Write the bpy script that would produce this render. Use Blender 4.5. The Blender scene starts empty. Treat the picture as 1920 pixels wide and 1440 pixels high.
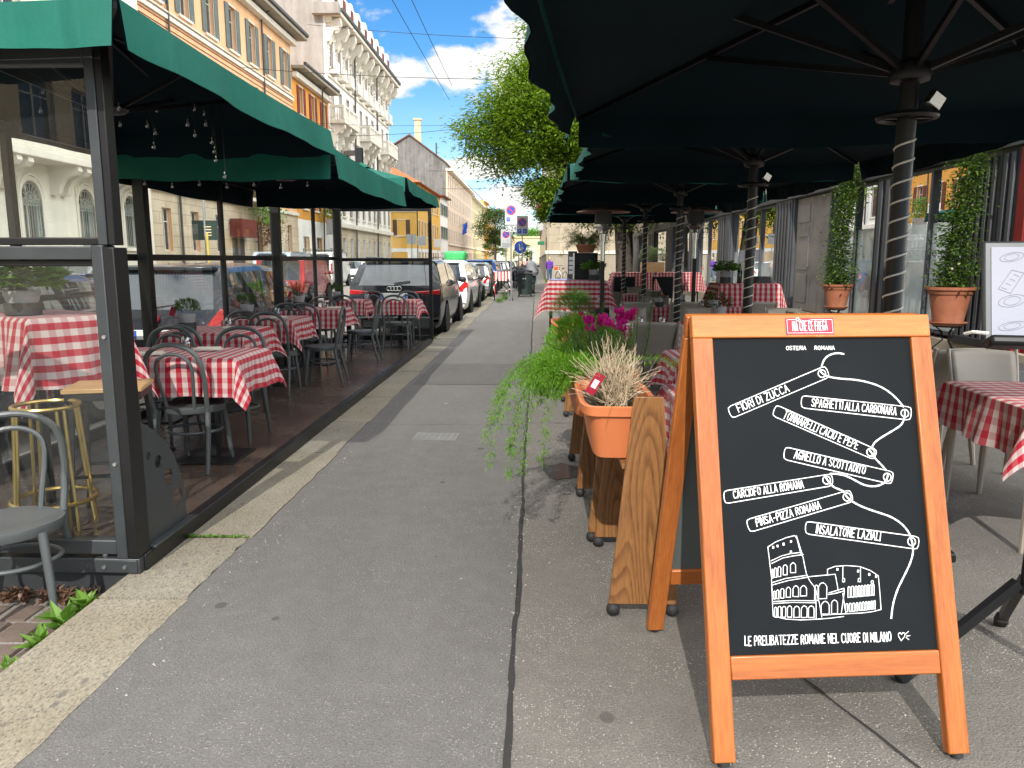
import bpy, math, random
from math import sin, cos, pi, radians, sqrt, atan2
from mathutils import Vector, Matrix
SC = bpy.context.scene
COL = SC.collection
# ---------------------------------------------------------------- camera
cam_d = bpy.data.cameras.new('camera'); cam = bpy.data.objects.new('camera', cam_d); COL.objects.link(cam)
cam_d.sensor_width = 36.0; cam_d.lens = 27.04; cam_d.clip_start = 0.05; cam_d.clip_end = 3000
cam.location = (0, 0, 1.5)
cam.rotation_euler = (radians(90 - 9.18), 0, radians(1.79))
SC.camera = cam
# ---------------------------------------------------------------- sky, sun, exposure
SUN_EL, SUN_AZ = 38.0, -6.0           # elevation; degrees to the right of straight behind the camera
S = Vector((sin(radians(SUN_AZ)) * cos(radians(SUN_EL)), -cos(radians(SUN_AZ)) * cos(radians(SUN_EL)), sin(radians(SUN_EL))))
sun_d = bpy.data.lights.new('sun', 'SUN'); sun_d.energy = 2.9; sun_d.angle = radians(0.53); sun_d.color = (1.0, 0.945, 0.86)
sun = bpy.data.objects.new('sun', sun_d); COL.objects.link(sun)
sun.rotation_euler = S.to_track_quat('Z', 'Y').to_euler(); sun.location = (20, -40, 40)
W = bpy.data.worlds.new('World'); SC.world = W; W.use_nodes = True
nt = W.node_tree; N = nt.nodes; L = nt.links; N.clear()
out = N.new('ShaderNodeOutputWorld'); bg = N.new('ShaderNodeBackground'); bg.inputs[1].default_value = 0.1
sky = N.new('ShaderNodeTexSky'); sky.sky_type = 'NISHITA'; sky.sun_disc = False
sky.sun_elevation = radians(SUN_EL); sky.sun_rotation = radians(180 - SUN_AZ); sky.ozone_density = 2.0; sky.air_density = 1.0; sky.dust_density = 0.3; sky.altitude = 1200
tc = N.new('ShaderNodeTexCoord')
def wmath(op, a, b=None, c=None):
    n = N.new('ShaderNodeMath'); n.operation = op
    for i, v in enumerate((a, b, c)):
        if v is None: continue
        if isinstance(v, (int, float)): n.inputs[i].default_value = v
        else: L.new(v, n.inputs[i])
    return n.outputs[0]
# clouds: a few cumulus heaps given by direction (azimuth from +Y to the right, elevation), billowed by noise
noi = N.new('ShaderNodeTexNoise'); noi.inputs['Scale'].default_value = 9.0; noi.inputs['Detail'].default_value = 9; noi.inputs['Roughness'].default_value = 0.58
mp = N.new('ShaderNodeMapping'); mp.inputs['Scale'].default_value = (1, 1, 1.6); L.new(tc.outputs['Generated'], mp.inputs[0]); L.new(mp.outputs[0], noi.inputs['Vector'])
noi2 = N.new('ShaderNodeTexNoise'); noi2.inputs['Scale'].default_value = 30.0; noi2.inputs['Detail'].default_value = 6; L.new(mp.outputs[0], noi2.inputs['Vector'])
sepd = N.new('ShaderNodeSeparateXYZ'); L.new(tc.outputs['Generated'], sepd.inputs[0])
az = wmath('ARCTAN2', sepd.outputs[0], sepd.outputs[1]); el = wmath('ARCSINE', sepd.outputs[2])
dens = None
for ca, ce, ra, re in ((-1.6, 14.2, 3.6, 2.9), (-5.8, 13.0, 3.6, 2.0), (-9.3, 12.7, 3.0, 1.6), (3.5, 15.0, 5.5, 4.5), (-11.5, 12.0, 2.0, .9),
                       (-1.5, 4.2, 2.8, 1.3), (-4.0, 6.6, 3.4, .8), (14, 13, 9, 5), (-40, 20, 14, 6), (40, 26, 16, 8), (150, 30, 30, 10), (-120, 25, 25, 9), (-170, 40, 25, 9), (85, 30, 62, 34)):  # last, widest heap lies out of view, added to light the facades
    da = wmath('DIVIDE', wmath('SUBTRACT', az, radians(ca)), radians(ra)); de = wmath('DIVIDE', wmath('SUBTRACT', el, radians(ce)), radians(re))
    d2 = wmath('ADD', wmath('MULTIPLY', da, da), wmath('MULTIPLY', de, de))
    m = wmath('SUBTRACT', 1.0, wmath('SQRT', d2))
    dens = m if dens is None else wmath('MAXIMUM', dens, m)
dens = wmath('MAXIMUM', dens, wmath('MINIMUM', wmath('MULTIPLY', wmath('SUBTRACT', el, radians(30)), 1.6), .42))   # broken clouds overhead, out of view, added as fill light
dn = wmath('ADD', wmath('MAXIMUM', dens, -1.0), wmath('MULTIPLY', wmath('SUBTRACT', noi.outputs[0], 0.5), 2.6))
dn = wmath('ADD', dn, wmath('MULTIPLY', wmath('SUBTRACT', noi2.outputs[0], 0.5), 0.9))
cl = N.new('ShaderNodeMapRange'); cl.interpolation_type = 'SMOOTHSTEP'; cl.inputs[1].default_value = -0.02; cl.inputs[2].default_value = 0.38; L.new(dn, cl.inputs[0])
# thin high veil near the horizon
vn = N.new('ShaderNodeTexNoise'); vn.inputs['Scale'].default_value = 5; vn.inputs['Detail'].default_value = 5
mp2 = N.new('ShaderNodeMapping'); mp2.inputs['Scale'].default_value = (1, 1, 5); L.new(tc.outputs['Generated'], mp2.inputs[0]); L.new(mp2.outputs[0], vn.inputs['Vector'])
lowm = N.new('ShaderNodeMapRange'); lowm.inputs[1].default_value = radians(14); lowm.inputs[2].default_value = radians(1); L.new(el, lowm.inputs[0])
veil = wmath('MULTIPLY', lowm.outputs[0], wmath('MULTIPLY', vn.outputs[0], 0.5))
cov = wmath('MINIMUM', wmath('ADD', wmath('MULTIPLY', cl.outputs[0], 0.97), veil), 1.0)
shade = N.new('ShaderNodeMapRange'); shade.inputs[1].default_value = 0.1; shade.inputs[2].default_value = 1.3; shade.inputs[3].default_value = 0.74; shade.inputs[4].default_value = 1.0; L.new(dn, shade.inputs[0])
fill_right = N.new('ShaderNodeMapRange'); fill_right.interpolation_type = 'SMOOTHSTEP'; fill_right.inputs[1].default_value = radians(25); fill_right.inputs[2].default_value = radians(60); fill_right.inputs[3].default_value = 1.0; fill_right.inputs[4].default_value = 3.6; L.new(az, fill_right.inputs[0]); high = N.new('ShaderNodeMapRange'); high.interpolation_type = 'SMOOTHSTEP'; high.inputs[1].default_value = radians(28); high.inputs[2].default_value = radians(50); high.inputs[3].default_value = 1.0; high.inputs[4].default_value = 2.3; L.new(el, high.inputs[0]); cloud_fill = wmath('MAXIMUM', fill_right.outputs[0], high.outputs[0])   # unseen clouds: bank and overhead boost, added as fill light
cc = N.new('ShaderNodeVectorMath'); cc.operation = 'SCALE'; cc.inputs[0].default_value = (8.6, 8.5, 8.3); L.new(wmath('MULTIPLY', shade.outputs[0], cloud_fill), cc.inputs['Scale'])
mixc = N.new('ShaderNodeMix'); mixc.data_type = 'RGBA'; L.new(cov, mixc.inputs[0]); hs = N.new('ShaderNodeHueSaturation'); hs.inputs['Saturation'].default_value = 1.35; hs.inputs['Value'].default_value = 1.08; L.new(sky.outputs[0], hs.inputs['Color']); L.new(hs.outputs[0], mixc.inputs[6]); L.new(cc.outputs[0], mixc.inputs[7])
L.new(mixc.outputs[2], bg.inputs[0]); L.new(bg.outputs[0], out.inputs[0])
SC.view_settings.view_transform = 'Standard'; SC.view_settings.look = 'None'; SC.view_settings.gamma = 1.0; SC.view_settings.exposure = 0.74
SC.view_settings.use_curve_mapping = False
SC.cycles.max_bounces = 8; SC.cycles.transparent_max_bounces = 24; SC.cycles.sample_clamp_indirect = 6
SC.cycles.caustics_reflective = False; SC.cycles.caustics_refractive = False
rnd = random.Random(7)
# ---------------------------------------------------------------- mesh builder
class MB:
    def __init__(s): s.v = []; s.f = []; s.m = []; s.uv = {}
    def add(s, vs, fs, mi=0):
        b = len(s.v); s.v += [tuple(p) for p in vs]
        for f in fs: s.f.append(tuple(i + b for i in f)); s.m.append(mi)
        return b
    def box(s, x0, x1, y0, y1, z0, z1, mi=0, M=None):
        p = [(x0,y0,z0),(x1,y0,z0),(x1,y1,z0),(x0,y1,z0),(x0,y0,z1),(x1,y0,z1),(x1,y1,z1),(x0,y1,z1)]
        if M is not None: p = [M @ Vector(q) for q in p]
        s.add(p, [(0,3,2,1),(4,5,6,7),(0,1,5,4),(1,2,6,5),(2,3,7,6),(3,0,4,7)], mi); return s
    def bar(s, a, b, w, t, mi=0, up=(0,0,1)):      # rectangular bar from a to b, w across, t along up
        a = Vector(a); b = Vector(b); d = (b - a); ln = d.length; d.normalize(); u = Vector(up); x = d.cross(u)
        if x.length < 1e-5: x = d.cross(Vector((0,1,0)))
        x.normalize(); z = x.cross(d)
        M = Matrix((( x.x, d.x, z.x, a.x),(x.y, d.y, z.y, a.y),(x.z, d.z, z.z, a.z),(0,0,0,1)))
        return s.box(-w/2, w/2, 0, ln, -t/2, t/2, mi, M)
    def tube(s, pts, r, n=8, mi=0, closed=False, cap=True):
        P = [Vector(p) for p in pts]; k = len(P); R = r if isinstance(r, (list, tuple)) else [r]*k
        T = []
        for i in range(k):
            a = P[i-1] if (i > 0 or closed) else P[i]; b = P[(i+1) % k] if (i < k-1 or closed) else P[i]
            t = (b - a); T.append(t.normalized() if t.length > 1e-9 else Vector((0,0,1)))
        up = Vector((0,0,1)) if abs(T[0].z) < .9 else Vector((1,0,0))
        x = T[0].cross(up).normalized(); vs = []
        for i in range(k):
            x = (x - T[i]*x.dot(T[i]));
            if x.length < 1e-6: x = T[i].orthogonal()
            x.normalize(); y = T[i].cross(x)
            for j in range(n):
                a = 2*pi*j/n; vs.append(P[i] + (x*cos(a) + y*sin(a))*R[i])
        fs = []
        for i in range(k if closed else k-1):
            for j in range(n):
                a = i*n+j; b = i*n+(j+1) % n; c = ((i+1) % k)*n+(j+1) % n; d = ((i+1) % k)*n+j
                fs.append((a, d, c, b))
        if cap and not closed: fs.append(tuple(range(n))); fs.append(tuple(reversed(range((k-1)*n, k*n))))
        s.add(vs, fs, mi); return s
    def lathe(s, prof, n=20, c=(0,0,0), mi=0, M=None, sx=1, sy=1):
        vs = []; k = len(prof)
        for r, z in prof:
            for j in range(n):
                a = 2*pi*j/n; p = Vector((c[0]+r*cos(a)*sx, c[1]+r*sin(a)*sy, c[2]+z)); vs.append(M @ p if M is not None else p)
        fs = [(i*n+j, i*n+(j+1) % n, (i+1)*n+(j+1) % n, (i+1)*n+j) for i in range(k-1) for j in range(n)]
        if prof[0][0] > 1e-4: fs.append(tuple(reversed(range(n))))
        if prof[-1][0] > 1e-4: fs.append(tuple(range((k-1)*n, k*n)))
        s.add(vs, fs, mi); return s
    def cyl(s, a, b, r, r2=None, n=16, mi=0): return s.tube([a, b], [r, r if r2 is None else r2], n, mi)
    def ball(s, c, rx, ry=None, rz=None, n=12, mi=0, M=None):
        ry = ry or rx; rz = rz or rx; k = max(4, n//2); vs = []
        for i in range(k+1):
            th = pi*i/k - pi/2
            for j in range(n):
                a = 2*pi*j/n; p = Vector((c[0]+rx*cos(th)*cos(a), c[1]+ry*cos(th)*sin(a), c[2]+rz*sin(th))); vs.append(M @ p if M is not None else p)
        s.add(vs, [(i*n+j, i*n+(j+1) % n, (i+1)*n+(j+1) % n, (i+1)*n+j) for i in range(k) for j in range(n)], mi); return s
    def prism(s, poly, h0, h1, fn, mi=0):          # polygon (2D, ccw) extruded between h0 and h1; fn(u, v, h) -> point
        k = len(poly); vs = [fn(u, v, h0) for u, v in poly] + [fn(u, v, h1) for u, v in poly]
        s.add(vs, [tuple(reversed(range(k))), tuple(range(k, 2*k))] + [(i, (i+1) % k, k+(i+1) % k, k+i) for i in range(k)], mi); return s
    def grid(s, fn, nu, nv, mi=0, uvfn=None, wrap=False):
        vs = [fn(i/nu, j/nv) for j in range(nv+1) for i in range(nu+1)]; fs = []
        for j in range(nv):
            for i in range(nu): a = j*(nu+1)+i; fs.append((a, a+1, a+nu+2, a+nu+1))
        b = s.add(vs, fs, mi)
        if uvfn:
            for j in range(nv+1):
                for i in range(nu+1): s.uv[b+j*(nu+1)+i] = uvfn(i/nu, j/nv)
        return s
    def leaf(s, c, d, n, ln, w, mi=0, bend=.25):  # pointed bent leaf: base c, direction d, normal n
        d = Vector(d).normalized(); n = Vector(n); x = d.cross(n)
        if x.length < 1e-5: x = d.orthogonal()
        x.normalize(); n = x.cross(d); c = Vector(c)
        m = c + d*ln*.5
        s.add([c, m + x*w*.5 + n*w*bend, c + d*ln - n*ln*.12, m - x*w*.5 + n*w*bend, m], [(0,1,4),(1,2,4),(4,2,3),(0,4,3)], mi); return s
    def build(s, name, mats, parent=None, loc=None, rz=0, ang=40, bevel=0, solid=0):
        me = bpy.data.meshes.new(name); me.from_pydata(s.v, [], s.f)
        if not isinstance(mats, (list, tuple)): mats = [mats]
        for m in mats: me.materials.append(m)
        if len(mats) > 1: me.polygons.foreach_set('material_index', s.m)
        if s.uv:
            uvl = me.uv_layers.new(name='UVMap')
            for lp in me.loops: uvl.data[lp.index].uv = s.uv.get(lp.vertex_index, (0, 0))
        me.validate(); me.update()
        if ang:
            me.shade_smooth(); me.set_sharp_from_angle(angle=radians(ang))
        o = bpy.data.objects.new(name, me); COL.objects.link(o)
        if parent: o.parent = parent
        if loc: o.location = loc
        if rz: o.rotation_euler = (0, 0, rz)
        if solid: md = o.modifiers.new('solidify', 'SOLIDIFY'); md.thickness = solid; md.offset = 0
        if bevel: md = o.modifiers.new('bevel', 'BEVEL'); md.width = bevel; md.segments = 2; md.limit_method = 'ANGLE'; md.angle_limit = radians(50)
        return o
def tag(o, label=None, cat=None, group=None, kind=None):
    if label: o['label'] = label
    if cat: o['category'] = cat
    if group: o['group'] = group
    if kind: o['kind'] = kind
    return o
def thing(name, label, cat, loc=(0,0,0), rz=0, group=None):
    o = bpy.data.objects.new(name, None); COL.objects.link(o); o.empty_display_size = .1
    o.location = loc; o.rotation_euler = (0, 0, rz); return tag(o, label, cat, group)
KIDS = {}
def dup(src, loc, rz=0, label=None, group=None, scale=None):
    r = src.copy(); COL.objects.link(r); r.location = loc; r.rotation_euler = (0, 0, rz)
    if label: r['label'] = label
    if group: r['group'] = group
    if scale: r.scale = scale if isinstance(scale, tuple) else (scale,)*3
    for c in list(src.children):
        d = c.copy(); COL.objects.link(d); d.parent = r
        for e in list(c.children):
            q = e.copy(); COL.objects.link(q); q.parent = d
    return r
def inst(src, parent, loc, rz=0, name=None):      # another copy of a part, under a parent
    r = src.copy(); COL.objects.link(r); r.parent = parent; r.location = loc; r.rotation_euler = (0, 0, rz)
    for e in list(src.children):
        q = e.copy(); COL.objects.link(q); q.parent = r
    return r
def arc(c, r, a0, a1, n, ax='xz', ry=None):
    ry = ry or r; o = []
    for i in range(n+1):
        a = radians(a0 + (a1-a0)*i/n); u, v = r*cos(a), ry*sin(a)
        o.append((c[0]+u, c[1], c[2]+v) if ax == 'xz' else (c[0]+u, c[1]+v, c[2]) if ax == 'xy' else (c[0], c[1]+u, c[2]+v))
    return o
def flatcurve(loops, ext):                         # filled 2D outline with holes -> list of verts/faces
    cu = bpy.data.curves.new('outline', 'CURVE'); cu.dimensions = '2D'; cu.fill_mode = 'BOTH'; cu.extrude = ext
    for lp in loops:
        sp = cu.splines.new('POLY'); sp.points.add(len(lp)-1); sp.use_cyclic_u = True
        for p, q in zip(sp.points, lp): p.co = (q[0], q[1], 0, 1)
    o = bpy.data.objects.new('outline', cu); me = bpy.data.meshes.new_from_object(o)
    r = ([v.co.copy() for v in me.vertices], [tuple(p.vertices) for p in me.polygons])
    bpy.data.objects.remove(o); bpy.data.curves.remove(cu); bpy.data.meshes.remove(me); return r
def textmesh(txt, size=1.0, ext=0.0, sx=1.0, align='CENTER'):
    cu = bpy.data.curves.new('text', 'FONT'); cu.body = txt; cu.size = size; cu.extrude = ext; cu.align_x = align; cu.align_y = 'CENTER'; cu.resolution_u = 3
    o = bpy.data.objects.new('text', cu); me = bpy.data.meshes.new_from_object(o)
    r = ([Vector((v.co.x*sx, v.co.y, v.co.z)) for v in me.vertices], [tuple(p.vertices) for p in me.polygons])
    bpy.data.objects.remove(o); bpy.data.curves.remove(cu); bpy.data.meshes.remove(me); return r
# ---------------------------------------------------------------- materials
def newmat(name):
    m = bpy.data.materials.new(name); m.use_nodes = True; n = m.node_tree.nodes; n.clear()
    o = n.new('ShaderNodeOutputMaterial'); b = n.new('ShaderNodeBsdfPrincipled'); m.node_tree.links.new(b.outputs[0], o.inputs[0]); return m, n, m.node_tree.links, b, o
def coords(n, l, kind='Object', scale=(1,1,1), rot=(0,0,0)):
    t = n.new('ShaderNodeTexCoord'); mp = n.new('ShaderNodeMapping'); mp.inputs['Scale'].default_value = scale; mp.inputs['Rotation'].default_value = rot
    l.new(t.outputs[kind], mp.inputs[0]); return mp.outputs[0]
def noise(n, l, vec, scale, detail=4, rough=.55, dist=0):
    t = n.new('ShaderNodeTexNoise'); t.inputs['Scale'].default_value = scale; t.inputs['Detail'].default_value = detail; t.inputs['Roughness'].default_value = rough; t.inputs['Distortion'].default_value = dist
    l.new(vec, t.inputs['Vector']); return t.outputs[0]
def ramp(n, l, fac, stops):
    r = n.new('ShaderNodeValToRGB'); e = r.color_ramp.elements
    while len(e) < len(stops): e.new(.5)
    for q, (p, c) in zip(e, stops): q.position = p; q.color = (c[0], c[1], c[2], 1) if len(c) > 2 else (c[0],)*3+(1,)
    l.new(fac, r.inputs[0]); return r.outputs[0]
def mixc_(n, l, fac, a, b, mode='MIX'):
    m = n.new('ShaderNodeMix'); m.data_type = 'RGBA'; m.blend_type = mode
    for i, v in ((0, fac), (6, a), (7, b)):
        if isinstance(v, (int, float)): m.inputs[i].default_value = v
        elif isinstance(v, tuple): m.inputs[i].default_value = (v[0], v[1], v[2], 1)
        else: l.new(v, m.inputs[i])
    return m.outputs[2]
def bump(n, l, b, h, strength=.3, dist=.01):
    q = n.new('ShaderNodeBump'); q.inputs['Strength'].default_value = strength; q.inputs['Distance'].default_value = dist; l.new(h, q.inputs['Height']); l.new(q.outputs[0], b.inputs['Normal'])
def k(c, f): return tuple(min(1, x*f) for x in c)
def plain(name, col, rough=.5, metal=0., var=.12, vs=6., bmp=0., bs=60., coat=0., kind='Object', spec=.5, dirt=None, ds=1.5):
    m, n, l, b, o = newmat(name); vec = coords(n, l, kind)
    f = noise(n, l, vec, vs, 5)
    c = ramp(n, l, f, [(.3, k(col, 1-var)), (.7, k(col, 1+var))])
    if dirt:
        d = noise(n, l, vec, ds, 6, .65); c = mixc_(n, l, ramp(n, l, d, [(.52, (0,0,0)), (.7, (1,1,1))]), c, dirt)
    l.new(c, b.inputs['Base Color']); b.inputs['Roughness'].default_value = rough; b.inputs['Metallic'].default_value = metal
    b.inputs['Coat Weight'].default_value = coat; b.inputs['Coat Roughness'].default_value = .05; b.inputs['Specular IOR Level'].default_value = spec
    if var > .01:
        r = n.new('ShaderNodeMapRange'); r.inputs[3].default_value = max(0, rough-.08); r.inputs[4].default_value = min(1, rough+.08); l.new(f, r.inputs[0]); l.new(r.outputs[0], b.inputs['Roughness'])
    if bmp: bump(n, l, b, noise(n, l, vec, bs, 4), bmp, .01)
    return m
def asphalt(name, c1, c2, chip, chips=.28, warm=None):
    m, n, l, b, o = newmat(name); vec = coords(n, l, 'Object')
    big = noise(n, l, vec, .7, 5, .6); mid = noise(n, l, vec, 9, 5, .65); fine = noise(n, l, vec, 120, 3, .7)
    c = ramp(n, l, big, [(.3, c1), (.7, c2)])
    c = mixc_(n, l, .6, c, ramp(n, l, mid, [(.25, k(c1, .6)), (.5, k(c1, 1.05)), (.75, k(c2, 1.3))]))
    c = mixc_(n, l, .35, c, ramp(n, l, noise(n, l, coords(n, l, 'Object', (1, .35, 1)), 2.2, 6, .7), [(.35, k(c1, .62)), (.65, k(c2, 1.2))]))
    c = mixc_(n, l, .5, c, ramp(n, l, fine, [(.3, k(c1, .45)), (.7, k(c2, 1.5))]))
    v = n.new('ShaderNodeTexVoronoi'); v.inputs['Scale'].default_value = 130; v.inputs['Randomness'].default_value = 1; l.new(vec, v.inputs['Vector'])
    sep = n.new('ShaderNodeSeparateColor'); l.new(v.outputs['Color'], sep.inputs[0])
    pick = n.new('ShaderNodeMath'); pick.operation = 'LESS_THAN'; pick.inputs[1].default_value = chips; l.new(sep.outputs[0], pick.inputs[0])
    near = n.new('ShaderNodeMath'); near.operation = 'LESS_THAN'; near.inputs[1].default_value = .34; l.new(v.outputs['Distance'], near.inputs[0])
    pr = n.new('ShaderNodeMath'); pr.operation = 'MULTIPLY'; l.new(pick.outputs[0], pr.inputs[0]); l.new(near.outputs[0], pr.inputs[1])
    patch = ramp(n, l, noise(n, l, vec, 1.6, 3), [(.36, (.1,.1,.1)), (.62, (1,1,1))])
    pr2 = n.new('ShaderNodeMath'); pr2.operation = 'MULTIPLY'; l.new(pr.outputs[0], pr2.inputs[0]); l.new(patch, pr2.inputs[1])
    c = mixc_(n, l, pr2.outputs[0], c, chip)
    # trodden gum and stains
    v2 = n.new('ShaderNodeTexVoronoi'); v2.inputs['Scale'].default_value = 3.1; l.new(coords(n, l, 'Object', (1, .8, 1)), v2.inputs['Vector'])
    sp2 = n.new('ShaderNodeSeparateColor'); l.new(v2.outputs['Color'], sp2.inputs[0])
    rr = n.new('ShaderNodeMath'); rr.operation = 'MULTIPLY'; rr.inputs[1].default_value = .1; l.new(sp2.outputs[1], rr.inputs[0])
    g = n.new('ShaderNodeMath'); g.operation = 'LESS_THAN'; l.new(v2.outputs['Distance'], g.inputs[0]); l.new(rr.outputs[0], g.inputs[1])
    gm = n.new('ShaderNodeMath'); gm.operation = 'MULTIPLY'; gm.inputs[1].default_value = .8; l.new(g.outputs[0], gm.inputs[0])
    gc = mixc_(n, l, sp2.outputs[2], k(c1, .55), k(c2, 2.1)); c = mixc_(n, l, gm.outputs[0], c, gc)
    if warm: c = mixc_(n, l, ramp(n, l, noise(n, l, vec, .35, 4), [(.45, (0,0,0)), (.7, (.6,.6,.6))]), c, warm)
    l.new(c, b.inputs['Base Color']); b.inputs['Roughness'].default_value = .86; b.inputs['Specular IOR Level'].default_value = .35
    h = n.new('ShaderNodeMath'); h.operation = 'ADD'; l.new(fine, h.inputs[0]); l.new(mid, h.inputs[1]); bump(n, l, b, h.outputs[0], .8, .016); return m
def granite(name, base, dark, isl=True):
    m, n, l, b, o = newmat(name); vec = coords(n, l, 'Object'); vs = coords(n, l, 'Object', (1, .55, 1), (0, 0, .5))
    f = noise(n, l, vs, 115, 5, .7); bigv = noise(n, l, vec, 2.5, 4)
    c = ramp(n, l, f, [(.36, dark), (.46, k(base, .8)), (.58, base), (.75, k(base, 1.25))])
    g = n.new('ShaderNodeNewGeometry'); c2 = ramp(n, l, g.outputs['Random Per Island'], [(0, (.72,.74,.78)), (.5, (1,.97,.9)), (1, (.9,.9,.92))])
    c = mixc_(n, l, 1., c, c2, 'MULTIPLY'); c = mixc_(n, l, .6, c, ramp(n, l, bigv, [(.3, (.62,.58,.5)), (.7, (1.0,1.0,1.0))]), 'MULTIPLY')
    v = n.new('ShaderNodeTexVoronoi'); v.inputs['Scale'].default_value = 7; l.new(vs, v.inputs['Vector'])
    c = mixc_(n, l, ramp(n, l, v.outputs['Distance'], [(.06, (.7,.7,.7)), (.12, (0,0,0))]), c, k(dark, .9))
    l.new(c, b.inputs['Base Color']); b.inputs['Roughness'].default_value = .8; bump(n, l, b, f, .35, .006); return m
def wood(name, light, dark, scale=7., ax='z', rings=True, rough=.42, coat=0., worn=None, fine=.5):
    m, n, l, b, o = newmat(name)
    st = {'z': (1, 1, .15), 'x': (.09, 1, 1), 'y': (1, .09, 1)}[ax]
    g = n.new('ShaderNodeObjectInfo')
    t = n.new('ShaderNodeTexCoord'); ad = n.new('ShaderNodeVectorMath'); ad.operation = 'ADD'; l.new(t.outputs['Object'], ad.inputs[0])
    sc = n.new('ShaderNodeVectorMath'); sc.operation = 'SCALE'; sc.inputs[0].default_value = (3.1, 1.7, 5.3); l.new(g.outputs['Random'], sc.inputs['Scale']); l.new(sc.outputs[0], ad.inputs[1])
    mp = n.new('ShaderNodeMapping'); mp.inputs['Scale'].default_value = st; l.new(ad.outputs[0], mp.inputs[0]); vec = mp.outputs[0]
    big = noise(n, l, vec, scale*.6, 1.6, .5)
    ml = n.new('ShaderNodeMath'); ml.operation = 'MULTIPLY'; ml.inputs[1].default_value = 34. if rings else 7.; l.new(big, ml.inputs[0])
    fr = n.new('ShaderNodeMath'); fr.operation = 'FRACT'; l.new(ml.outputs[0], fr.inputs[0])
    fib = noise(n, l, vec, scale*22, 4, .6)
    c = ramp(n, l, fr.outputs[0], [(0, dark), (.14, k(dark, 1.25)), (.5, light), (.9, k(light, 1.08)), (1, dark)])
    if not rings: c = mixc_(n, l, .7, light, c)
    c = mixc_(n, l, fine, c, ramp(n, l, fib, [(.3, k(dark, .9)), (.65, k(light, 1.12))]))
    if worn:
        w = noise(n, l, ad.outputs[0], 9, 6, .7); c = mixc_(n, l, ramp(n, l, w, [(.62, (0,0,0)), (.7, (.75,.75,.75))]), c, worn)
    l.new(c, b.inputs['Base Color']); b.inputs['Roughness'].default_value = rough; b.inputs['Coat Weight'].default_value = coat; b.inputs['Coat Roughness'].default_value = .2
    bump(n, l, b, fib, .12, .004); return m
def gingham(name, red=(.42, .012, .03), white=(.62, .50, .48), pitch=.036, fade=0.):
    m, n, l, b, o = newmat(name); t = n.new('ShaderNodeTexCoord'); sp = n.new('ShaderNodeSeparateXYZ'); l.new(t.outputs['UV'], sp.inputs[0])
    def sq(a):
        d = n.new('ShaderNodeMath'); d.operation = 'DIVIDE'; d.inputs[1].default_value = pitch*2; l.new(a, d.inputs[0])
        f = n.new('ShaderNodeMath'); f.operation = 'FRACT'; l.new(d.outputs[0], f.inputs[0])
        q = n.new('ShaderNodeMath'); q.operation = 'GREATER_THAN'; q.inputs[1].default_value = .5; l.new(f.outputs[0], q.inputs[0]); return q.outputs[0]
    a = sq(sp.outputs[0]); c = sq(sp.outputs[1])
    ma = n.new('ShaderNodeMath'); ma.operation = 'MULTIPLY'; ma.inputs[1].default_value = .72; l.new(a, ma.inputs[0])
    mc = n.new('ShaderNodeMath'); mc.operation = 'MULTIPLY_ADD'; mc.inputs[1].default_value = .28; l.new(c, mc.inputs[0]); l.new(ma.outputs[0], mc.inputs[2])
    mid1 = tuple(white[i]*.62 + red[i]*.34 for i in range(3)); mid2 = tuple(white[i]*.12 + red[i]*.9 for i in range(3))
    col = ramp(n, l, mc.outputs[0], [(0, white), (.28, mid1), (.72, mid2), (1, red)])
    for e in col.node.color_ramp.elements: pass
    ob = coords(n, l, 'UV'); w = noise(n, l, ob, 900, 2); wr = noise(n, l, ob, 5, 3)
    col = mixc_(n, l, .25, col, ramp(n, l, w, [(.3, (.55,.55,.55)), (.7, (1,1,1))]), 'MULTIPLY')
    l.new(col, b.inputs['Base Color']); b.inputs['Roughness'].default_value = .88; b.inputs['Sheen Weight'].default_value = .15; b.inputs['Specular IOR Level'].default_value = .2
    bump(n, l, b, wr, .25, .02)
    tr = n.new('ShaderNodeBsdfTranslucent'); l.new(col, tr.inputs[0]); mx = n.new('ShaderNodeMixShader'); mx.inputs[0].default_value = .14
    l.new(b.outputs[0], mx.inputs[1]); l.new(tr.outputs[0], mx.inputs[2]); l.new(mx.outputs[0], o.inputs[0]); return m
def canvas(name, col, trans=.1):
    m, n, l, b, o = newmat(name); vec = coords(n, l, 'Object')
    f = noise(n, l, vec, 1.6, 4); w = noise(n, l, coords(n, l, 'Object', (1,1,.25)), 300, 2); wr = noise(n, l, coords(n, l, 'Object', (1,1,.35)), 4, 3, .6)
    c = ramp(n, l, f, [(.3, k(col, .82)), (.7, k(col, 1.12))]); l.new(c, b.inputs['Base Color']); b.inputs['Roughness'].default_value = .7; b.inputs['Specular IOR Level'].default_value = .25
    s = n.new('ShaderNodeMath'); s.operation = 'MULTIPLY_ADD'; s.inputs[1].default_value = .05; l.new(w, s.inputs[0]); l.new(wr, s.inputs[2]); bump(n, l, b, s.outputs[0], .5, .035)
    if trans:
        tr = n.new('ShaderNodeBsdfTranslucent'); l.new(c, tr.inputs[0]); mx = n.new('ShaderNodeMixShader'); mx.inputs[0].default_value = trans
        l.new(b.outputs[0], mx.inputs[1]); l.new(tr.outputs[0], mx.inputs[2]); l.new(mx.outputs[0], o.inputs[0])
    return m
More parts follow.
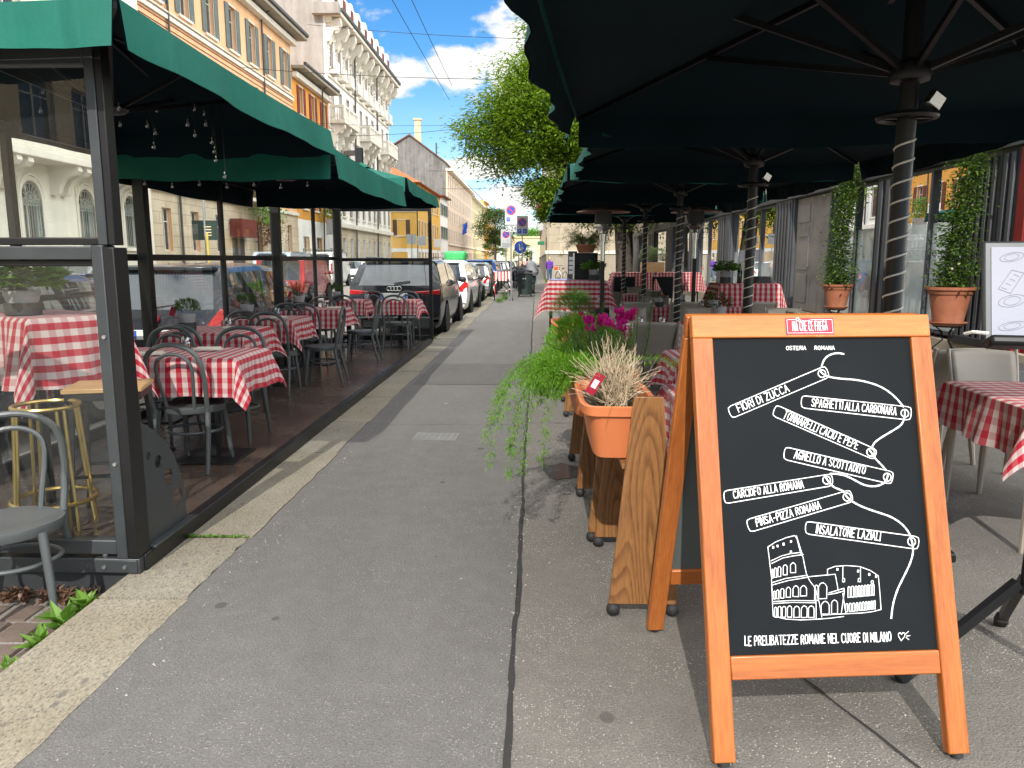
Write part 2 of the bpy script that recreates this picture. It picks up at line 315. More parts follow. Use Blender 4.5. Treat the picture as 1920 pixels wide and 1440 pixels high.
def leafmat(name, c1, c2, trans=.35, rough=.45):
    m, n, l, b, o = newmat(name); g = n.new('ShaderNodeNewGeometry'); vec = coords(n, l, 'Object')
    c = ramp(n, l, g.outputs['Random Per Island'], [(0, c1), (.55, tuple((a+b_)/2 for a, b_ in zip(c1, c2))), (1, c2)])
    c = mixc_(n, l, .5, c, ramp(n, l, noise(n, l, vec, 1.3, 3), [(.3, (.6,.6,.6)), (.7, (1.15,1.15,1.0))]), 'MULTIPLY')
    l.new(c, b.inputs['Base Color']); b.inputs['Roughness'].default_value = rough; b.inputs['Specular IOR Level'].default_value = .3
    tr = n.new('ShaderNodeBsdfTranslucent'); t2 = mixc_(n, l, 1., c, (1.25, 1.2, .55), 'MULTIPLY'); l.new(t2, tr.inputs[0]); mx = n.new('ShaderNodeMixShader'); mx.inputs[0].default_value = trans
    l.new(b.outputs[0], mx.inputs[1]); l.new(tr.outputs[0], mx.inputs[2]); l.new(mx.outputs[0], o.inputs[0]); return m
def glass(name, tint=(.93,.97,.95), refl=1.0, rough=0.0, dark=None, haze=0.):
    m, n, l, b, o = newmat(name); n.remove(b)
    g = n.new('ShaderNodeBsdfGlossy'); g.inputs['Roughness'].default_value = rough; g.inputs[0].default_value = (.95,.97,1,1)
    if dark is None: t = n.new('ShaderNodeBsdfTransparent'); t.inputs[0].default_value = (*tint, 1); under = t.outputs[0]
    else:
        t = n.new('ShaderNodeBsdfDiffuse'); f_ = noise(n, l, coords(n, l), 1.2, 3); l.new(ramp(n, l, f_, [(.3, k(dark, .6)), (.7, k(dark, 1.5))]), t.inputs[0]); under = t.outputs[0]
    if haze:
        d = n.new('ShaderNodeBsdfDiffuse'); d.inputs[0].default_value = (.75,.8,.8,1); mh = n.new('ShaderNodeMixShader')
        hz = ramp(n, l, noise(n, l, coords(n, l, 'Object', (1,1,.3)), 2.5, 5, .6), [(.35, (haze*.3,)*3), (.8, (haze*2,)*3)])
        l.new(hz, mh.inputs[0]); l.new(under, mh.inputs[1]); l.new(d.outputs[0], mh.inputs[2]); under = mh.outputs[0]
    fr = n.new('ShaderNodeFresnel'); fr.inputs[0].default_value = 1.5; mu = n.new('ShaderNodeMath'); mu.operation = 'MULTIPLY'; mu.inputs[1].default_value = refl; mu.use_clamp = True; l.new(fr.outputs[0], mu.inputs[0])
    mx = n.new('ShaderNodeMixShader'); l.new(mu.outputs[0], mx.inputs[0]); l.new(under, mx.inputs[1]); l.new(g.outputs[0], mx.inputs[2]); l.new(mx.outputs[0], o.inputs[0]); return m
def stucco(name, col, streak=.2, blocks=None, mortar=.6, bw=.9, bh=.45):
    m, n, l, b, o = newmat(name); vec = coords(n, l, 'Object'); vs = coords(n, l, 'Object', (1.2, 1.2, .12))
    f = noise(n, l, vec, .8, 6, .65); s = noise(n, l, vs, 1.5, 5, .6); fi = noise(n, l, vec, 30, 3)
    c = ramp(n, l, f, [(.3, k(col, 1-streak*.6)), (.7, k(col, 1.08))]); c = mixc_(n, l, streak*1.6, c, ramp(n, l, s, [(.35, (.55,.53,.5)), (.6, (1,1,1))]), 'MULTIPLY')
    h = fi
    if blocks:
        sx = n.new('ShaderNodeSeparateXYZ'); l.new(vec, sx.inputs[0]); cx = n.new('ShaderNodeCombineXYZ'); ad = n.new('ShaderNodeMath'); l.new(sx.outputs[0], ad.inputs[0]); l.new(sx.outputs[1], ad.inputs[1]); l.new(ad.outputs[0], cx.inputs[0]); l.new(sx.outputs[2], cx.inputs[1])
        bt = n.new('ShaderNodeTexBrick'); bt.inputs['Scale'].default_value = 1; bt.inputs['Mortar Size'].default_value = .018; bt.inputs['Brick Width'].default_value = bw; bt.inputs['Row Height'].default_value = bh
        bt.inputs['Color1'].default_value = (1,1,1,1); bt.inputs['Color2'].default_value = (.9,.89,.87,1); bt.inputs['Mortar'].default_value = (mortar,)*3+(1,); l.new(cx.outputs[0], bt.inputs['Vector'])
        c = mixc_(n, l, 1., c, bt.outputs['Color'], 'MULTIPLY')
    l.new(c, b.inputs['Base Color']); b.inputs['Roughness'].default_value = .9; b.inputs['Specular IOR Level'].default_value = .2; bump(n, l, b, h, .25, .02); return m
def louver(name, col):
    m, n, l, b, o = newmat(name); vec = coords(n, l, 'Object'); w = n.new('ShaderNodeTexWave'); w.bands_direction = 'Z'; w.wave_profile = 'SAW'; w.inputs['Scale'].default_value = 3.2; l.new(vec, w.inputs[0])
    c = mixc_(n, l, .6, col, ramp(n, l, noise(n, l, vec, 2, 4), [(.3, k(col, .75)), (.7, k(col, 1.2))])); l.new(c, b.inputs['Base Color']); b.inputs['Roughness'].default_value = .6; bump(n, l, b, w.outputs[1], .9, .05); return m
def carpaint(name, col, metal=.0, rough=.28):
    dk = sum(col) < .2; m = plain(name, col, rough, metal, .06, 3, coat=.4 if dk else .7, spec=.2 if dk else .5); return m
def rooftile(name, col):
    m, n, l, b, o = newmat(name); vec = coords(n, l, 'Object'); w = n.new('ShaderNodeTexWave'); w.bands_direction = 'DIAGONAL'; w.inputs['Scale'].default_value = 1.6; l.new(vec, w.inputs[0])
    c = mixc_(n, l, .5, col, ramp(n, l, noise(n, l, vec, 3, 5, .7), [(.3, k(col, .5)), (.7, k(col, 1.4))])); c = mixc_(n, l, .35, c, w.outputs[0], 'MULTIPLY'); l.new(c, b.inputs['Base Color']); b.inputs['Roughness'].default_value = .85; bump(n, l, b, w.outputs[1], .6, .05); return m
M_ = {}
M_['asph'] = asphalt('pavement_asphalt', (.122,.117,.112), (.163,.157,.15), (.36,.34,.31), .12)
M_['asph2'] = asphalt('terrace_asphalt', (.13,.122,.109), (.185,.174,.155), (.5,.48,.43), .2)
M_['road'] = asphalt('road_asphalt', (.2,.185,.165), (.29,.27,.24), (.5,.48,.44), .15)
M_['kerb'] = granite('kerb_granite', (.285,.262,.212), (.085,.08,.074))
M_['cobble'] = stucco('cobble_stone', (.17,.13,.11), .4)
M_['seam'] = plain('dark_tar', (.02,.019,.018), .8, bmp=.5)
M_['deck'] = plain('deck_board', (.062,.044,.034), .26, var=.35, vs=2.2, dirt=(.055,.042,.036), ds=.9, bmp=.05)
M_['steel'] = plain('anthracite_steel', (.05,.056,.06), .42, .35, .12, 8)
M_['black'] = plain('black_metal', (.012,.012,.013), .4, .3, .1)
M_['rubber'] = plain('black_rubber', (.014,.014,.014), .7)
M_['bolt'] = plain('zinc_bolt', (.5,.5,.5), .35, .9)
M_['glass'] = glass('screen_glass', (.95,.98,.965), 1.0, haze=.014)
M_['canvas'] = canvas('green_canvas', (.0045,.108,.077), .03)
M_['underside_shade'] = plain('canopy_underside_shade', (.004,.014,.02), .8, var=.15, vs=2, spec=.1)  # canopy underside shade put into the colour of a near-black sheet
M_['canvas2'] = canvas('dark_green_canvas', (.004,.075,.058), .012)
M_['ging'] = gingham('gingham_cloth')
M_['ging2'] = gingham('gingham_cloth_turned', pitch=.041)
M_['chair'] = plain('bistro_chair_plastic', (.068,.076,.078), .42, var=.08, bmp=.04, bs=200)
M_['taupe'] = plain('taupe_chair_plastic', (.31,.272,.218), .42, var=.06, bmp=.04, bs=220)
M_['signwood'] = wood('orange_sign_wood', (.40,.125,.026), (.25,.064,.012), 6., 'y', False, .42, .12, worn=(.3,.085,.016), fine=.5)
M_['signwoodx'] = wood('orange_sign_wood_across', (.40,.12,.025), (.25,.064,.012), 5., 'x', False, .38, .25, fine=.4)
M_['signwoodw'] = wood('orange_sign_wood_worn', (.54,.18,.04), (.33,.09,.018), 5., 'x', False, .45, .1, worn=(.6,.36,.17), fine=.4)
M_['chalk'] = plain('chalkboard_black', (.007,.009,.011), .7, var=.3, vs=2.5, spec=.15)
M_['chalkback'] = plain('chalkboard_grey', (.09,.105,.1), .5, var=.1, vs=2)
M_['white'] = plain('white_paint', (.82,.83,.82), .6, var=.04)
M_['walnut'] = wood('planter_walnut', (.25,.115,.038), (.105,.042,.014), 5.5, 'z', True, .42, .08, fine=.42)
M_['walnut2'] = wood('planter_slat', (.24,.11,.038), (.1,.04,.014), 8., 'z', True, .45)
M_['terra'] = plain('orange_plastic_trough', (.56,.17,.06), .5, var=.08, bmp=.05)
M_['terra2'] = plain('terracotta', (.36,.125,.062), .75, var=.14, bmp=.15, bs=90, dirt=(.42,.2,.12))
M_['potgrey'] = plain('pale_grey_pot', (.34,.34,.34), .6)
M_['potdark'] = plain('dark_grey_pot', (.04,.04,.04), .65)
M_['soil'] = plain('potting_soil', (.03,.02,.014), .95, bmp=.8, bs=50)
M_['gold'] = plain('brass_tube', (.55,.4,.14), .3, .9, .08)
M_['pine'] = wood('pale_wood_top', (.5,.31,.13), (.33,.18,.07), 5, 'x', False, .4, .2)
M_['silver'] = plain('brushed_steel', (.55,.55,.54), .25, 1., .08)
M_['heat'] = plain('heater_hood', (.42,.25,.21), .35, .7)
M_['rope'] = plain('white_light_cord', (.7,.68,.6), .5)
M_['bulb'] = glass('clear_bulb', (.95,.93,.88), 3.0)
M_['tumbler'] = glass('tumbler_glass', (.86,.9,.9), 4.0)
M_['napkin'] = plain('folded_napkin', (.62,.57,.49), .85, var=.08)
M_['paper'] = plain('menu_paper', (.24,.25,.31), .5, var=.03)
M_['red'] = plain('sticker_red', (.36,.02,.045), .45)
M_['ink'] = plain('printed_ink', (.2,.22,.28), .6)
M_['inkred'] = plain('printed_red_ink', (.5,.08,.1), .6)
M_['inkblue'] = plain('printed_blue_ink', (.08,.2,.6), .6)
M_['pale'] = plain('pale_line_print', (.13,.14,.18), .6)
# ---------------------------------------------------------------- setting: ground, road, pavements, kerb
def sheet(name, x0, x1, y0, y1, z, mat, nx=1, ny=1):
    mb = MB(); mb.grid(lambda u, v: (x0+(x1-x0)*u, y0+(y1-y0)*v, z), nx, ny); o = mb.build(name, mat, ang=0); tag(o, kind='structure'); return o
sheet('ground', -900, 900, -300, 1500, -.16, M_['road'])
sheet('road', -15.2, -1.97, -12, 420, -.12, M_['road'])
mb = MB(); mb.box(-1.56, -.085, -10, 420, -.14, 0); o = mb.build('pavement', M_['asph'], ang=0); tag(o, kind='structure')
mb = MB(); mb.box(-.075, 6.6, -10, 57.2, -.14, 0); mb.box(-.075, .9, 57.2, 420, -.14, 0); o = mb.build('terrace_pavement', M_['asph2'], ang=0); tag(o, kind='structure')
mb = MB(); mb.box(-17.0, -15.2, -12, 420, -.14, 0); o = mb.build('far_pavement', M_['asph2'], ang=0); tag(o, kind='structure')
# broken tar joint between the two pavements: ragged strip a few mm proud
mb = MB(); r2 = random.Random(3); ys = [-3+.09*i for i in range(700)]; le = [(-.088-.008*r2.random()-.005*sin(y*1.3)-.004*sin(y*5.1), y, .004) for y in ys]; ri = [(-.076+.009*r2.random()-.005*sin(y*1.3)-.004*sin(y*5.1), y, .004) for y in ys]
mb.add(le+ri, [(i, 700+i, 701+i, i+1) for i in range(699)]); o = mb.build('pavement_joint', M_['seam'], ang=0); tag(o, kind='structure')
mb = MB()
def crack(pts, w):
    a = []; b = []
    for i, p in enumerate(pts):
        q = pts[min(i+1, len(pts)-1)]; p0 = pts[max(i-1, 0)]; d = Vector((q[0]-p0[0], q[1]-p0[1], 0)).normalized(); nn = Vector((-d.y, d.x, 0)); ww = w*(.5+r2.random())
        a.append(Vector((p[0], p[1], .004))+nn*ww); b.append(Vector((p[0], p[1], .004))-nn*ww)
    kk = len(pts); mb.add(a+b, [(i, i+1, kk+i+1, kk+i) for i in range(kk-1)])
crack([(1.24-.03*i+.006*r2.random()+.0, 1.86+.085*i) for i in range(-1, 11)], .006)
crack([(.92+.05*i, 2.78+.12*i+.01*r2.random()) for i in range(0, 12)], .004)
crack([(-1.55+.074*i, 6.9+.012*r2.random()) for i in range(20)], .003)
crack([(-.07+.09*i, 7.0+.01*r2.random()) for i in range(30)], .004)
o = mb.build('pavement_crack', M_['seam'], ang=0); tag(o, kind='structure')
# kerb: separate granite stones with open joints
mb = MB(); js = [-2.0, -.7, .55, 1.9, 3.19, 3.96, 5.82, 7.0, 8.3, 9.4, 10.3, 11.1, 11.9, 12.6]
while js[-1] < 415: js.append(js[-1]+r2.choice((.95, 1.1, 1.3)))
for a, b in zip(js, js[1:]):
    x0 = -1.962+r2.uniform(-.008, .008); x1 = -1.555+r2.uniform(-.012, .012); zz = r2.uniform(.002, .008); nn = 10 if b < 12 else 1
    A = [(x0, a+.012+(b-a-.024)*i/nn) for i in range(nn+1)]; B = [(x1+(r2.uniform(-.008,.008) if nn > 1 else 0), a+.008+(b-a-.016)*i/nn) for i in range(nn+1)]
    k0 = nn+1; vs = [(x, y, zz) for x, y in A]+[(x, y, zz) for x, y in B]+[(x-.006, y, -.16) for x, y in A]+[(x, y, -.16) for x, y in B]
    fs = []
    for i in range(nn): fs += [(i, k0+i, k0+i+1, i+1), (2*k0+i, i, i+1, 2*k0+i+1), (k0+i, 3*k0+i, 3*k0+i+1, k0+i+1)]
    fs += [(0, 2*k0, 3*k0, k0), (nn, k0+nn, 3*k0+nn, 2*k0+nn)]; mb.add(vs, fs)
o = mb.build('kerb', M_['kerb'], ang=30); tag(o, kind='structure')
# old porphyry setts in the gutter, bottom left
mb = MB()
for i in range(9):
    for j in range(16):
        x = -1.99-.155*i-.04*(j % 2); y = .6+.185*j
        w_, d_ = .145+r2.uniform(-.012, .004), .17+r2.uniform(-.014, .004); zt = -.113+r2.uniform(0, .014)
        mb.add([(x-w_, y, -.15), (x, y, -.15), (x, y+d_, -.15), (x-w_, y+d_, -.15), (x-w_+.012, y+.012, zt), (x-.012, y+.012, zt+r2.uniform(-.006,.006)), (x-.012, y+d_-.012, zt), (x-w_+.012, y+d_-.012, zt+r2.uniform(-.006,.006))],
               [(4,5,6,7), (0,1,5,4), (1,2,6,5), (2,3,7,6), (3,0,4,7)])
o = mb.build('gutter_setts', M_['cobble'], ang=25); tag(o, kind='structure')
def plant_sprig(mb, c, n, h, w, r, mi=0, lean=(0,0)):
    for i in range(n):
        a = r.uniform(0, 2*pi); e = r.uniform(.3, 1.3); d = Vector((cos(a)*cos(e)+lean[0], sin(a)*cos(e)+lean[1], sin(e)))
        mb.leaf(Vector(c)+Vector((r.uniform(-.02,.02), r.uniform(-.02,.02), r.uniform(0, h*.4))), d, Vector((0,0,1)), h*r.uniform(.5, 1.1), w*r.uniform(.6, 1.1), mi)
M_['weed'] = leafmat('weed_leaf', (.07,.17,.02), (.16,.3,.05))
M_['dry'] = leafmat('dry_leaf', (.07,.035,.02), (.15,.08,.05), .1)
wd = [(-2.03, 3.22, .13, 26), (-2.02, 3.05, .14, 30), (-2.03, 2.9, .11, 20), (-2.06, 2.75, .07, 12), (-1.99, 3.3, .1, 14)]
for i, (x, y, h, n_) in enumerate(wd):
    mb = MB(); plant_sprig(mb, (0, 0, 0), n_, h, h*.42, r2); o = mb.build('weed', M_['weed'], loc=(x, y, -.11), ang=0)
    tag(o, ['tallest green weed against the kerb beside the platform corner', 'broad leafed weed in the gutter next to the grey chair leg', 'spreading weed at the kerb foot below the grey chair', 'smallest low weed between the gutter setts', 'weed squeezed between kerb and dark platform end'][i], 'weed', 'weeds along the kerb')
mb = MB(); [mb.leaf((r2.uniform(-.25,.2), r2.uniform(-.06,.05), r2.uniform(0,.03)), (r2.uniform(-1,1), r2.uniform(-1,1), r2.uniform(0,.8)), (0,0,1), .05, .03) for i in range(120)]
o = mb.build('dry_leaf_litter', M_['dry'], loc=(-2.3, 3.4, -.11), ang=0); tag(o, 'brown dry leaves heaped under the dark platform edge', 'leaf litter', kind='stuff')
mb = MB(); [mb.leaf((r2.uniform(-.17,.17), r2.uniform(-.012,.012), 0), (r2.uniform(-1,1), r2.uniform(-1,1), r2.uniform(.2,1)), (0,0,1), .025, .008) for i in range(160)]
o = mb.build('moss', M_['weed'], loc=(-1.72, 3.96, .002), ang=0); tag(o, 'thin green moss growing in the kerb joint by the platform corner', 'moss', kind='stuff')
for i in range(16):                                # tufts along the kerb foot and at the wall far down the pavement
    x, y = [(-2.0, 14.3), (-2.02, 19.7), (-2.0, 24.6), (-2.0, 26.3), (-2.0, 31), (.72, 52), (.75, 55), (.72, 58), (.8, 62), (.78, 66), (.8, 71), (-1.3, 27.6), (-1.2, 29.6), (.8, 77), (.8, 84), (-1.35, 33)][i]
    mb = MB(); [mb.leaf((r2.uniform(-.1,.1), r2.uniform(-.4,.4), 0), (r2.uniform(-1,1), r2.uniform(-1,1), 1.2), (0,0,1), r2.uniform(.08,.22), .03) for _ in range(70)]
    o = mb.build('grass_tuft', M_['weed'], loc=(x, y, -.1 if x < -1.9 else .0), ang=0); tag(o, 'ragged green grass tuft growing along ' + ('the kerb foot' if x < -1 else 'the beige wall foot') + ', number', 'grass tuft', 'grass tufts down the street')
    nm_ = ['beside the platform end', 'behind the black estate wheel', 'behind the white car', 'between white and silver cars', 'by the silver car', 'nearest before the corner', 'just before the beige corner', 'just past the beige corner', 'a step past the corner', 'two steps past the corner', 'by the first wall pier', 'under the barrier legs', 'beside the bin', 'further along the wall', 'farthest along the wall', 'by the scooter'][i]
    o['label'] = 'ragged green grass tuft ' + nm_
# manhole lid and a damp spot on the pavement
mb = MB(); mb.box(-.19, .19, -.13, .13, 0, .006)
for i in range(7): mb.box(-.17+.05*i, -.145+.05*i, -.11, .11, .006, .009)
o = mb.build('manhole_lid', plain('worn_iron', (.2,.195,.185), .6, .4), loc=(-.85, 6.42, 0), rz=-.05); tag(o, 'small rectangular ribbed iron lid set in the asphalt pavement', 'manhole lid')
mb = MB(); pts = [(.17*(1+.25*r2.uniform(-1,1))*cos(a), .2*(1+.25*r2.uniform(-1,1))*sin(a), .0045) for a in [2*pi*i/26 for i in range(26)]]; mb.add([(0,0,.0045)]+pts, [(0, 1+i, 1+(i+1) % 26) for i in range(26)])
o = mb.build('damp_patch', plain('damp_stain', (.05,.05,.052), .25, var=.4, vs=20), loc=(.22, 5.35, 0), ang=0); tag(o, kind='structure')
M_['asph3'] = asphalt('repair_asphalt', (.095,.092,.09), (.13,.126,.12), (.3,.29,.27), .1)
mb = MB(); e = [(-1.5+1.35*i/14, 9.2+.03*r2.uniform(-1,1)) for i in range(15)]+[(-.14+.02*r2.uniform(-1,1), 9.4+1.5*i/10) for i in range(11)]+[(-.15-1.35*i/14, 11.1+.03*r2.uniform(-1,1)) for i in range(15)]; mb.add([(x, y, .0035) for x, y in e], [tuple(range(len(e)))]); tag(mb.build('pavement_repair', M_['asph3'], ang=0), kind='structure')
mb = MB()
for i in range(420):
    q = r2.random(); x, y = ((-.08+r2.gauss(0,.03), r2.uniform(1.6, 9)) if q < .5 else (-1.5+abs(r2.gauss(0,.05)), r2.uniform(1.5, 9)) if q < .8 else (r2.uniform(-1.4, 1.6), r2.uniform(1.6, 6))); s_ = r2.uniform(.002, .006)
    mb.add([(x-s_, y, .001), (x, y-s_, .001), (x+s_, y, .001), (x, y+s_*.8, .001), (x+s_*.2, y, .001+s_)], [(0,1,4), (1,2,4), (2,3,4), (3,0,4)])
o = mb.build('grit', plain('pale_grit', (.3,.28,.25), .9, var=.4, vs=40), ang=0); tag(o, 'pale grit and crumbs scattered along the pavement joint and kerb', 'grit', kind='stuff')
# ---------------------------------------------------------------- left terrace: platform, glass screens, umbrellas
t = thing('terrace_platform', 'long dark brown dining platform with black steel edge along the kerb', 'platform', (-2.75, 8.7, 0))
mb = MB(); mb.box(-.86, .79, -5.16, 5.24, -.13, .05); mb.build('floor', M_['deck'], t, ang=0)
for i in range(7): pass
mb = MB(); mb.box(.79, .86, -5.2, 5.27, -.02, .085); mb.build('edge_rail', M_['black'], t, bevel=.006)
mb = MB(); mb.box(-.9, .84, -5.21, -5.165, -.13, .005); mb.build('end_skirt', M_['steel'], t, ang=0)
mb = MB(); mb.box(-.9, .85, -5.245, -5.17, .005, .08); mb.build('end_beam', M_['steel'], t, bevel=.004)
mb = MB(); mb.box(.6, .84, -5.252, -5.246, .012, .075)
mb.build('corner_plate', M_['steel'], t, bevel=.003)
for x, z in ((.68, .04), (.78, .04)):
    mb = MB(); mb.cyl((x, -5.258, z), (x, -5.252, z), .009, n=10); mb.build('bolt', M_['bolt'], t)
for x, y in ((.66, -5.2), (.76, -5.2)):
    mb = MB(); mb.cyl((x, y, .08), (x, y, .1), .016, n=6); mb.build('bolt', M_['bolt'], t)
def screen(label, a, b, z0, zm, zt, p0=.05, p1=.05, cat='glass screen', group='street side glass screens', d=.05):
    a = Vector(a); b = Vector(b); ln = (b-a).length; rz = atan2(b.y-a.y, b.x-a.x)
    t = thing('glass_screen', label, cat, (a.x, a.y, 0), rz, group)
    if p0: mb = MB(); mb.box(-p0/2, p0/2, -d/2, d/2, z0, zt); mb.build('post', M_['black'], t, bevel=.004)
    if p1: mb = MB(); mb.box(ln-p1/2, ln+p1/2, -d/2, d/2, z0, zt); mb.build('post', M_['black'], t, bevel=.004)
    e0 = p0/2; e1 = ln-p1/2
    for q, (za, zb) in enumerate(((z0, z0+.09), (zm-.03, zm+.03), (zt-.05, zt))):
        mb = MB(); mb.box(e0, e1, -d/2+.004, d/2-.004, za, zb); mb.build('rail', M_['black'], t, bevel=.004)
    for za, zb in ((z0+.09, zm-.03), (zm+.03, zt-.05)):
        mb = MB(); mb.add([(e0, 0, za), (e1, 0, za), (e1, 0, zb), (e0, 0, zb)], [(0,1,2,3)]); mb.build('pane', M_['glass'], t, ang=0)
    return t
# front screen across the near end: stout lower frame, thinner telescopic upper frame
t = thing('glass_screen', 'tall grey framed glass screen closing the near end of the platform', 'glass screen', (-1.93, 3.5, 0))
mb = MB(); mb.box(-.075, -.021, -.05, .06, .08, 1.565); mb.build('lower_post', M_['steel'], t, bevel=.005)
mb = MB(); mb.box(-.02, .03, -.05, .07, .085, 1.555); mb.build('lower_post', M_['black'], t, bevel=.004)
mb = MB(); mb.box(-.05, -.006, -.03, .045, 1.565, 2.47); mb.build('upper_post', M_['steel'], t, bevel=.004)
mb = MB(); mb.box(-.005, .028, -.025, .05, 1.565, 2.46); mb.build('upper_post', M_['black'], t, bevel=.004)
for i, (za, zb, y0, y1) in enumerate(((.1, .17, -.04, .03), (1.5, 1.56, -.045, .035), (2.34, 2.47, -.03, .03), (1.566, 1.6, -.02, .02), (1.47, 1.499, -.02, .02))):
    mb = MB(); mb.box(-1.72, -.051 if i in (2, 3) else -.076, y0, y1, za, zb); mb.build('rail', M_['steel'] if i < 3 else M_['black'], t, bevel=.004)
for za, zb in ((.17, 1.47), (1.6, 2.34)):
    mb = MB(); mb.add([(-1.72, 0, za), (-.05, 0, za), (-.05, 0, zb), (-1.72, 0, zb)], [(0,1,2,3)]); mb.build('pane', M_['glass'], t, ang=0)
for z in (.55, 1.15):
    mb = MB(); mb.cyl((-.045, -.058, z), (-.045, -.05, z), .009, n=10); mb.build('screw', M_['bolt'], t)
# fin bracket with a row of growing holes
outl = [(0, 0), (.44, 0), (.43, .12), (.4, .26), (.34, .38), (.25, .48), (.14, .56), (.03, .62), (.0, .62)]
holes = [(.075, .44, .022), (.17, .385, .036), (.26, .28, .047), (.345, .14, .055)]
vs, fs = flatcurve([outl] + [[(cx+r*cos(a), cy+r*sin(a)) for a in [2*pi*i/20 for i in range(20)]] for cx, cy, r in holes], .004)
mb = MB(); mb.add([(p.z+.01, p.x+.07, p.y+.1) for p in vs], fs); mb.build('fin_bracket', M_['steel'], t)
mb = MB(); mb.box(-.01, .05, .08, .56, .086, .1); mb.build('bracket_foot', M_['steel'], t, bevel=.003)
ysc = [3.5, 5.3, 7.02, 8.85, 10.6, 12.55, 13.88]
lb = ['nearest street side glass screen behind the high gingham table', 'street side glass screen behind the first dining table', 'street side glass screen behind the table with grassy pot and tumbler', 'middle street side glass screen in front of the dark hatchback door', 'street side glass screen in front of the parked hatchback mirror', 'farthest short street side glass screen by the platform end']
for i in range(6): screen(lb[i], (-3.6, ysc[i]), (-3.6, ysc[i+1]), .05, 1.52, 2.42, .06 if i else .0, .0 if i < 5 else .07)
screen('glass screen closing the far end of the platform behind the parked black estate', (-3.55, 13.93), (-1.9, 13.93), .05, 1.5, 2.4, .06, .06, group=None)
def canopy(name, hx, hy, zr, za, vh, mat, parent, seed=0, flare=.03, wav=.016, sag=.05, gap=.015, vent=True, nu=14):
    r = random.Random(seed); mb = MB(); shd = MB(); cs = [(-hx,-hy), (hx,-hy), (hx,hy), (-hx,hy)]
    for q in range(4):
        a, b = cs[q], cs[(q+1) % 4]
        def top(u, v, a=a, b=b):
            x = a[0]+(b[0]-a[0])*u; y = a[1]+(b[1]-a[1])*u; s_ = 1-v*.985
            z = zr+(za-zr)*v - sag*sin(pi*v)*sin(pi*u) - sag*.7*sin(pi*u)*(1-v); return (x*s_, y*s_, z)
        mb.grid(top, nu, 8)
        ph = r.uniform(0, 6); kk = r.uniform(7, 11); nx, ny = (b[1]-a[1]), -(b[0]-a[0]); l_ = sqrt(nx*nx+ny*ny); nx /= l_; ny /= l_
        def val(u, v, a=a, b=b, ph=ph, kk=kk, nx=nx, ny=ny, l_=l_):
            uu = gap/l_+(1-2*gap/l_)*u; x = a[0]+(b[0]-a[0])*uu; y = a[1]+(b[1]-a[1])*uu
            o_ = .004+flare*v + wav*v*(sin(kk*u*2+ph)+.5*sin(kk*5*u+ph*2))*.6
            z = zr - sag*.7*sin(pi*uu) - vh*v + .007*v*sin(kk*u*1.7+ph)
            return (x+nx*o_, y+ny*o_, z)
        mb.grid(val, 40, 5)
        shd.grid(lambda u, v, top=top: (top(u, v)[0]*.985, top(u, v)[1]*.985, top(u, v)[2]-.012), nu, 6); shd.grid(lambda u, v, val=val, nx=nx, ny=ny: (val(u, v*.985)[0]-nx*.006, val(u, v*.985)[1]-ny*.006, val(u, v*.985)[2]-.003), 40, 4)
    mb.build(name, mat, parent, ang=60); shd.build('underside_shade', M_['underside_shade'], parent, ang=60)  # second sheet under the canvas carries the painted shade
    if vent:
        mb = MB()
        for q in range(4):
            a, b = cs[q], cs[(q+1) % 4]
            mb.grid(lambda u, v, a=a, b=b: ((a[0]+(b[0]-a[0])*u)*.22*(1-.97*v), (a[1]+(b[1]-a[1])*u)*.22*(1-.97*v), za-.04+.12*v-.02*sin(pi*u)), 4, 3)
        mb.build('vent_cap', mat, parent, ang=60)
def under(hx, hy, zr, za, parent, zh, mid=.55, w=.03):
    dirs = [(-1,-1), (1,-1), (1,1), (-1,1), (0,-1), (1,0), (0,1), (-1,0)]
    for dx, dy in dirs:
        e = Vector((dx*(hx-.02), dy*(hy-.02), zr-.02)); ap = Vector((dx*.05, dy*.05, za-.04))
        mb = MB(); mb.bar(ap, e, w*.7, w); rb = mb.build('rib', M_['black'], parent, ang=0)
        m = ap.lerp(e, mid); mb = MB(); mb.bar(Vector((dx*.06, dy*.06, zh)), m-Vector((0,0,.02)), w*.6, w*.8); mb.build('strut', M_['black'], rb, ang=0)
def left_umbrella(label, cx, cy, hx, hy, zr, za, vh, mast, zh, seed):
    t = thing('cantilever_umbrella', label, 'umbrella', (cx, cy, 0), 0, 'green umbrellas over the platform')
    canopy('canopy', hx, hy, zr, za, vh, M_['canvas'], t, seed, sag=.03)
    under(hx, hy, zr, za, t, zh)
    mb = MB(); mb.lathe([(.001, zh-.03), (.1, zh-.02), (.12, zh), (.04, zh+.03), (.035, za+.02), (.001, za+.02)], 16); mb.build('hub', M_['steel'], t)
    mx, my = mast[0]-cx, mast[1]-cy
    mb = MB(); mb.box(mx-.05, mx+.05, my-.05, my+.05, .05, 2.62); mb.build('mast', M_['black'], t, bevel=.006)
    mb = MB(); mb.bar((mx, my, 2.58), (mx*.5, my*.5, za+.32), .07, .09); mb.bar((mx*.5, my*.5, za+.32), (0, 0, za+.2), .06, .08); mb.box(-.05, .05, -.06, .06, za+.0, za+.27); mb.build('arm', M_['black'], t, bevel=.005)
    mb = MB(); mb.box(mx-.3, mx+.3, my-.3, my+.3, .051, .07); mb.build('base_plate', M_['black'], t, bevel=.004)
    return t
UA = left_umbrella('nearest green umbrella reaching out of the top left corner over the platform', -2.66, 4.9, .96, 1.64, 2.545, 2.9, .19, (-3.53, 6.93), 2.42, 1)
UB = left_umbrella('middle green umbrella with rippled valance over the platform', -2.66, 8.3, .96, 1.72, 2.42, 2.72, .25, (-3.5, 10.45), 2.35, 2)
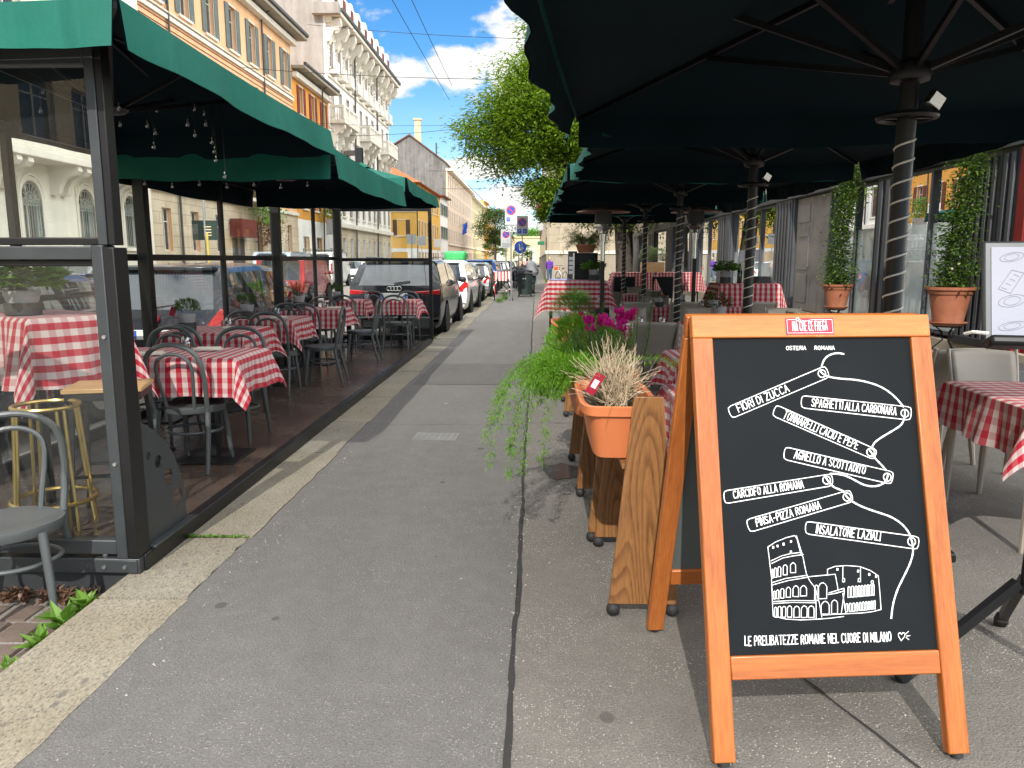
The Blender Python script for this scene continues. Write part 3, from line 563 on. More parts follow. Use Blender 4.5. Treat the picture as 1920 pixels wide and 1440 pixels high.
UC = left_umbrella('farthest green umbrella over the platform end', -2.66, 11.85, .96, 1.58, 2.56, 2.88, .18, (-3.5, 13.72), 2.4, 3)
# festoon lights under the near and middle canopies
def festoon(label, org, strands, sag_pts):
    t = thing('festoon_lights', label, 'string lights', org, 0, 'festoon lights under the green umbrellas'); mb = MB()
    for p in strands: mb.tube(p, .003, 4)
    mb.build('cord', M_['black'], t, ang=0); bm_ = None
    for p in sag_pts:
        if bm_ is None:
            b = MB(); b.lathe([(.001, -.021), (.01, -.018), (.014, -.008), (.012, .004), (.006, .013)], 10); bm_ = b.build('bulb', M_['bulb'], t, loc=p)
            c = MB(); c.cyl((0,0,.01), (0,0,.026), .006, n=8); c.build('socket', M_['silver'], bm_)
        else: inst(bm_, t, p)
rb_ = random.Random(11); st = []; bl = []
for (x, y, n_) in ((-.05, .05, 3), (-.28, -.2, 2), (.1, -.1, 2), (.42, .55, 6), (.38, .35, 3), (.05, .4, 4), (-.2, .5, 2)):
    zt = .42
    for i in range(n_):
        xx, yy, zb = x+rb_.uniform(-.05,.05), y+rb_.uniform(-.05,.05), .38-.075*i-rb_.uniform(0,.05)
        st.append([(xx, yy, zt), (xx+.006, yy, zb+.03)]); bl.append((xx, yy, zb))
festoon('clear bulbs dangling in clusters under the nearest green umbrella', (-2.66, 4.9, 2.12), st, bl)
st = [[(-.8+.2*i, -1.55+.03*i, .2-.03*sin(i*1.1)) for i in range(9)]]; bl = [(-.8+.23*i, -1.55+.03*i, .14-.02*(i % 2)) for i in range(7)]
festoon('row of small clear bulbs under the near edge of the middle green umbrella', (-2.62, 8.35, 2.02), st, bl)
# ---------------------------------------------------------------- furniture
def cloth_mb(w, d, drop, seed, rot=False, dropy=None):
    r = random.Random(seed); mb = MB(); dy = dropy or drop; A = w/2+drop; B = d/2+dy; nu = max(14, int(2*A/.035)); nv = max(14, int(2*B/.035))
    p1, p2, p3 = r.uniform(0,6), r.uniform(0,6), r.uniform(0,6); k1, k2 = r.uniform(7,12), r.uniform(7,12)
    def fn(u, v):
        a = -A+2*A*u; b = -B+2*B*v; ex = max(abs(a)-w/2, 0); ey = max(abs(b)-d/2, 0); sx = 1 if a > 0 else -1; sy = 1 if b > 0 else -1
        if ex == 0 and ey == 0: return (a, b, .002*sin(a*9+p1)*sin(b*8+p2))
        if ey == 0: wv = .10*ex*sin(k1*b+p1*sx)+.05*ex*sin(k1*2.7*b+p3); return (sx*(w/2+.1*ex+wv+.006), b, -ex*.985 if ex > .02 else -ex*ex*25)
        if ex == 0: wv = .10*ey*sin(k2*a+p2*sy)+.05*ey*sin(k2*2.7*a+p3); return (a, sy*(d/2+.1*ey+wv+.006), -ey*.985 if ey > .02 else -ey*ey*25)
        rho = sqrt(ex*ex+ey*ey); th = atan2(ey, ex); rr = rho*(.1+.26*sin(2*th)); off = .16*rho*sin(2*th)*sin(p1*sx+p2*sy+3)
        wx = .10*ex*sin(k1*sy*d/2+p1*sx)+.05*ex*sin(k1*2.7*sy*d/2+p3); wy = .10*ey*sin(k2*sx*w/2+p2*sy)+.05*ey*sin(k2*2.7*sx*w/2+p3); fx = cos(th)**2; fy = sin(th)**2
        return (sx*(w/2+rr*cos(th)+.006+wx*fx)+off*sin(th), sy*(d/2+rr*sin(th)+.006+wy*fy)-off*cos(th), -rho*(.985-.06*sin(2*th)))
    mb.grid(fn, nu, nv, uvfn=(lambda u, v: (B*2*v+.013, A*2*u)) if rot else (lambda u, v: (A*2*u+.02, B*2*v+.01))); return mb
def cloth(label, x, y, z, w, d, drop, seed, rz=0, rot=False, grp='red gingham tablecloths', dropy=None, mat='ging'):
    o = cloth_mb(w, d, drop, seed, rot, dropy).build('tablecloth', M_[mat], loc=(x, y, z), rz=rz, ang=60)
    return tag(o, label, 'tablecloth', grp)
def table_pedestal(label, x, y, z, w, d, rz=0, floor=.05, grp='dining tables on the platform'):
    t = thing('dining_table', label, 'table', (x, y, floor), rz, grp); h = z-floor-.012
    mb = MB(); mb.box(-w/2+.005, w/2-.005, -d/2+.005, d/2-.005, h-.03, h); mb.build('tabletop', M_['potdark'], t, bevel=.004)
    mb = MB(); mb.box(-.035, .035, -.035, .035, .012, h-.03); mb.build('column', M_['black'], t, bevel=.003)
    mb = MB(); mb.box(-.23, .23, -.23, .23, 0, .012); mb.build('base_plate', M_['black'], t, bevel=.003); return t
def table_legs(label, x, y, z, w, d, rz=0, grp='terrace tables', hi=False):
    t = thing('bar_table' if hi else 'terrace_table', label, 'table', (x, y, 0), rz, grp); h = z-.012; m = M_['black'] if hi else M_['taupe']
    mb = MB(); mb.box(-w/2+.005, w/2-.005, -d/2+.005, d/2-.005, h-.03, h); mb.build('tabletop', m, t, bevel=.004)
    for sx in (-1, 1):
        for sy in (-1, 1):
            mb = MB(); mb.tube([(sx*(w/2-.04), sy*(d/2-.04), 0), (sx*(w/2-.045), sy*(d/2-.045), h-.03)], [.016, .026], 8); mb.build('leg', m, t)
    mb = MB()
    for sy in (-1, 1): mb.prism([(-w/2+.04, h-.12), (-w/2+.09, h-.12), (-w/2+.14, h-.075), (w/2-.14, h-.075), (w/2-.09, h-.12), (w/2-.04, h-.12), (w/2-.04, h-.03), (-w/2+.04, h-.03)], -.01, .01, lambda u, v, hh, sy=sy: (u, sy*(d/2-.045)+hh, v))
    for sx in (-1, 1): mb.prism([(-d/2+.04, h-.12), (-d/2+.09, h-.12), (-d/2+.14, h-.075), (d/2-.14, h-.075), (d/2-.09, h-.12), (d/2-.04, h-.12), (d/2-.04, h-.03), (-d/2+.04, h-.03)], -.01, .01, lambda u, v, hh, sx=sx: (sx*(w/2-.045)+hh, u, v))
    mb.build('apron', m, t); return t
def bistro_chair():                                # faces +y
    t = thing('bistro_chair', 'x', 'chair', (0,0,0), 0, 'bentwood style chairs on the platform'); m = M_['chair']
    mb = MB(); n = 36; rim = []
    for i in range(n):
        a = 2*pi*i/n; rr = .205*(1+.07*cos(2*a)**2); rim.append((rr*cos(a)*1.0, rr*sin(a)*.98))
    vs = [(x*.55, y*.55, .442) for x, y in rim]+[(x*.9, y*.9, .452) for x, y in rim]+[(x, y, .45) for x, y in rim]+[(x*1.01, y*1.01, .435) for x, y in rim]+[(x*.97, y*.97, .405) for x, y in rim]
    fs = [tuple(range(n)), tuple(reversed(range(4*n, 5*n)))]+[(q*n+i, (q+1)*n+i, (q+1)*n+(i+1) % n, q*n+(i+1) % n) for q in range(4) for i in range(n)]; mb.add(vs, [tuple(f) for f in fs]); mb.build('seat', m, t, ang=50)
    P = [(-.188,-.165,.40), (-.2,-.195,.52), (-.208,-.215,.64), (-.2,-.235,.74)]+[(-.19*cos(a)*1.0, -.24-.012*sin(a), .765+.125*sin(a)) for a in [radians(8+164*i/14) for i in range(15)]]+[(.2,-.235,.74), (.208,-.215,.64), (.2,-.195,.52), (.188,-.165,.40)]
    mb = MB(); mb.tube(P, .0165, 10); mb.build('back_frame', m, t, ang=0)
    P = [(-.098,-.17,.44), (-.108,-.19,.53), (-.122,-.213,.63), (-.128,-.226,.71)]+[(-.124*cos(a), -.232-.008*sin(a), .735+.09*sin(a)) for a in [radians(8+164*i/12) for i in range(13)]]+[(.128,-.226,.71), (.122,-.213,.63), (.108,-.19,.53), (.098,-.17,.44)]
    mb = MB(); mb.tube(P, .0125, 8); mb.build('inner_hoop', m, t, ang=0)
    for sx in (-1, 1):
        mb = MB(); mb.tube([(sx*.188,-.165,.43), (sx*.195,-.19,.28), (sx*.207,-.255,0)], [.02,.0185,.014], 10); mb.build('leg', m, t)
        mb = MB(); mb.tube([(sx*.145,.14,.42), (sx*.16,.165,.22), (sx*.172,.19,0)], [.02,.0185,.013], 10); mb.build('leg', m, t)
    mb = MB(); mb.tube([(.178*cos(a)*(1+.08*cos(2*a)**2), .175*sin(a)-.01, .265) for a in [2*pi*i/28 for i in range(28)]], .0105, 8, closed=True); mb.build('stretcher', m, t)
    return t
def taupe_chair():                                 # faces +y
    t = thing('terrace_chair', 'x', 'chair', (0,0,0), 0, 'taupe plastic chairs on the terrace'); m = M_['taupe']
    mb = MB(); mb.grid(lambda u, v: ((u-.5)*(.43-.03*v), -.2+.42*v, .455-.02*sin(pi*u)*sin(pi*v)-.02*max(0, v-.85)*6), 10, 10); s_ = mb.build('seat', m, t, solid=.022)
    mb = MB(); mb.grid(lambda u, v: ((u-.5)*(.40+.035*v), -.205-.05*v-.055*v*v-.035*sin(pi*u)*(.4+.6*v), .52+.36*v-.012*(1-sin(pi*u))*v), 12, 10); mb.build('backrest', m, t, solid=.012)
    mb = MB()
    for sx in (-1, 1): mb.tube([(sx*.205,-.2,.44), (sx*.212,-.235,.6), (sx*.222,-.285,.78), (sx*.226,-.318,.885)], [.021,.019,.016,.013], 8)
    mb.bar((-.2,-.208,.50), (.2,-.208,.50), .025, .05); mb.build('back_frame', m, t, ang=50)
    for sx in (-1, 1):
        mb = MB(); mb.tube([(sx*.2,-.19,.45), (sx*.215,-.25,.2), (sx*.222,-.285,0)], [.027,.022,.016], 8); mb.build('leg', m, t)
        mb = MB(); mb.tube([(sx*.19,.19,.44), (sx*.205,.205,.2), (sx*.21,.21,0)], [.027,.022,.016], 8); mb.build('leg', m, t)
    return t
BC = bistro_chair(); TC = taupe_chair(); used = {}
def put(src, x, y, z, deg, label, grp=None):
    if src.name not in used: used[src.name] = 1; src.location = (x, y, z); src.rotation_euler = (0, 0, radians(deg)); src['label'] = label; o = src
    else: o = dup(src, (x, y, z), radians(deg), label)
    if grp: o['group'] = grp
    return o
put(BC, -2.36, 3.24, -.105, 205, 'grey bentwood style chair standing alone on the gutter outside the glass', 'bentwood style chairs')
BC['group'] = 'bentwood style chairs on the platform'
for x, y, d, l in ((-2.42, 5.28, -4, 'bentwood style chair with its back to us at the first dining table'),
                   (-3.08, 6.12, 178, 'bentwood style chair left behind the first dining table, facing us'), (-2.46, 6.1, 183, 'bentwood style chair right behind the first dining table beside the tumbler'),
                   (-3.12, 6.78, 3, 'bentwood style chair with its back to us at the table with the grassy pot'), (-3.22, 8.12, 180, 'bentwood style chair beyond the second table, half hidden'),
                   (-2.86, 8.38, -3, 'bentwood style chair with its back to us at the third table'), (-2.52, 8.98, 96, 'bentwood style chair turned sideways at the pavement end of the third table'),
                   (-3.2, 9.6, 182, 'bentwood style chair on the far side of the third table'), (-3.0, 10.1, -2, 'bentwood style chair with its back to us at the fourth table'),
                   (-2.5, 10.95, 94, 'bentwood style chair turned sideways at the pavement end of the fourth table'), (-3.25, 11.4, 180, 'bentwood style chair on the far side of the fourth table'),
                   (-3.1, 12.45, 2, 'left bentwood style chair with its back to us at the last platform table'), (-2.24, 12.45, -3, 'right bentwood style chair with its back to us at the last platform table'),
                   (-2.9, 13.5, 184, 'left bentwood style chair against the far glass screen'), (-2.3, 13.52, 178, 'right bentwood style chair against the far glass screen')):
    put(BC, x, y, .05, d, l)
tbs = [('first', -2.68, 5.5, 1.24, .66, .27), ('second', -3.12, 7.38, .82, .82, .27), ('third', -3.14, 8.92, .78, .74, .26), ('fourth', -3.08, 10.7, .8, .72, .26)]
for i, (nm_, x, y, w, d, dr) in enumerate(tbs):
    if i == 0:
        table_pedestal('pedestal table under the first gingham cloth, nearer the pavement', x+.29, y, .83, .62, .64); table_pedestal('pedestal table under the first gingham cloth, nearer the street', x-.34, y, .83, .6, .64)
    else: table_pedestal('pedestal table under the %s gingham cloth along the platform' % nm_, x, y, .83, w-.01, d-.01)
    cloth('%s gingham cloth from the near glass along the platform, with %s' % (nm_, ['a folded napkin and tumbler', 'a tagged grassy pot', 'a round heather pot', 'a sprouting pot'][i]), x, y, .832, w, d, dr, 20+i, rot=False)
for i, x in enumerate((-2.3, -3.18)):
    table_pedestal('pedestal table at the %s end of the last platform row' % ('pavement' if i == 0 else 'street'), x, 12.98, .83, .64, .55); cloth('red gingham cloth at the %s end of the last platform row' % ('pavement' if i == 0 else 'street'), x, 12.98, .832, .65, .56, .24, 30+i)
# high table, stool and brass stool behind the near glass
t = thing('bar_table', 'high table under a draped gingham cloth just behind the near glass', 'table', (-3.1, 4.75, .05), -.55)
mb = MB(); mb.box(-.38, .38, -.26, .26, 1.06, 1.1); mb.build('tabletop', M_['potdark'], t, bevel=.004)
for sx in (-1, 1):
    for sy in (-1, 1): mb = MB(); mb.box(sx*.33-.02, sx*.33+.02, sy*.21-.02, sy*.21+.02, 0, 1.06); mb.build('leg', M_['black'], t)
cloth('red gingham cloth draped deep over the high table behind the near glass', -3.1, 4.75, 1.165, .8, .56, .42, 41, rz=-.55, mat='ging2')
def wood_stool(label, x, y, rz):
    t = thing('bar_stool', label, 'stool', (x, y, .05), rz)
    mb = MB(); mb.box(-.2, .2, -.17, .17, .735, .76); mb.build('seat', M_['pine'], t, bevel=.004)
    mb = MB(); mb.box(-.19, .19, -.16, .16, .69, .734); mb.build('seat_frame', M_['black'], t, bevel=.003)
    for sx in (-1, 1):
        for sy in (-1, 1): mb = MB(); mb.bar((sx*.16, sy*.13, .7), (sx*.2, sy*.17, 0), .024, .024, up=(0,1,0)); mb.build('leg', M_['black'], t)
    mb = MB()
    for z, q in ((.27, .187),):
        mb.bar((-q, -.155, z), (q, -.155, z), .018, .018); mb.bar((-q, .155, z), (q, .155, z), .018, .018); mb.bar((-q, -.155, z), (-q, .155, z), .018, .018); mb.bar((q, -.155, z), (q, .155, z), .018, .018)
    mb.build('footrest', M_['black'], t); return t
wood_stool('black bar stool with a pale wooden seat behind the near glass post', -2.4, 4.2, .28)
t = thing('brass_stool', 'brass tube bar stool with looped legs behind the near glass', 'stool', (-2.55, 3.86, .05), .2)
for a in (45, 135, 225, 315):
    mb = MB(); ca, sa = cos(radians(a)), sin(radians(a)); px_, py_ = -sa*.018, ca*.018
    for s_ in (-1, 1): mb.tube([(ca*.15+s_*px_, sa*.15+s_*py_, .70), (ca*.17+s_*px_, sa*.17+s_*py_, .4), (ca*.2+s_*px_, sa*.2+s_*py_, .05), (ca*.2, sa*.2, .012)], .0095, 8)
    mb.build('leg', M_['gold'], t)
mb = MB(); mb.tube([(.2*cos(a), .2*sin(a), .2) for a in [2*pi*i/24 for i in range(24)]], .013, 8, closed=True); mb.build('foot_ring', M_['gold'], t)
mb = MB(); mb.tube([(.155*cos(a), .155*sin(a), .7) for a in [2*pi*i/24 for i in range(24)]], .012, 8, closed=True); mb.build('seat_ring', M_['gold'], t)
# potted plants
LF = {'basil': leafmat('basil_leaf', (.08,.2,.035), (.17,.33,.07), .35), 'fern': leafmat('fern_leaf', (.1,.26,.02), (.22,.42,.05), .4), 'rosem': leafmat('rosemary_leaf', (.09,.2,.05), (.2,.34,.1), .3),
      'heath': leafmat('heather_needle', (.045,.1,.02), (.1,.17,.035), .2), 'dark': leafmat('dark_leaf', (.02,.06,.015), (.055,.12,.03), .2), 'straw': plain('dry_lavender_stem', (.5,.4,.27), .8, var=.2), 'olive': leafmat('olive_leaf', (.06,.1,.04), (.13,.18,.08), .2),
      'jas': leafmat('jasmine_leaf', (.05,.12,.018), (.17,.28,.05), .35), 'tree': leafmat('tree_leaf', (.1,.2,.018), (.24,.36,.035), .5), 'fartree': leafmat('far_tree_leaf', (.04,.09,.02), (.09,.16,.03), .35), 'suc': leafmat('succulent_leaf', (.05,.1,.02), (.14,.18,.04), .2)}
M_['magenta'] = leafmat('magenta_petal', (.5,.01,.22), (.75,.03,.42), .3)
M_['flower'] = plain('pale_flower', (.75,.62,.4), .7)
def needles(mb, c, rx, rz_, n, ln, w, r, up=.6, mi=0):
    for i in range(n):
        a = r.uniform(0, 2*pi); q = sqrt(r.random()); z = r.uniform(-.2, 1); s_ = sqrt(max(0, 1-z*z*.8)); p = Vector((c[0]+rx*q*s_*cos(a), c[1]+rx*q*s_*sin(a), c[2]+rz_*z))
        d = Vector((cos(a)*q, sin(a)*q, up+r.uniform(0,.8))); mb.leaf(p, d, (cos(a+1), sin(a+1), .4), ln*r.uniform(.6, 1.2), w, mi)
def pot(mb, r0, r1, h, rim=.012, mi=0, z=0): mb.lathe([(r0*.98, z), (r0, z+.002), (r1, z+h-.03), (r1+rim, z+h-.03), (r1+rim, z+h), (r1-.008, z+h), (r1-.012, z+h-.025), (.001, z+h-.025)], 24, mi=mi)
def small_pot(label, x, y, z, kind, grp='pots on the platform tables', s=1., tagc=None, double=True, seed=1, zf=1.):
    r = random.Random(seed); t = thing('potted_plant', label, 'potted plant', (x, y, z), r.uniform(0, 6), grp)
    mb = MB()
    if double: mb.lathe([(.062*s, 0), (.066*s, .004), (.07*s, .075*s*zf), (.062*s, .075*s*zf), (.06*s, .02), (.001, .02)], 24); mb.build('pot_cover', M_['potdark'], t); z0 = .03*s*zf
    else: z0 = 0
    mb = MB(); pot(mb, .05*s, .064*s, .115*s*zf, .004, z=z0); mb.build('pot', M_['potgrey'] if double else M_['potdark'], t)
    mb = MB(); zt = z0+.1*s*zf
    if kind == 'heath': needles(mb, (0,0,zt+.045*s), .095*s, .075*s, 620, .035*s, .005*s, r)
    elif kind == 'basil':
        for i in range(260):
            a = r.uniform(0, 2*pi); q = sqrt(r.random()); e = r.uniform(-.3, 1); p = (q*.125*s*cos(a), q*.125*s*sin(a), zt+.03*s+.125*s*r.random()*(1.15-q*.7)); mb.leaf(p, (cos(a), sin(a), e*.5), (0,0,1), .07*s*r.uniform(.6,1.2), .045*s, bend=-.3)
    elif kind == 'sprig':
        for i in range(16):
            a = r.uniform(0, 2*pi); tp = Vector((cos(a)*.09*s, sin(a)*.09*s, zt+r.uniform(.1,.2)*s)); b0 = Vector((cos(a)*.02*s, sin(a)*.02*s, zt)); mb.tube([b0, b0.lerp(tp, .5)+Vector((0,0,.02*s)), tp], .0025*s, 4)
            for q in range(14): mb.leaf(b0.lerp(tp, .25+.75*q/14), (cos(a+q*2.4), sin(a+q*2.4), .7), (0,0,1), .035*s, .009*s)
    elif kind == 'leafy':
        for i in range(110):
            a = r.uniform(0, 2*pi); q = sqrt(r.random()); p = (q*.1*s*cos(a), q*.1*s*sin(a), zt+.13*s*r.random()*(1.2-q*.6)); mb.leaf(p, (cos(a), sin(a), r.uniform(-.2,.8)), (0,0,1), .055*s*r.uniform(.6,1.2), .022*s)
    elif kind == 'suc':
        for i in range(60):
            a = r.uniform(0, 2*pi); q = r.random(); mb.leaf((q*.05*s*cos(a), q*.05*s*sin(a), zt), (cos(a)*q, sin(a)*q, .7), (cos(a), sin(a), -.5), .1*s*r.uniform(.6,1.1), .018*s)
    mb.build('foliage', LF[{'heath':'heath','basil':'basil','sprig':'olive','leafy':'dark','suc':'suc'}[kind]], t, ang=0)
    if tagc:
        mb = MB(); mb.box(-.025, .025, -.001, .001, 0, .09); o = mb.build('plant_tag', M_['red'], t, loc=(.0, 0, zt)); o.rotation_euler = (.25, .3, -t.rotation_euler.z+tagc); o.location = (Matrix.Rotation(-t.rotation_euler.z, 3, 'Z') @ Vector((-.1*s, -.06*s, zt)))
    return t
small_pot('big leafy basil in a grey pot on the high gingham table', -3.12, 4.6, 1.167, 'basil', s=1.5, seed=2, zf=.68)
small_pot('round green heather pot with a red tag on the second platform table', -3.27, 7.12, .834, 'heath', s=1.15, tagc=.5, seed=3)
small_pot('round green heather pot on the third platform table', -3.3, 8.72, .834, 'heath', s=1.1, tagc=-.6, seed=4)
small_pot('upright sprouting herb in a dark pot on the fourth platform table', -3.28, 10.6, .834, 'sprig', s=1.2, tagc=1., seed=5)
small_pot('small heather pot on the last platform table by the far screen', -3.3, 12.7, .834, 'heath', s=1.0, seed=6)
small_pot('low grassy plant behind the basil on the high gingham table', -3.36, 4.9, 1.167, 'sprig', s=.8, seed=8)
TUM = None
def tumbler(x, y, z, label, grp):
    global TUM
    if TUM is None:
        TUM = thing('tumbler', label, 'tumbler', (x, y, z), 0, grp); mb = MB(); mb.lathe([(.036, 0), (.037, .002), (.0405, .03), (.038, .06), (.031, .085), (.024, .092), (.001, .093)], 20); mb.build('bowl', M_['tumbler'], TUM)
        mb = MB(); mb.lathe([(.025, .0925), (.028, .095), (.025, .098), (.001, .098)], 16); mb.build('foot', M_['tumbler'], TUM); return TUM
    return dup(TUM, (x, y, z), 0, label, grp)
def napkin(x, y, z, rz, label, grp='folded napkins'):
    mb = MB(); mb.grid(lambda u, v: ((u-.5)*.2, (v-.5)*.11, .002), 2, 2); mb.box(-.1, .1, -.055, .055, .002, .008); mb.box(-.095, .085, -.05, .04, .0085, .016); mb.tube([(-.09, .045, .014), (.085, .042, .015)], .007, 8)
    o = mb.build('napkin', M_['napkin'], loc=(x, y, z), rz=rz, bevel=.002); return tag(o, label, 'napkin', grp)
for i, (x, y, l) in enumerate(((-2.62, 5.66, 'upturned tumbler beside the napkin on the first platform cloth'), (-3.15, 5.55, 'upturned tumbler on the first platform cloth seen through the post gap'), (-3.05, 7.55, 'upturned tumbler near the pot on the second platform cloth'), (-3.1, 9.15, 'upturned tumbler on the third platform cloth'), (-3.0, 10.85, 'upturned tumbler on the fourth platform cloth'), (-2.85, 12.95, 'upturned tumbler at the last platform row'))):
    tumbler(x, y, .835, l, 'tumblers on the platform tables')
for x, y, a, l in ((-2.44, 5.62, .1, 'beige folded napkin right of the tumbler on the first platform cloth'), (-2.72, 5.32, .5, 'beige folded napkin behind the chair back on the first platform cloth'), (-2.95, 7.4, .2, 'beige folded napkin on the second platform cloth'), (-2.95, 8.75, .4, 'beige folded napkin on the third platform cloth'), (-2.8, 10.6, .2, 'beige folded napkin on the fourth platform cloth'), (-2.3, 12.9, .2, 'beige folded napkin on the last platform cloth')):
    napkin(x, y, .836, a, l, 'napkins on the platform tables')
# ---------------------------------------------------------------- chalkboard A-sign
FONT = {'A': [[(0,0),(.27,1),(.54,0)],[(.1,.36),(.44,.36)]], 'B': [[(0,0),(0,1),(.3,1),(.46,.9),(.46,.66),(.3,.53),(0,.53)],[(.3,.53),(.5,.4),(.5,.14),(.34,0),(0,0)]], 'C': [[(.5,.86),(.38,.99),(.18,.99),(.02,.8),(0,.5),(.02,.2),(.18,.01),(.38,.01),(.5,.14)]],
 'D': [[(0,0),(0,1),(.24,1),(.46,.82),(.5,.5),(.46,.18),(.24,0),(0,0)]], 'E': [[(.45,1),(0,1),(0,0),(.46,0)],[(0,.52),(.36,.52)]], 'F': [[(.45,1),(0,1),(0,0)],[(0,.52),(.36,.52)]], 'G': [[(.5,.86),(.38,.99),(.18,.99),(.02,.8),(0,.5),(.02,.2),(.18,.01),(.36,.01),(.5,.16),(.5,.46),(.28,.46)]],
 'H': [[(0,0),(0,1)],[(.48,0),(.48,1)],[(0,.52),(.48,.52)]], 'I': [[(0,0),(0,1)]], 'L': [[(0,1),(0,0),(.42,0)]], 'M': [[(0,0),(.05,1),(.32,.3),(.6,1),(.65,0)]], 'N': [[(0,0),(0,1),(.48,0),(.48,1)]],
 'O': [[(.26,1),(.08,.92),(0,.7),(0,.3),(.08,.08),(.26,0),(.44,.08),(.52,.3),(.52,.7),(.44,.92),(.26,1)]], 'P': [[(0,0),(0,1),(.32,1),(.48,.88),(.48,.6),(.32,.47),(0,.47)]], 'R': [[(0,0),(0,1),(.32,1),(.47,.88),(.47,.64),(.32,.52),(0,.52)],[(.22,.52),(.5,0)]],
 'S': [[(.46,.86),(.34,.99),(.14,.99),(.02,.86),(.03,.68),(.16,.55),(.36,.44),(.48,.28),(.44,.1),(.3,.01),(.12,.01),(0,.15)]], 'T': [[(0,1),(.5,1)],[(.25,1),(.25,0)]], 'U': [[(0,1),(0,.22),(.1,.04),(.25,0),(.4,.04),(.5,.22),(.5,1)]], 'V': [[(0,1),(.26,0),(.52,1)]], 'Z': [[(0,1),(.48,1),(0,0),(.5,0)]], '-': [[(.05,.45),(.35,.45)]]}
def adv(ch): return .34 if ch == ' ' else (.17 if ch == 'I' else max(p[0] for st in FONT[ch] for p in st)+.17)
def smooth_pl(p, it=1):
    for _ in range(it):
        q = [p[0]]
        for a, b in zip(p, p[1:]): q += [tuple(a[i]*.75+b[i]*.25 for i in (0,1)), tuple(a[i]*.25+b[i]*.75 for i in (0,1))]
        q.append(p[-1]); p = q
    return p
ZL = [0]
def stroke(mb, pl, w, h0=.0006):
    for i in range(1, len(pl)-1):                  # break the ribbon at sharp corners
        a = Vector(pl[i])-Vector(pl[i-1]); b = Vector(pl[i+1])-Vector(pl[i])
        if a.length > 1e-6 and b.length > 1e-6 and a.normalized().dot(b.normalized()) < .45 and a.length > w*1.2 and b.length > w*1.2: stroke(mb, pl[:i+1], w, h0); stroke(mb, pl[i:], w, h0); return
    P = [Vector((a, b)) for a, b in pl]; P = [p for i, p in enumerate(P) if i == 0 or (p-P[i-1]).length > 1e-6]; kk = len(P)
    if kk < 2: return
    if (P[0]-P[-1]).length > 1e-5: P[0] = P[0]-(P[1]-P[0]).normalized()*w*.4; P[-1] = P[-1]+(P[-1]-P[-2]).normalized()*w*.4
    ZL[0] = (ZL[0]+1) % 40; z = h0+ZL[0]*.00002; vs = []
    for i in range(kk):
        d = (P[min(i+1, kk-1)]-P[max(i-1, 0)]); d = d.normalized() if d.length > 1e-9 else Vector((1,0)); n_ = Vector((-d.y, d.x)); m_ = 1.
        if 0 < i < kk-1:
            d1 = (P[i]-P[i-1]).normalized(); m_ = min(1.25, 1/max(.5, abs(Vector((-d1.y, d1.x)).dot(n_))))
        ww = w*.5*m_*(1+.12*sin(i*2.1+pl[0][0]*90)); vs += [(P[i].x+n_.x*ww, P[i].y+n_.y*ww, z), (P[i].x-n_.x*ww, P[i].y-n_.y*ww, z)]
    mb.add(vs, [(2*i, 2*i+1, 2*i+3, 2*i+2) for i in range(kk-1)])
def lettering(mb, s, a, b, up, w, r, jit=.03):     # s from baseline a to b, cap-height vector up (2D)
    a = Vector(a); b = Vector(b); up = Vector(up); tot = sum(adv(c) for c in s)-.17; x = 0; d = (b-a)/tot
    for ch in s:
        if ch != ' ':
            jy = r.uniform(-jit, jit); js = 1+r.uniform(-jit, jit)
            for st in FONT[ch]:
                pl = smooth_pl(st, 2) if ch in 'BCDGOPRSU' else st
                stroke(mb, [tuple(a+d*(x+px_*.9)+up*(py_*js+jy)) for px_, py_ in pl], w)
        x += adv(ch)
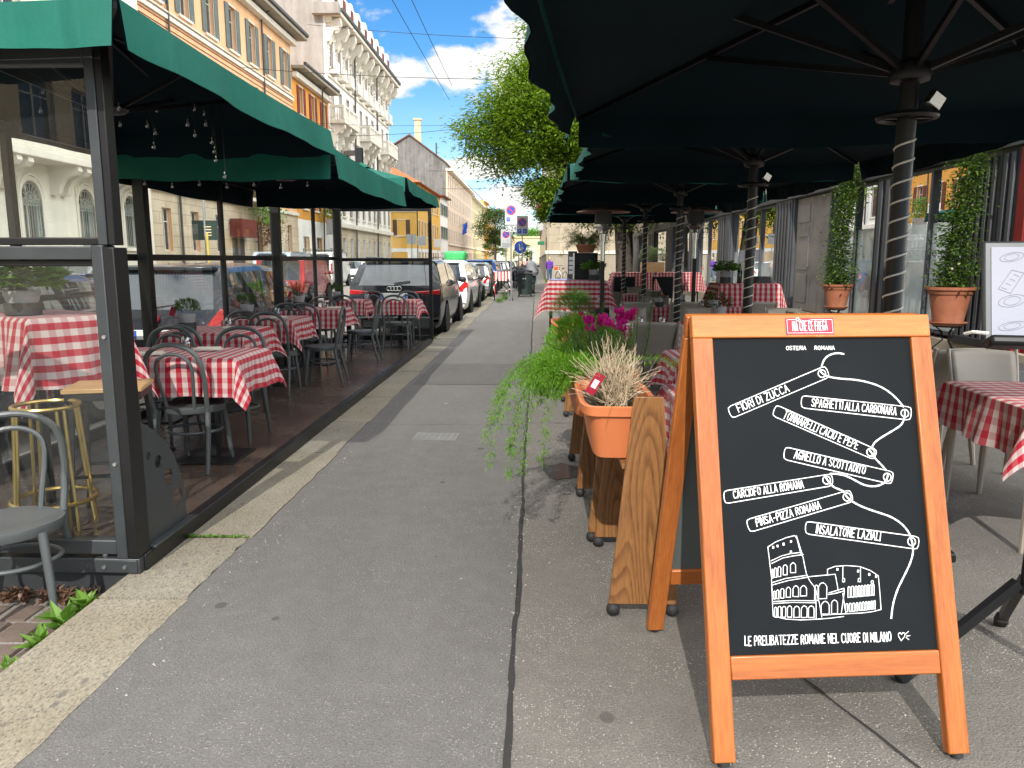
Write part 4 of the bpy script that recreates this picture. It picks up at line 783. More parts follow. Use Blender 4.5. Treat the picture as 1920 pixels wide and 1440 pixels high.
ART = {"tags":[[[[57,227],[560,93],[579,130],[77,263]],[540,119]],[[[430,191],[979,233],[968,276],[423,231]],[942,253]],[[[300,220],[788,372],[766,403],[276,255]],[753,379]],[[[330,357],[861,444],[844,483],[318,397]],[826,460]],[[[15,495],[553,446],[553,484],[19,535]],[524,466]],[[[116,587],[637,498],[649,535],[132,626]],[618,521]],[[[407,595],[959,652],[947,691],[400,634]],[919,666]]],"text":[["FIORI DI ZUCCA",[114,243],[373,176],[102,220]],["SPAGHETTI ALLA CARBONARA",[476,226],[898,258],[483,201]],["TONNARELLI CACIO E PEPE",[329,263],[686,368],[347,240]],["AGNELLO A SCOTTADITO",[370,393],[715,449],[381,369]],["CARCIOFO ALLA ROMANA",[65,519],[410,489],[62,496]],["PINSA-PIZZA ROMANA",[169,608],[488,555],[162,585]],["INSALATONE LAZIALI",[453,632],[763,661],[461,607]],["OSTERIA",[370,39],[469,39],[371,27]],["ROMANA",[512,39],[614,39],[513,27]],["LE PRELIBATEZZE ROMANE NEL CUORE DI MILANO",[78,971],[779,971],[79,944]]],"cord":[[[657,54],[622,50],[583,57],[556,71],[541,94]],[[536,114],[547,122],[584,132],[640,137],[705,140],[771,149],[826,162],[871,181],[906,203],[938,231]],[[943,245],[941,259],[935,274],[917,293],[872,310],[813,331],[778,346],[765,359]],[[749,373],[759,382],[775,401],[801,419],[822,437]],[[829,453],[826,463],[807,480],[763,490],[708,485],[664,468],[619,452],[573,446],[545,446]],[[522,459],[531,470],[554,489],[590,498],[605,504]],[[613,516],[624,526],[654,541],[699,556],[762,571],[825,585],[869,604],[899,625],[917,649]],[[917,658],[923,672],[922,702],[901,736],[864,776],[827,815],[799,861],[787,901]]],"draw":[[[215,673],[253,658],[307,645],[349,639],[359,650],[365,671],[371,692],[382,707],[388,738],[394,763],[408,782],[430,802],[429,855],[424,899]],[[215,673],[218,705],[223,766],[222,806],[220,852],[220,885],[279,895],[351,899],[434,898],[497,896],[558,892]],[[226,716],[280,701],[322,695],[371,692]],[[228,724],[284,708],[337,702],[384,699]],[[224,783],[293,771],[398,763]],[[226,790],[302,778],[399,769]],[[223,841],[316,839],[425,842]],[[224,847],[316,845],[426,848]],[[357,640],[379,698]],[[225,768],[228,744],[229,742],[231,742],[233,742],[234,744],[231,769],[225,768]],[[237,767],[240,741],[242,739],[245,738],[248,739],[250,741],[247,767],[237,767]],[[254,765],[257,739],[260,736],[264,734],[268,736],[271,739],[268,765],[254,765]],[[280,760],[283,735],[287,731],[293,729],[299,731],[302,736],[299,760],[280,760]],[[316,754],[318,731],[324,726],[331,723],[339,726],[343,731],[341,754],[316,754]],[[227,833],[229,812],[231,810],[233,809],[236,810],[237,812],[235,833],[227,833]],[[241,832],[243,810],[246,807],[249,806],[253,807],[255,810],[252,833],[241,832]],[[261,831],[263,807],[267,803],[272,802],[276,803],[279,807],[276,831],[261,831]],[[287,829],[290,805],[295,800],[301,798],[307,800],[311,805],[308,829],[287,829]],[[320,827],[323,803],[329,797],[337,794],[345,797],[350,803],[347,828],[320,827]],[[356,826],[359,803],[366,797],[375,794],[383,797],[388,804],[386,826],[356,826]],[[226,888],[229,861],[231,859],[234,858],[237,859],[239,861],[236,889],[226,888]],[[242,889],[245,860],[249,857],[253,856],[257,857],[260,861],[257,889],[242,889]],[[262,889],[265,861],[269,858],[274,856],[279,858],[282,862],[278,889],[262,889]],[[287,889],[290,862],[295,857],[301,855],[307,857],[311,862],[308,890],[287,889]],[[318,891],[321,865],[327,859],[335,857],[343,859],[348,865],[345,891],[318,891]],[[353,892],[357,865],[363,859],[372,856],[380,859],[385,866],[381,892],[353,892]],[[388,892],[391,865],[397,859],[406,857],[414,860],[418,866],[415,893],[388,892]],[[443,836],[447,799],[456,790],[469,787],[480,791],[487,800],[482,836],[443,836]],[[423,841],[428,800],[432,796],[437,794],[442,796],[445,800],[440,841],[423,841]],[[450,883],[453,856],[462,848],[474,844],[486,848],[492,857],[489,884],[450,883]],[[500,883],[504,850],[510,844],[519,841],[528,844],[533,850],[529,883],[500,883]],[[565,786],[566,778],[568,776],[572,775],[575,776],[576,778],[575,786],[565,786]],[[641,787],[642,779],[645,777],[648,776],[651,777],[653,780],[652,787],[641,787]],[[704,793],[704,787],[707,785],[710,784],[713,785],[715,787],[714,793],[704,793]],[[397,768],[461,765],[532,762],[536,784],[541,814]],[[430,802],[445,849],[452,892]],[[490,824],[532,820],[568,814]],[[494,819],[569,806],[570,815],[556,857],[547,882]],[[561,821],[569,884]],[[494,765],[496,746],[532,738],[590,736],[653,740],[704,753],[741,770],[742,820],[741,874],[697,880],[645,883],[561,884]],[[572,738],[567,774]],[[657,744],[653,779]],[[457,886],[559,884]],[[585,834],[589,804],[591,802],[595,801],[598,802],[600,804],[596,834],[585,834]],[[602,833],[606,804],[608,801],[612,800],[615,801],[616,804],[613,834],[602,833]],[[619,833],[623,803],[625,801],[628,800],[631,801],[633,803],[629,833],[619,833]],[[635,832],[639,802],[641,800],[644,799],[647,800],[648,802],[644,833],[635,832]],[[650,832],[654,801],[656,799],[659,799],[662,800],[663,802],[659,832],[650,832]],[[665,831],[669,801],[671,799],[674,798],[676,799],[678,801],[674,831],[665,831]],[[679,831],[683,800],[685,798],[687,797],[690,798],[691,800],[687,831],[679,831]],[[692,830],[696,799],[698,798],[701,797],[703,798],[705,799],[700,830],[692,830]],[[705,829],[709,799],[711,797],[713,796],[716,797],[717,799],[713,830],[705,829]],[[569,878],[572,856],[574,854],[577,853],[580,854],[582,856],[579,878],[569,878]],[[587,877],[589,855],[592,853],[595,852],[597,853],[599,856],[596,878],[587,877]],[[603,877],[606,855],[608,852],[611,852],[614,853],[615,855],[613,877],[603,877]],[[619,876],[622,854],[624,852],[627,851],[630,852],[631,854],[628,876],[619,876]],[[635,875],[638,853],[640,851],[643,850],[645,851],[647,853],[644,875],[635,875]],[[650,875],[653,852],[655,850],[658,849],[660,850],[662,852],[659,875],[650,875]],[[665,874],[668,851],[670,849],[672,849],[675,849],[676,851],[673,874],[665,874]],[[679,873],[682,850],[684,849],[686,848],[688,849],[690,850],[687,873],[679,873]],[[693,872],[696,849],[697,848],[700,847],[702,848],[703,849],[700,872],[693,872]],[[706,871],[709,848],[710,847],[713,846],[715,847],[716,849],[713,872],[706,871]],[[542,744],[548,745],[547,750],[541,750],[542,744]],[[642,751],[648,751],[647,757],[641,757],[642,751]],[[695,762],[701,762],[701,768],[694,768],[695,762]],[[728,769],[734,770],[733,775],[727,775],[728,769]],[[259,668],[265,668],[265,673],[259,673],[259,668]],[[289,662],[295,662],[295,668],[288,668],[289,662]],[[326,655],[332,655],[331,660],[325,660],[326,655]],[[322,687],[328,687],[328,692],[321,692],[322,687]],[[238,671],[244,672],[243,677],[237,677],[238,671]],[[826,971],[815,957],[815,949],[824,946],[830,952],[838,946],[848,949],[844,958],[826,971]],[[852,950],[865,943]],[[854,957],[871,956]],[[851,961],[863,968]]]}
SGN = thing('a_board_sign', 'orange wooden A-board with chalk drawn menu and ruined amphitheatre, standing on the pavement', 'menu board', (.93, 2.13, 0), radians(5.2))
# front and back leaf lie in their own slanted planes: local x across, y up the slant, z out of the face
HT, SW, TILT = 1.365, .79, radians(17.2)
def leafplace(o, back=False):
    o.parent = SGN
    if not back: o.matrix_parent_inverse = Matrix(); o.rotation_euler = (radians(90)-TILT, 0, 0); o.location = (0, .0, .02)
    else: o.rotation_euler = (radians(90)-TILT, 0, pi); o.location = (0, .885, .02)
    return o
def lf(mb, name, mat, back=False, bev=.004, ang=40): return leafplace(mb.build(name, mat, ang=ang, bevel=bev), back)
hw = SW/2; st_ = .066
for back in (False, True):
    for sx in (-1, 1):
        mb = MB(); x0 = sx*hw; x1 = sx*(hw-st_); lo = min(x0, x1); hi = max(x0, x1)
        mb.prism([(lo, 0), (hi, 0), (hi, HT-(.075 if not back else .075)), (lo, HT-.075)], -.034, 0, lambda u, v, h: (u, v, h))
        o = lf(mb, 'stile', M_['signwood'], back)
        mb = MB(); mb.cyl((0, -.012, -.017), (0, .002, -.017), .018, n=12); f_ = mb.build('foot', M_['rubber'], o); f_.location = ((lo+hi)/2, 0, 0)
    mb = MB(); mb.box(-hw, hw, HT-.0745, HT, -.034, .0); lf(mb, 'top_rail', M_['signwoodw'] if not back else M_['signwoodx'], back)
    mb = MB(); mb.box(-hw+st_+.001, hw-st_-.001, .235, .305, -.033, -.001); lf(mb, 'bottom_rail', M_['signwoodx'], back)
    mb = MB(); mb.box(-hw+st_, hw-st_, .306, HT-.0755, -.022, -.012); q_ = lf(mb, 'chalkboard', M_['chalk'] if not back else M_['chalkback'], back, bev=0); board = board if back else q_
    if back: mb = MB(); mb.box(-hw+st_, hw-st_, .306, HT-.0755, -.0118, -.011); lf(mb, 'back_panel', M_['chalkback'], back, bev=0)
bw, bh, bx0, by1 = SW-2*st_, HT-.0755-.306, -hw+st_, HT-.0755
def bp(p): return (bx0+bw*p[0]/1000, by1-bh*p[1]/1000)
ra = random.Random(5)
def atboard(mb, name, mat): o = leafplace(mb.build(name, mat, ang=0)); o.parent = board; o.location = (0, 0, -.0118); o.rotation_euler = (0, 0, 0); return o
for s, a, b, u in ART['text']:
    mb = MB()
    A_, B_, U_ = Vector(bp(a)), Vector(bp(b)), Vector(bp(u)); lettering(mb, s, A_, B_, U_-A_, .0031 if len(s) > 7 else .0023, ra); atboard(mb, 'chalk_lettering', M_['white'])
mb = MB()
for c, hole in ART['tags']:
    q = [Vector(bp(p)) for p in c]; pl = []
    for i in range(4):
        p0, p1, p2 = q[i-1], q[i], q[(i+1) % 4]; r_ = .013
        a = p1+(p0-p1).normalized()*r_; b = p1+(p2-p1).normalized()*r_
        pl += [tuple(a), tuple(a*.3+p1*.5+b*.2), tuple(a*.2+p1*.5+b*.3), tuple(b)]
    stroke(mb, pl+[pl[0]], .0027); hc = Vector(bp(hole)); stroke(mb, [(hc.x+.0125*cos(a), hc.y+.0125*sin(a)) for a in [2*pi*i/16 for i in range(17)]], .0034)
atboard(mb, 'chalk_tags', M_['white'])
mb = MB(); [stroke(mb, smooth_pl([bp(p) for p in c], 2), .0052) for c in ART['cord']]; atboard(mb, 'chalk_string', M_['white'])
mb = MB(); [stroke(mb, [bp(p) for p in c], .0022) for c in ART['draw']]; atboard(mb, 'chalk_drawing', M_['white'])
mb = MB(); mb.box(-.088, .072, HT-.066, HT-.012, .0, .0012); stk = lf(mb, 'name_sticker', M_['red'], bev=0)
mb = MB(); lettering(mb, 'MA CHE CE FREGA', (-.066, HT-.054), (.05, HT-.052), (0, .031), .0025, ra)
for pl in ([(-.05, HT-.017), (-.083, HT-.017), (-.083, HT-.061), (.067, HT-.061), (.067, HT-.017), (-.002, HT-.017)],): stroke(mb, pl, .0014)
stroke(mb, [(-.047+.005*cos(a)*(1+.3*cos(5*a)), HT-.016+.005*sin(a)*(1+.3*cos(5*a))) for a in [2*pi*i/20 for i in range(21)]], .002); stroke(mb, [(-.04, HT-.018), (-.02, HT-.023), (-.005, HT-.018)], .0014)
o = mb.build('sticker_lettering', M_['white'], stk, ang=0); o.location = (0, 0, .0012)
mb = MB(); mb.box(-hw+.02, -hw+.1, HT-.012, HT+.002, -.06, -.01); lf(mb, 'hinge', M_['silver'])
mb = MB(); mb.box(hw-.1, hw-.02, HT-.012, HT+.002, -.06, -.01); lf(mb, 'hinge', M_['silver'])
mb = MB(); P = [Vector((-.16+.02*t_, .09+.62*t_, .27-.2*t_*(1-t_)*2)) for t_ in [i/26 for i in range(27)]]
for i, (a, b) in enumerate(zip(P, P[1:])):
    c = (a+b)/2; d = (b-a); L_ = d.length*.72; d.normalize(); s_ = d.orthogonal().normalized() if i % 2 else d.cross(d.orthogonal()).normalized()
    mb.tube([c+d*L_*cos(q)+s_*.006*sin(q) for q in [2*pi*j/10 for j in range(10)]], .0018, 5, closed=True)
o = mb.build('chain', M_['black'], SGN, ang=0)
# ---------------------------------------------------------------- right terrace: planters, umbrellas, heaters, tables, pots
def planter(label, x, y, ln, rz=0, trough=True):
    t = thing('wheeled_planter', label, 'planter', (x, y, 0), rz, 'wooden planters on castors')
    for yy in (0, ln-.022):
        mb = MB(); mb.prism([(-.145, .055), (.145, .055), (.06, .95), (-.06, .95)], 0, .022, lambda u, v, h, yy=yy: (u, yy+h, v)); mb.build('end_board', M_['walnut'], t, bevel=.003)
        for sx in (-1, 1):
            mb = MB(); cx = sx*.125; mb.ball((cx, yy+.011, .03), .03, .03, .03, 14); mb.box(cx-.014, cx+.014, yy-.002, yy+.024, .04, .056); mb.build('castor', M_['rubber'], t)
    mb = MB()
    for i in range(5): z = .1+.11*i; mb.box(.035, .055, .024, ln-.024, z, z+.1)
    mb.build('slat_panel', M_['walnut2'], t, bevel=.002)
    mb = MB(); mb.box(-.1, .1, .024, ln-.024, .64, .66); mb.build('shelf', M_['walnut2'], t, bevel=.002)
    return t
def trough(label, x, y, ln, rz=0):
    t = thing('flower_trough', label, 'flower trough', (x, y, .665), rz, 'orange troughs in the planters'); mb = MB(); h = .235
    def ring(wx, wy, z, n=28): return [(wx*(abs(cos(a))**.35)*(1 if cos(a) > 0 else -1), ln/2+wy*(abs(sin(a))**.35)*(1 if sin(a) > 0 else -1), z) for a in [2*pi*i/n for i in range(n)]]
    R_ = [ring(.105, ln/2-.075, 0), ring(.11, ln/2-.07, .004), ring(.145, ln/2-.03, h-.045), ring(.168, ln/2-.018, h-.043), ring(.172, ln/2-.016, h-.005), ring(.162, ln/2-.022, h), ring(.148, ln/2-.034, h-.004), ring(.14, ln/2-.04, h-.05)]
    vs = [p for q in R_ for p in q]; n = 28; mb.add(vs, [(q*n+i, q*n+(i+1) % n, (q+1)*n+(i+1) % n, (q+1)*n+i) for q in range(len(R_)-1) for i in range(n)]+[tuple(reversed(range(n)))]); mb.build('trough_body', M_['terra'], t, ang=35)
    mb = MB(); mb.add([(p[0], p[1], h-.045) for p in R_[-1]], [tuple(range(n))]); mb.build('soil', M_['soil'], t, ang=0); return t
PL = [(.46, 3.09, .82, .0), (.43, 3.96, .82, .02), (.415, 4.85, .82, .02), (.42, 7.3, .82, 0)]
pls = ['nearest walnut planter on castors with the dry lavender trough', 'second walnut planter on castors from the A-board, under the fern', 'third walnut planter on castors from the A-board, under the bright greenery', 'far walnut planter on castors with the round bush']
trs = ['orange plastic trough of dry lavender hanging in the nearest planter', 'orange trough hidden under the drooping fern', 'orange trough under the bright greenery', 'orange trough holding the round bush']
for (x, y, ln, rz), l, tl in zip(PL, pls, trs): planter(l, x, y, ln, rz); trough(tl, x-.1, y+.03, ln-.06, rz)
rp = random.Random(21)
def plantobj(name, label, cat, loc, mb, mat, grp=None, stems=None):
    t = thing(name, label, cat, loc, 0, grp); mb.build('foliage', mat, t, ang=0)
    if stems: stems[0].build('stems', stems[1], t, ang=0)
    return t
mb = MB()                                          # dry lavender: fan of pale stalks over a grey cushion
mat_st = M_['straw'] if 'straw' in M_ else LF['straw']
for i in range(210):
    a = rp.uniform(0, 2*pi); e = rp.uniform(.25, 1.45); d = Vector((cos(a)*cos(e)*.85, sin(a)*cos(e)*1.2, sin(e))); L_ = rp.uniform(.15, .3); b0 = Vector((rp.uniform(-.05,.05), rp.uniform(-.18,.18), 0)); c = Vector((rp.uniform(-.04,.04), rp.uniform(-.04,.04), .02))
    mb.tube([b0, b0+d*L_*.5+c, b0+d*L_], [.0017,.0014,.001], 4, cap=False)
    if i % 2 == 0:
        for q in range(4): mb.leaf(b0+d*L_*(.55+.14*q), d+Vector((rp.uniform(-.6,.6), rp.uniform(-.6,.6), 0)), (1,0,0), .03, .006)
t = thing('dry_lavender', 'straw coloured dry lavender bush in the nearest orange trough', 'plant', (.35, 3.45, .87)); mb.build('stalks', LF['straw'], t, ang=0)
mb = MB(); needles(mb, (0,0,.0), .1, .12, 420, .05, .006, rp); mb.build('cushion', leafmat('grey_cushion', (.16,.15,.09), (.3,.26,.15), .1), t, ang=0)
mb = MB(); mb.box(-.022, .022, -.001, .001, 0, .1); o = mb.build('plant_tag', M_['red'], t, loc=(-.12, -.17, .06)); o.rotation_euler = (.2, .5, .2)
mb = MB(); mb.box(-.012, .012, -.0016, -.0011, .03, .07); mb.build('tag_print', M_['white'], o, ang=0)
def frond(mb, sm, p0, d, ln, droop, r, w=.05, lf_=.03, dens=60):
    P = []; p = Vector(p0); d = Vector(d).normalized(); n_ = 14
    for i in range(n_+1): P.append(p.copy()); p = p+d*ln/n_; d = (d+Vector((0,0,-droop/n_))).normalized()
    sm.tube(P, [.0028*(1-.7*i/n_) for i in range(n_+1)], 4, cap=False)
    for i in range(int(dens*ln/.4)):
        t_ = .12+.88*r.random(); q = t_*n_; k0 = min(int(q), n_-1); c = P[k0].lerp(P[k0+1], q-k0); ax = (P[k0+1]-P[k0]).normalized(); s_ = Vector((r.uniform(-1,1), r.uniform(-1,1), r.uniform(-.4,.8))); s_ = (s_-ax*s_.dot(ax)).normalized()
        off = s_*w*(1-t_*.6)*r.random()
        for _ in range(3): mb.leaf(c+off+Vector((r.uniform(-.006,.006), r.uniform(-.006,.006), r.uniform(-.006,.006))), ax*.6+s_+Vector((r.uniform(-.7,.7), r.uniform(-.7,.7), r.uniform(-.5,.7))), (0,0,1), lf_*r.uniform(.6,1.2), .0045)
mb = MB(); sm = MB()
for i in range(56): a = rp.uniform(1.9, 4.4); frond(mb, sm, (rp.uniform(-.05,.08), rp.uniform(-.3,.3), .0), (cos(a)*1.0, sin(a)*.7, rp.uniform(.5,1.1)), rp.uniform(.25,.48), rp.uniform(1.6,2.6), rp, .05, .035, 120)
for dx, dy, ln, dr in ((-.8, -.5, .78, 3.0), (-.8, -.65, .85, 3.3), (-.8, -.1, .6, 2.9), (-.45, -.6, .85, 3.6), (-.4, -.75, .95, 3.8), (-.25, -.7, .8, 3.8), (-.8, .3, .55, 2.6), (-.6, -.8, .9, 3.6), (-.5, -.3, .7, 3.4)): frond(mb, sm, (-.1, rp.uniform(-.25,.05), 0), (dx, dy, .75), ln, dr, rp, .035, .032, 80)
frond(mb, sm, (.1, -.1, .03), (1, -.25, .55), .42, 1.0, rp, .03, .03, 90)
plantobj('asparagus_fern', 'bright feathery fern spilling over the pavement from the second planter', 'fern', (.3, 4.3, .88), mb, LF['fern'], stems=(sm, LF['fern']))
mb = MB(); sm = MB()
def rosemary(x, y, h, n=1, lean=0):
    for j in range(n):
        b0 = Vector((x+rp.uniform(-.04,.04), y+rp.uniform(-.05,.05), 0)); tp = b0+Vector((rp.uniform(-.06,.06)+lean, rp.uniform(-.06,.06), h*rp.uniform(.75,1.05))); sm.tube([b0, b0.lerp(tp,.5)+Vector((.01,0,0)), tp], [.0035,.003,.0015], 5)
        for i in range(int(110*h/.3)): t_ = rp.uniform(.1, 1.); a = rp.uniform(0, 2*pi); mb.leaf(b0.lerp(tp, t_), (cos(a), sin(a), .75), (0,0,1), .034*(1.1-.4*t_), .0052)
for i in range(46): rosemary(rp.uniform(-.16,.2), rp.uniform(-.34,.34), rp.uniform(.12,.26), 1, rp.uniform(-.1,.05))
for x, y, h in ((.18, -.1, .36), (.235, .0, .4), (.0, .2, .34), (.1, -.2, .3)): rosemary(x, y, h)
plantobj('rosemary', 'lush rosemary with upright needle tipped shoots behind the lavender', 'rosemary', (.37, 4.45, .9), mb, LF['rosem'], stems=(sm, LF['olive']))
def cyclamen(label, x, y, z, seed):
    r = random.Random(seed); t = thing('cyclamen', label, 'flower', (x, y, z), 0, 'magenta flowers in the planters'); mb = MB(); sm = MB()
    for i in range(5):
        p = Vector((r.uniform(-.07,.07), r.uniform(-.07,.07), r.uniform(-.02,.07))); sm.tube([(p.x*.3, p.y*.3, -.12), p], .002, 4)
        for q in range(6): a = 2*pi*q/6+r.random(); mb.leaf(p, (cos(a)*.6, sin(a)*.6, 1), (cos(a), sin(a), -.3), .055*r.uniform(.8,1.2), .045, bend=.35)
    mb.build('petals', M_['magenta'], t, ang=0); sm.build('stems', LF['rosem'], t, ang=0)
cyclamen('magenta cyclamen at the left, among the greenery of the second planter', .36, 4.55, 1.08, 1); cyclamen('middle magenta cyclamen with the largest petals in the planter', .44, 4.5, 1.09, 2); cyclamen('magenta cyclamen at the right beside the tall rosemary shoots', .54, 4.58, 1.12, 3)
mb = MB(); needles(mb, (0,0,.02), .26, .2, 1500, .055, .011, rp); plantobj('leafy_bush', 'bright green leafy bush in the third planter', 'bush', (.33, 5.2, .88), mb, LF['fern'])
mb = MB()
for i in range(60): a = rp.uniform(0, 2*pi); e = rp.uniform(.1,1.5); c = Vector((cos(a)*cos(e)*.2, sin(a)*cos(e)*.22, .04+sin(e)*.22)); [mb.leaf(c+Vector((rp.gauss(0,.035), rp.gauss(0,.035), rp.gauss(0,.035))), (cos(a)+rp.uniform(-.6,.6), sin(a)+rp.uniform(-.6,.6), rp.uniform(.2,1.2)), (0,0,1), .05, .007) for _ in range(34)]
t = plantobj('round_bush', 'round fine leafed green bush with a tag in the far planter', 'bush', (.36, 7.7, .88), mb, leafmat('bush_leaf', (.05,.15,.02), (.12,.27,.05), .3))
mb = MB(); mb.box(-.03, .03, -.001, .001, 0, .12); o = mb.build('plant_tag', M_['red'], t, loc=(.03, -.26, .02)); o.rotation_euler = (.2, .5, .2)
# umbrellas: centre poles wrapped in a cord of lights
def right_umbrella(label, cx, cy, h, rz, zr, za, vh, seed, box=True, hy=None):
    hy = hy or h
    t = thing('terrace_umbrella', label, 'umbrella', (cx, cy, 0), rz, 'dark green umbrellas over the terrace')
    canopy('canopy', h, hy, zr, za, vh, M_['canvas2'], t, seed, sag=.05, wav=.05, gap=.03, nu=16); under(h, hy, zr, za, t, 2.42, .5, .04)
    mb = MB(); mb.tube([(0,0,0), (0,0,za-.02)], .045, 20); mb.build('pole', M_['black'], t)
    mb = MB(); mb.tube([(.0465*cos(a), .0465*sin(a), .25+a*.0147) for a in [2*pi*i/20 for i in range(20*20)]], .0052, 6); mb.build('light_cord', M_['rope'], t, ang=0)
    mb = MB(); mb.lathe([(.052, 2.36), (.09, 2.37), (.1, 2.4), (.09, 2.45), (.052, 2.47)], 16); mb.build('runner', M_['black'], t)
    mb = MB(); mb.tube([(.13*cos(a), .13*sin(a), 2.2) for a in [2*pi*i/28 for i in range(28)]], .016, 8, closed=True); mb.bar((-.13,0,2.2), (.13,0,2.2), .03, .015); mb.bar((0,-.13,2.2), (0,.13,2.2), .03, .015); mb.build('ring_handle', M_['black'], t)
    if box: mb = MB(); M = Matrix.Translation((.1, -.06, 2.27)) @ Matrix.Rotation(.5, 4, 'Y') @ Matrix.Rotation(.4, 4, 'Z'); mb.box(-.035, .045, -.02, .02, -.035, .035, 0, M); mb.build('power_box', M_['silver'], t, bevel=.006)
    mb = MB(); mb.box(-.3, .3, -.3, .3, .003, .05); mb.build('base_weight', M_['black'], t, bevel=.01)
    return t
right_umbrella('nearest dark green umbrella filling the top right over the A-board', 1.84, 4.05, 1.75, radians(-6), 2.54, 3.0, .21, 11, True, 1.7)
right_umbrella('second dark green umbrella from us, white power box on its pole', 2.05, 7.56, 1.6, 0, 2.6, 2.98, .2, 12)
right_umbrella('third dark green umbrella from us over the terrace', 1.98, 10.92, 1.62, 0, 2.6, 3.0, .19, 13, False)
right_umbrella('fourth dark green umbrella from us, with a slim distant pole', 1.98, 14.35, 1.66, 0, 2.61, 3.0, .19, 14, False)
right_umbrella('farthest dark green umbrella, its pole leftmost of the row', 2.0, 17.9, 1.7, 0, 2.62, 3.0, .2, 15, False)
def heater(label, x, y, z, tilt):
    t = thing('patio_heater', label, 'patio heater', (x, y, 0), tilt, 'patio heaters on the terrace'); 
    mb = MB(); mb.lathe([(.001, .1), (.03, .1), (.2, .05), (.38, .0), (.4, -.005), (.395, .01), (.2, .07), (.001, .13)], 32, (0,0,z)); mb.build('hood', M_['heat'], t)
    mb = MB(); mb.lathe([(.13, -.19), (.125, .0), (.12, .04)], 24, (0,0,z)); mb.build('burner_screen', M_['potdark'], t)
    mb = MB(); mb.lathe([(.05, -.42), (.055, -.32), (.075, -.31), (.07, -.27), (.115, -.24), (.135, -.21), (.13, -.18), (.1, -.175)], 24, (0,0,z)); mb.build('burner_head', M_['silver'], t)
    mb = MB(); mb.tube([(0,0,.75), (0,0,z-.4)], .032, 14); mb.build('pole', M_['black'], t); mb = MB(); mb.tube([(0,0,z-.72), (0,0,z-.4)], .035, 14); mb.build('pole_sleeve', M_['silver'], t)
    mb = MB(); mb.lathe([(.25, 0), (.25, .06), (.2, .1), (.19, .72), (.04, .78)], 24); mb.build('gas_cabinet', M_['black'], t)
heater('left patio heater with a reddish hood above the fern pot', 1.0, 11.8, 2.2, 0); heater('right patio heater with a black pole beside the shop window', 2.52, 12.5, 2.24, 1)
# low tables with cloths
lows = [('nearest terrace table tucked behind the A-board at left', 1.12, 4.25, .7, .7, .3, 0), ('second terrace table in the row, half hidden by the A-board', 1.42, 6.05, .7, .7, .3, 0), ('terrace table under the wide cloth behind the lone taupe chair', 1.3, 8.9, .78, .82, .27, .0), ('terrace table with the dark leafy pot and pair of tumblers', 2.2, 9.1, .82, .8, .27, 0),
        ('terrace table right of the second umbrella pole with a gleaming cloth', 3.2, 9.0, .8, .8, .27, .02), ('terrace table beside the third umbrella pole', 2.05, 12.6, .95, .8, .26, 0), ('terrace table by the left heater', 1.45, 16.3, .8, .8, .26, 0), ('distant terrace table between the two heaters', 2.3, 17.0, .9, .8, .26, 0), ('right foreground terrace table at the picture edge', 2.93, 4.28, .86, .95, .27, -.06), ('terrace table with the low succulent behind the A-board', 2.9, 6.5, .8, .8, .27, 0), ('terrace table under the right heater', 3.35, 12.6, .8, .8, .26, 0)]
for i, (l, x, y, w, d, dr, rz) in enumerate(lows):
    table_legs(l, x, y, .76, w-.01, d-.01, rz); cloth('red gingham cloth on the '+l.split(',')[0].replace('under the wide cloth ', '').replace(' with a gleaming cloth', ''), x, y, .763, w, d, dr, 60+i, rz, rot=(i in (8,)), grp='gingham cloths on the terrace', mat='ging2' if i == 8 else 'ging')
# bar tables with deep cloths
for i, (l, x, y, w, d, dr, z) in enumerate((('bar table at the pavement edge carrying the fern and menu case', .7, 13.5, .98, .8, .52, 1.15), ('bar table by the shop front carrying bottles and menus', 3.42, 12.9, .95, .8, .55, 1.12), ('far left bar table with a chalk menu case leaning on it', 2.55, 20.8, 1.0, .8, .5, 1.17), ('far right bar table with the crate of conifers', 3.75, 20.9, 1.1, .8, .5, 1.17))):
    table_legs(l, x, y, z-.003, w-.01, d-.01, 0, 'bar tables on the terrace', True); cloth('deep cloth over the '+l, x, y, z, w, d, dr, 80+i, 0, rot=(i == 0), grp='deep gingham cloths on bar tables', mat='ging2')
for i, (x, y, d, l) in enumerate(((1.2, 8.1, 3, 'lone taupe chair with its back to us beyond the planters'), (.98, 5.5, 118, 'pale taupe chair turned sideways with its arched rail behind the planter'),
        (1.2, 9.75, 182, 'taupe chair on the far side of the wide cloth, left'), (2.15, 9.85, 176, 'taupe chair facing us behind the dark leafy pot'), (2.72, 9.3, 84, 'taupe chair sideways beside the second umbrella pole'), (3.2, 9.8, 180, 'taupe chair by the bottles table facing us'),
        (1.55, 11.9, -8, 'taupe chair with its back to us left of the third umbrella pole'), (2.2, 11.95, 6, 'taupe chair with its back to us right of the third umbrella pole'), (1.35, 12.75, -92, 'dark side-on taupe chair next to the pavement bar table'), (1.28, 13.75, -88, 'second side-on taupe chair next to the pavement bar table'),
        (2.1, 13.4, 180, 'taupe chair beyond the third pole facing us'), (1.45, 15.6, 4, 'distant taupe chair left of the fourth pole'), (2.35, 16.3, -5, 'distant taupe chair right of the fourth pole'), (2.35, 17.75, 181, 'farthest taupe chair facing us'),
        (3.1, 5.12, 178, 'taupe chair facing us at the right picture edge table'), (2.95, 5.85, 16, 'olive lit taupe chair behind the right stile of the A-board'), (2.95, 7.2, 180, 'taupe chair facing us behind the succulent'), (3.3, 8.3, 0, 'taupe chair with its back to us near the terracotta pot'), (3.35, 11.9, 0, 'taupe chair under the right heater'), (1.55, 6.75, 178, 'taupe chair facing us just above the A-board top rail'))):
    put(TC, x, y, 0, d, l)
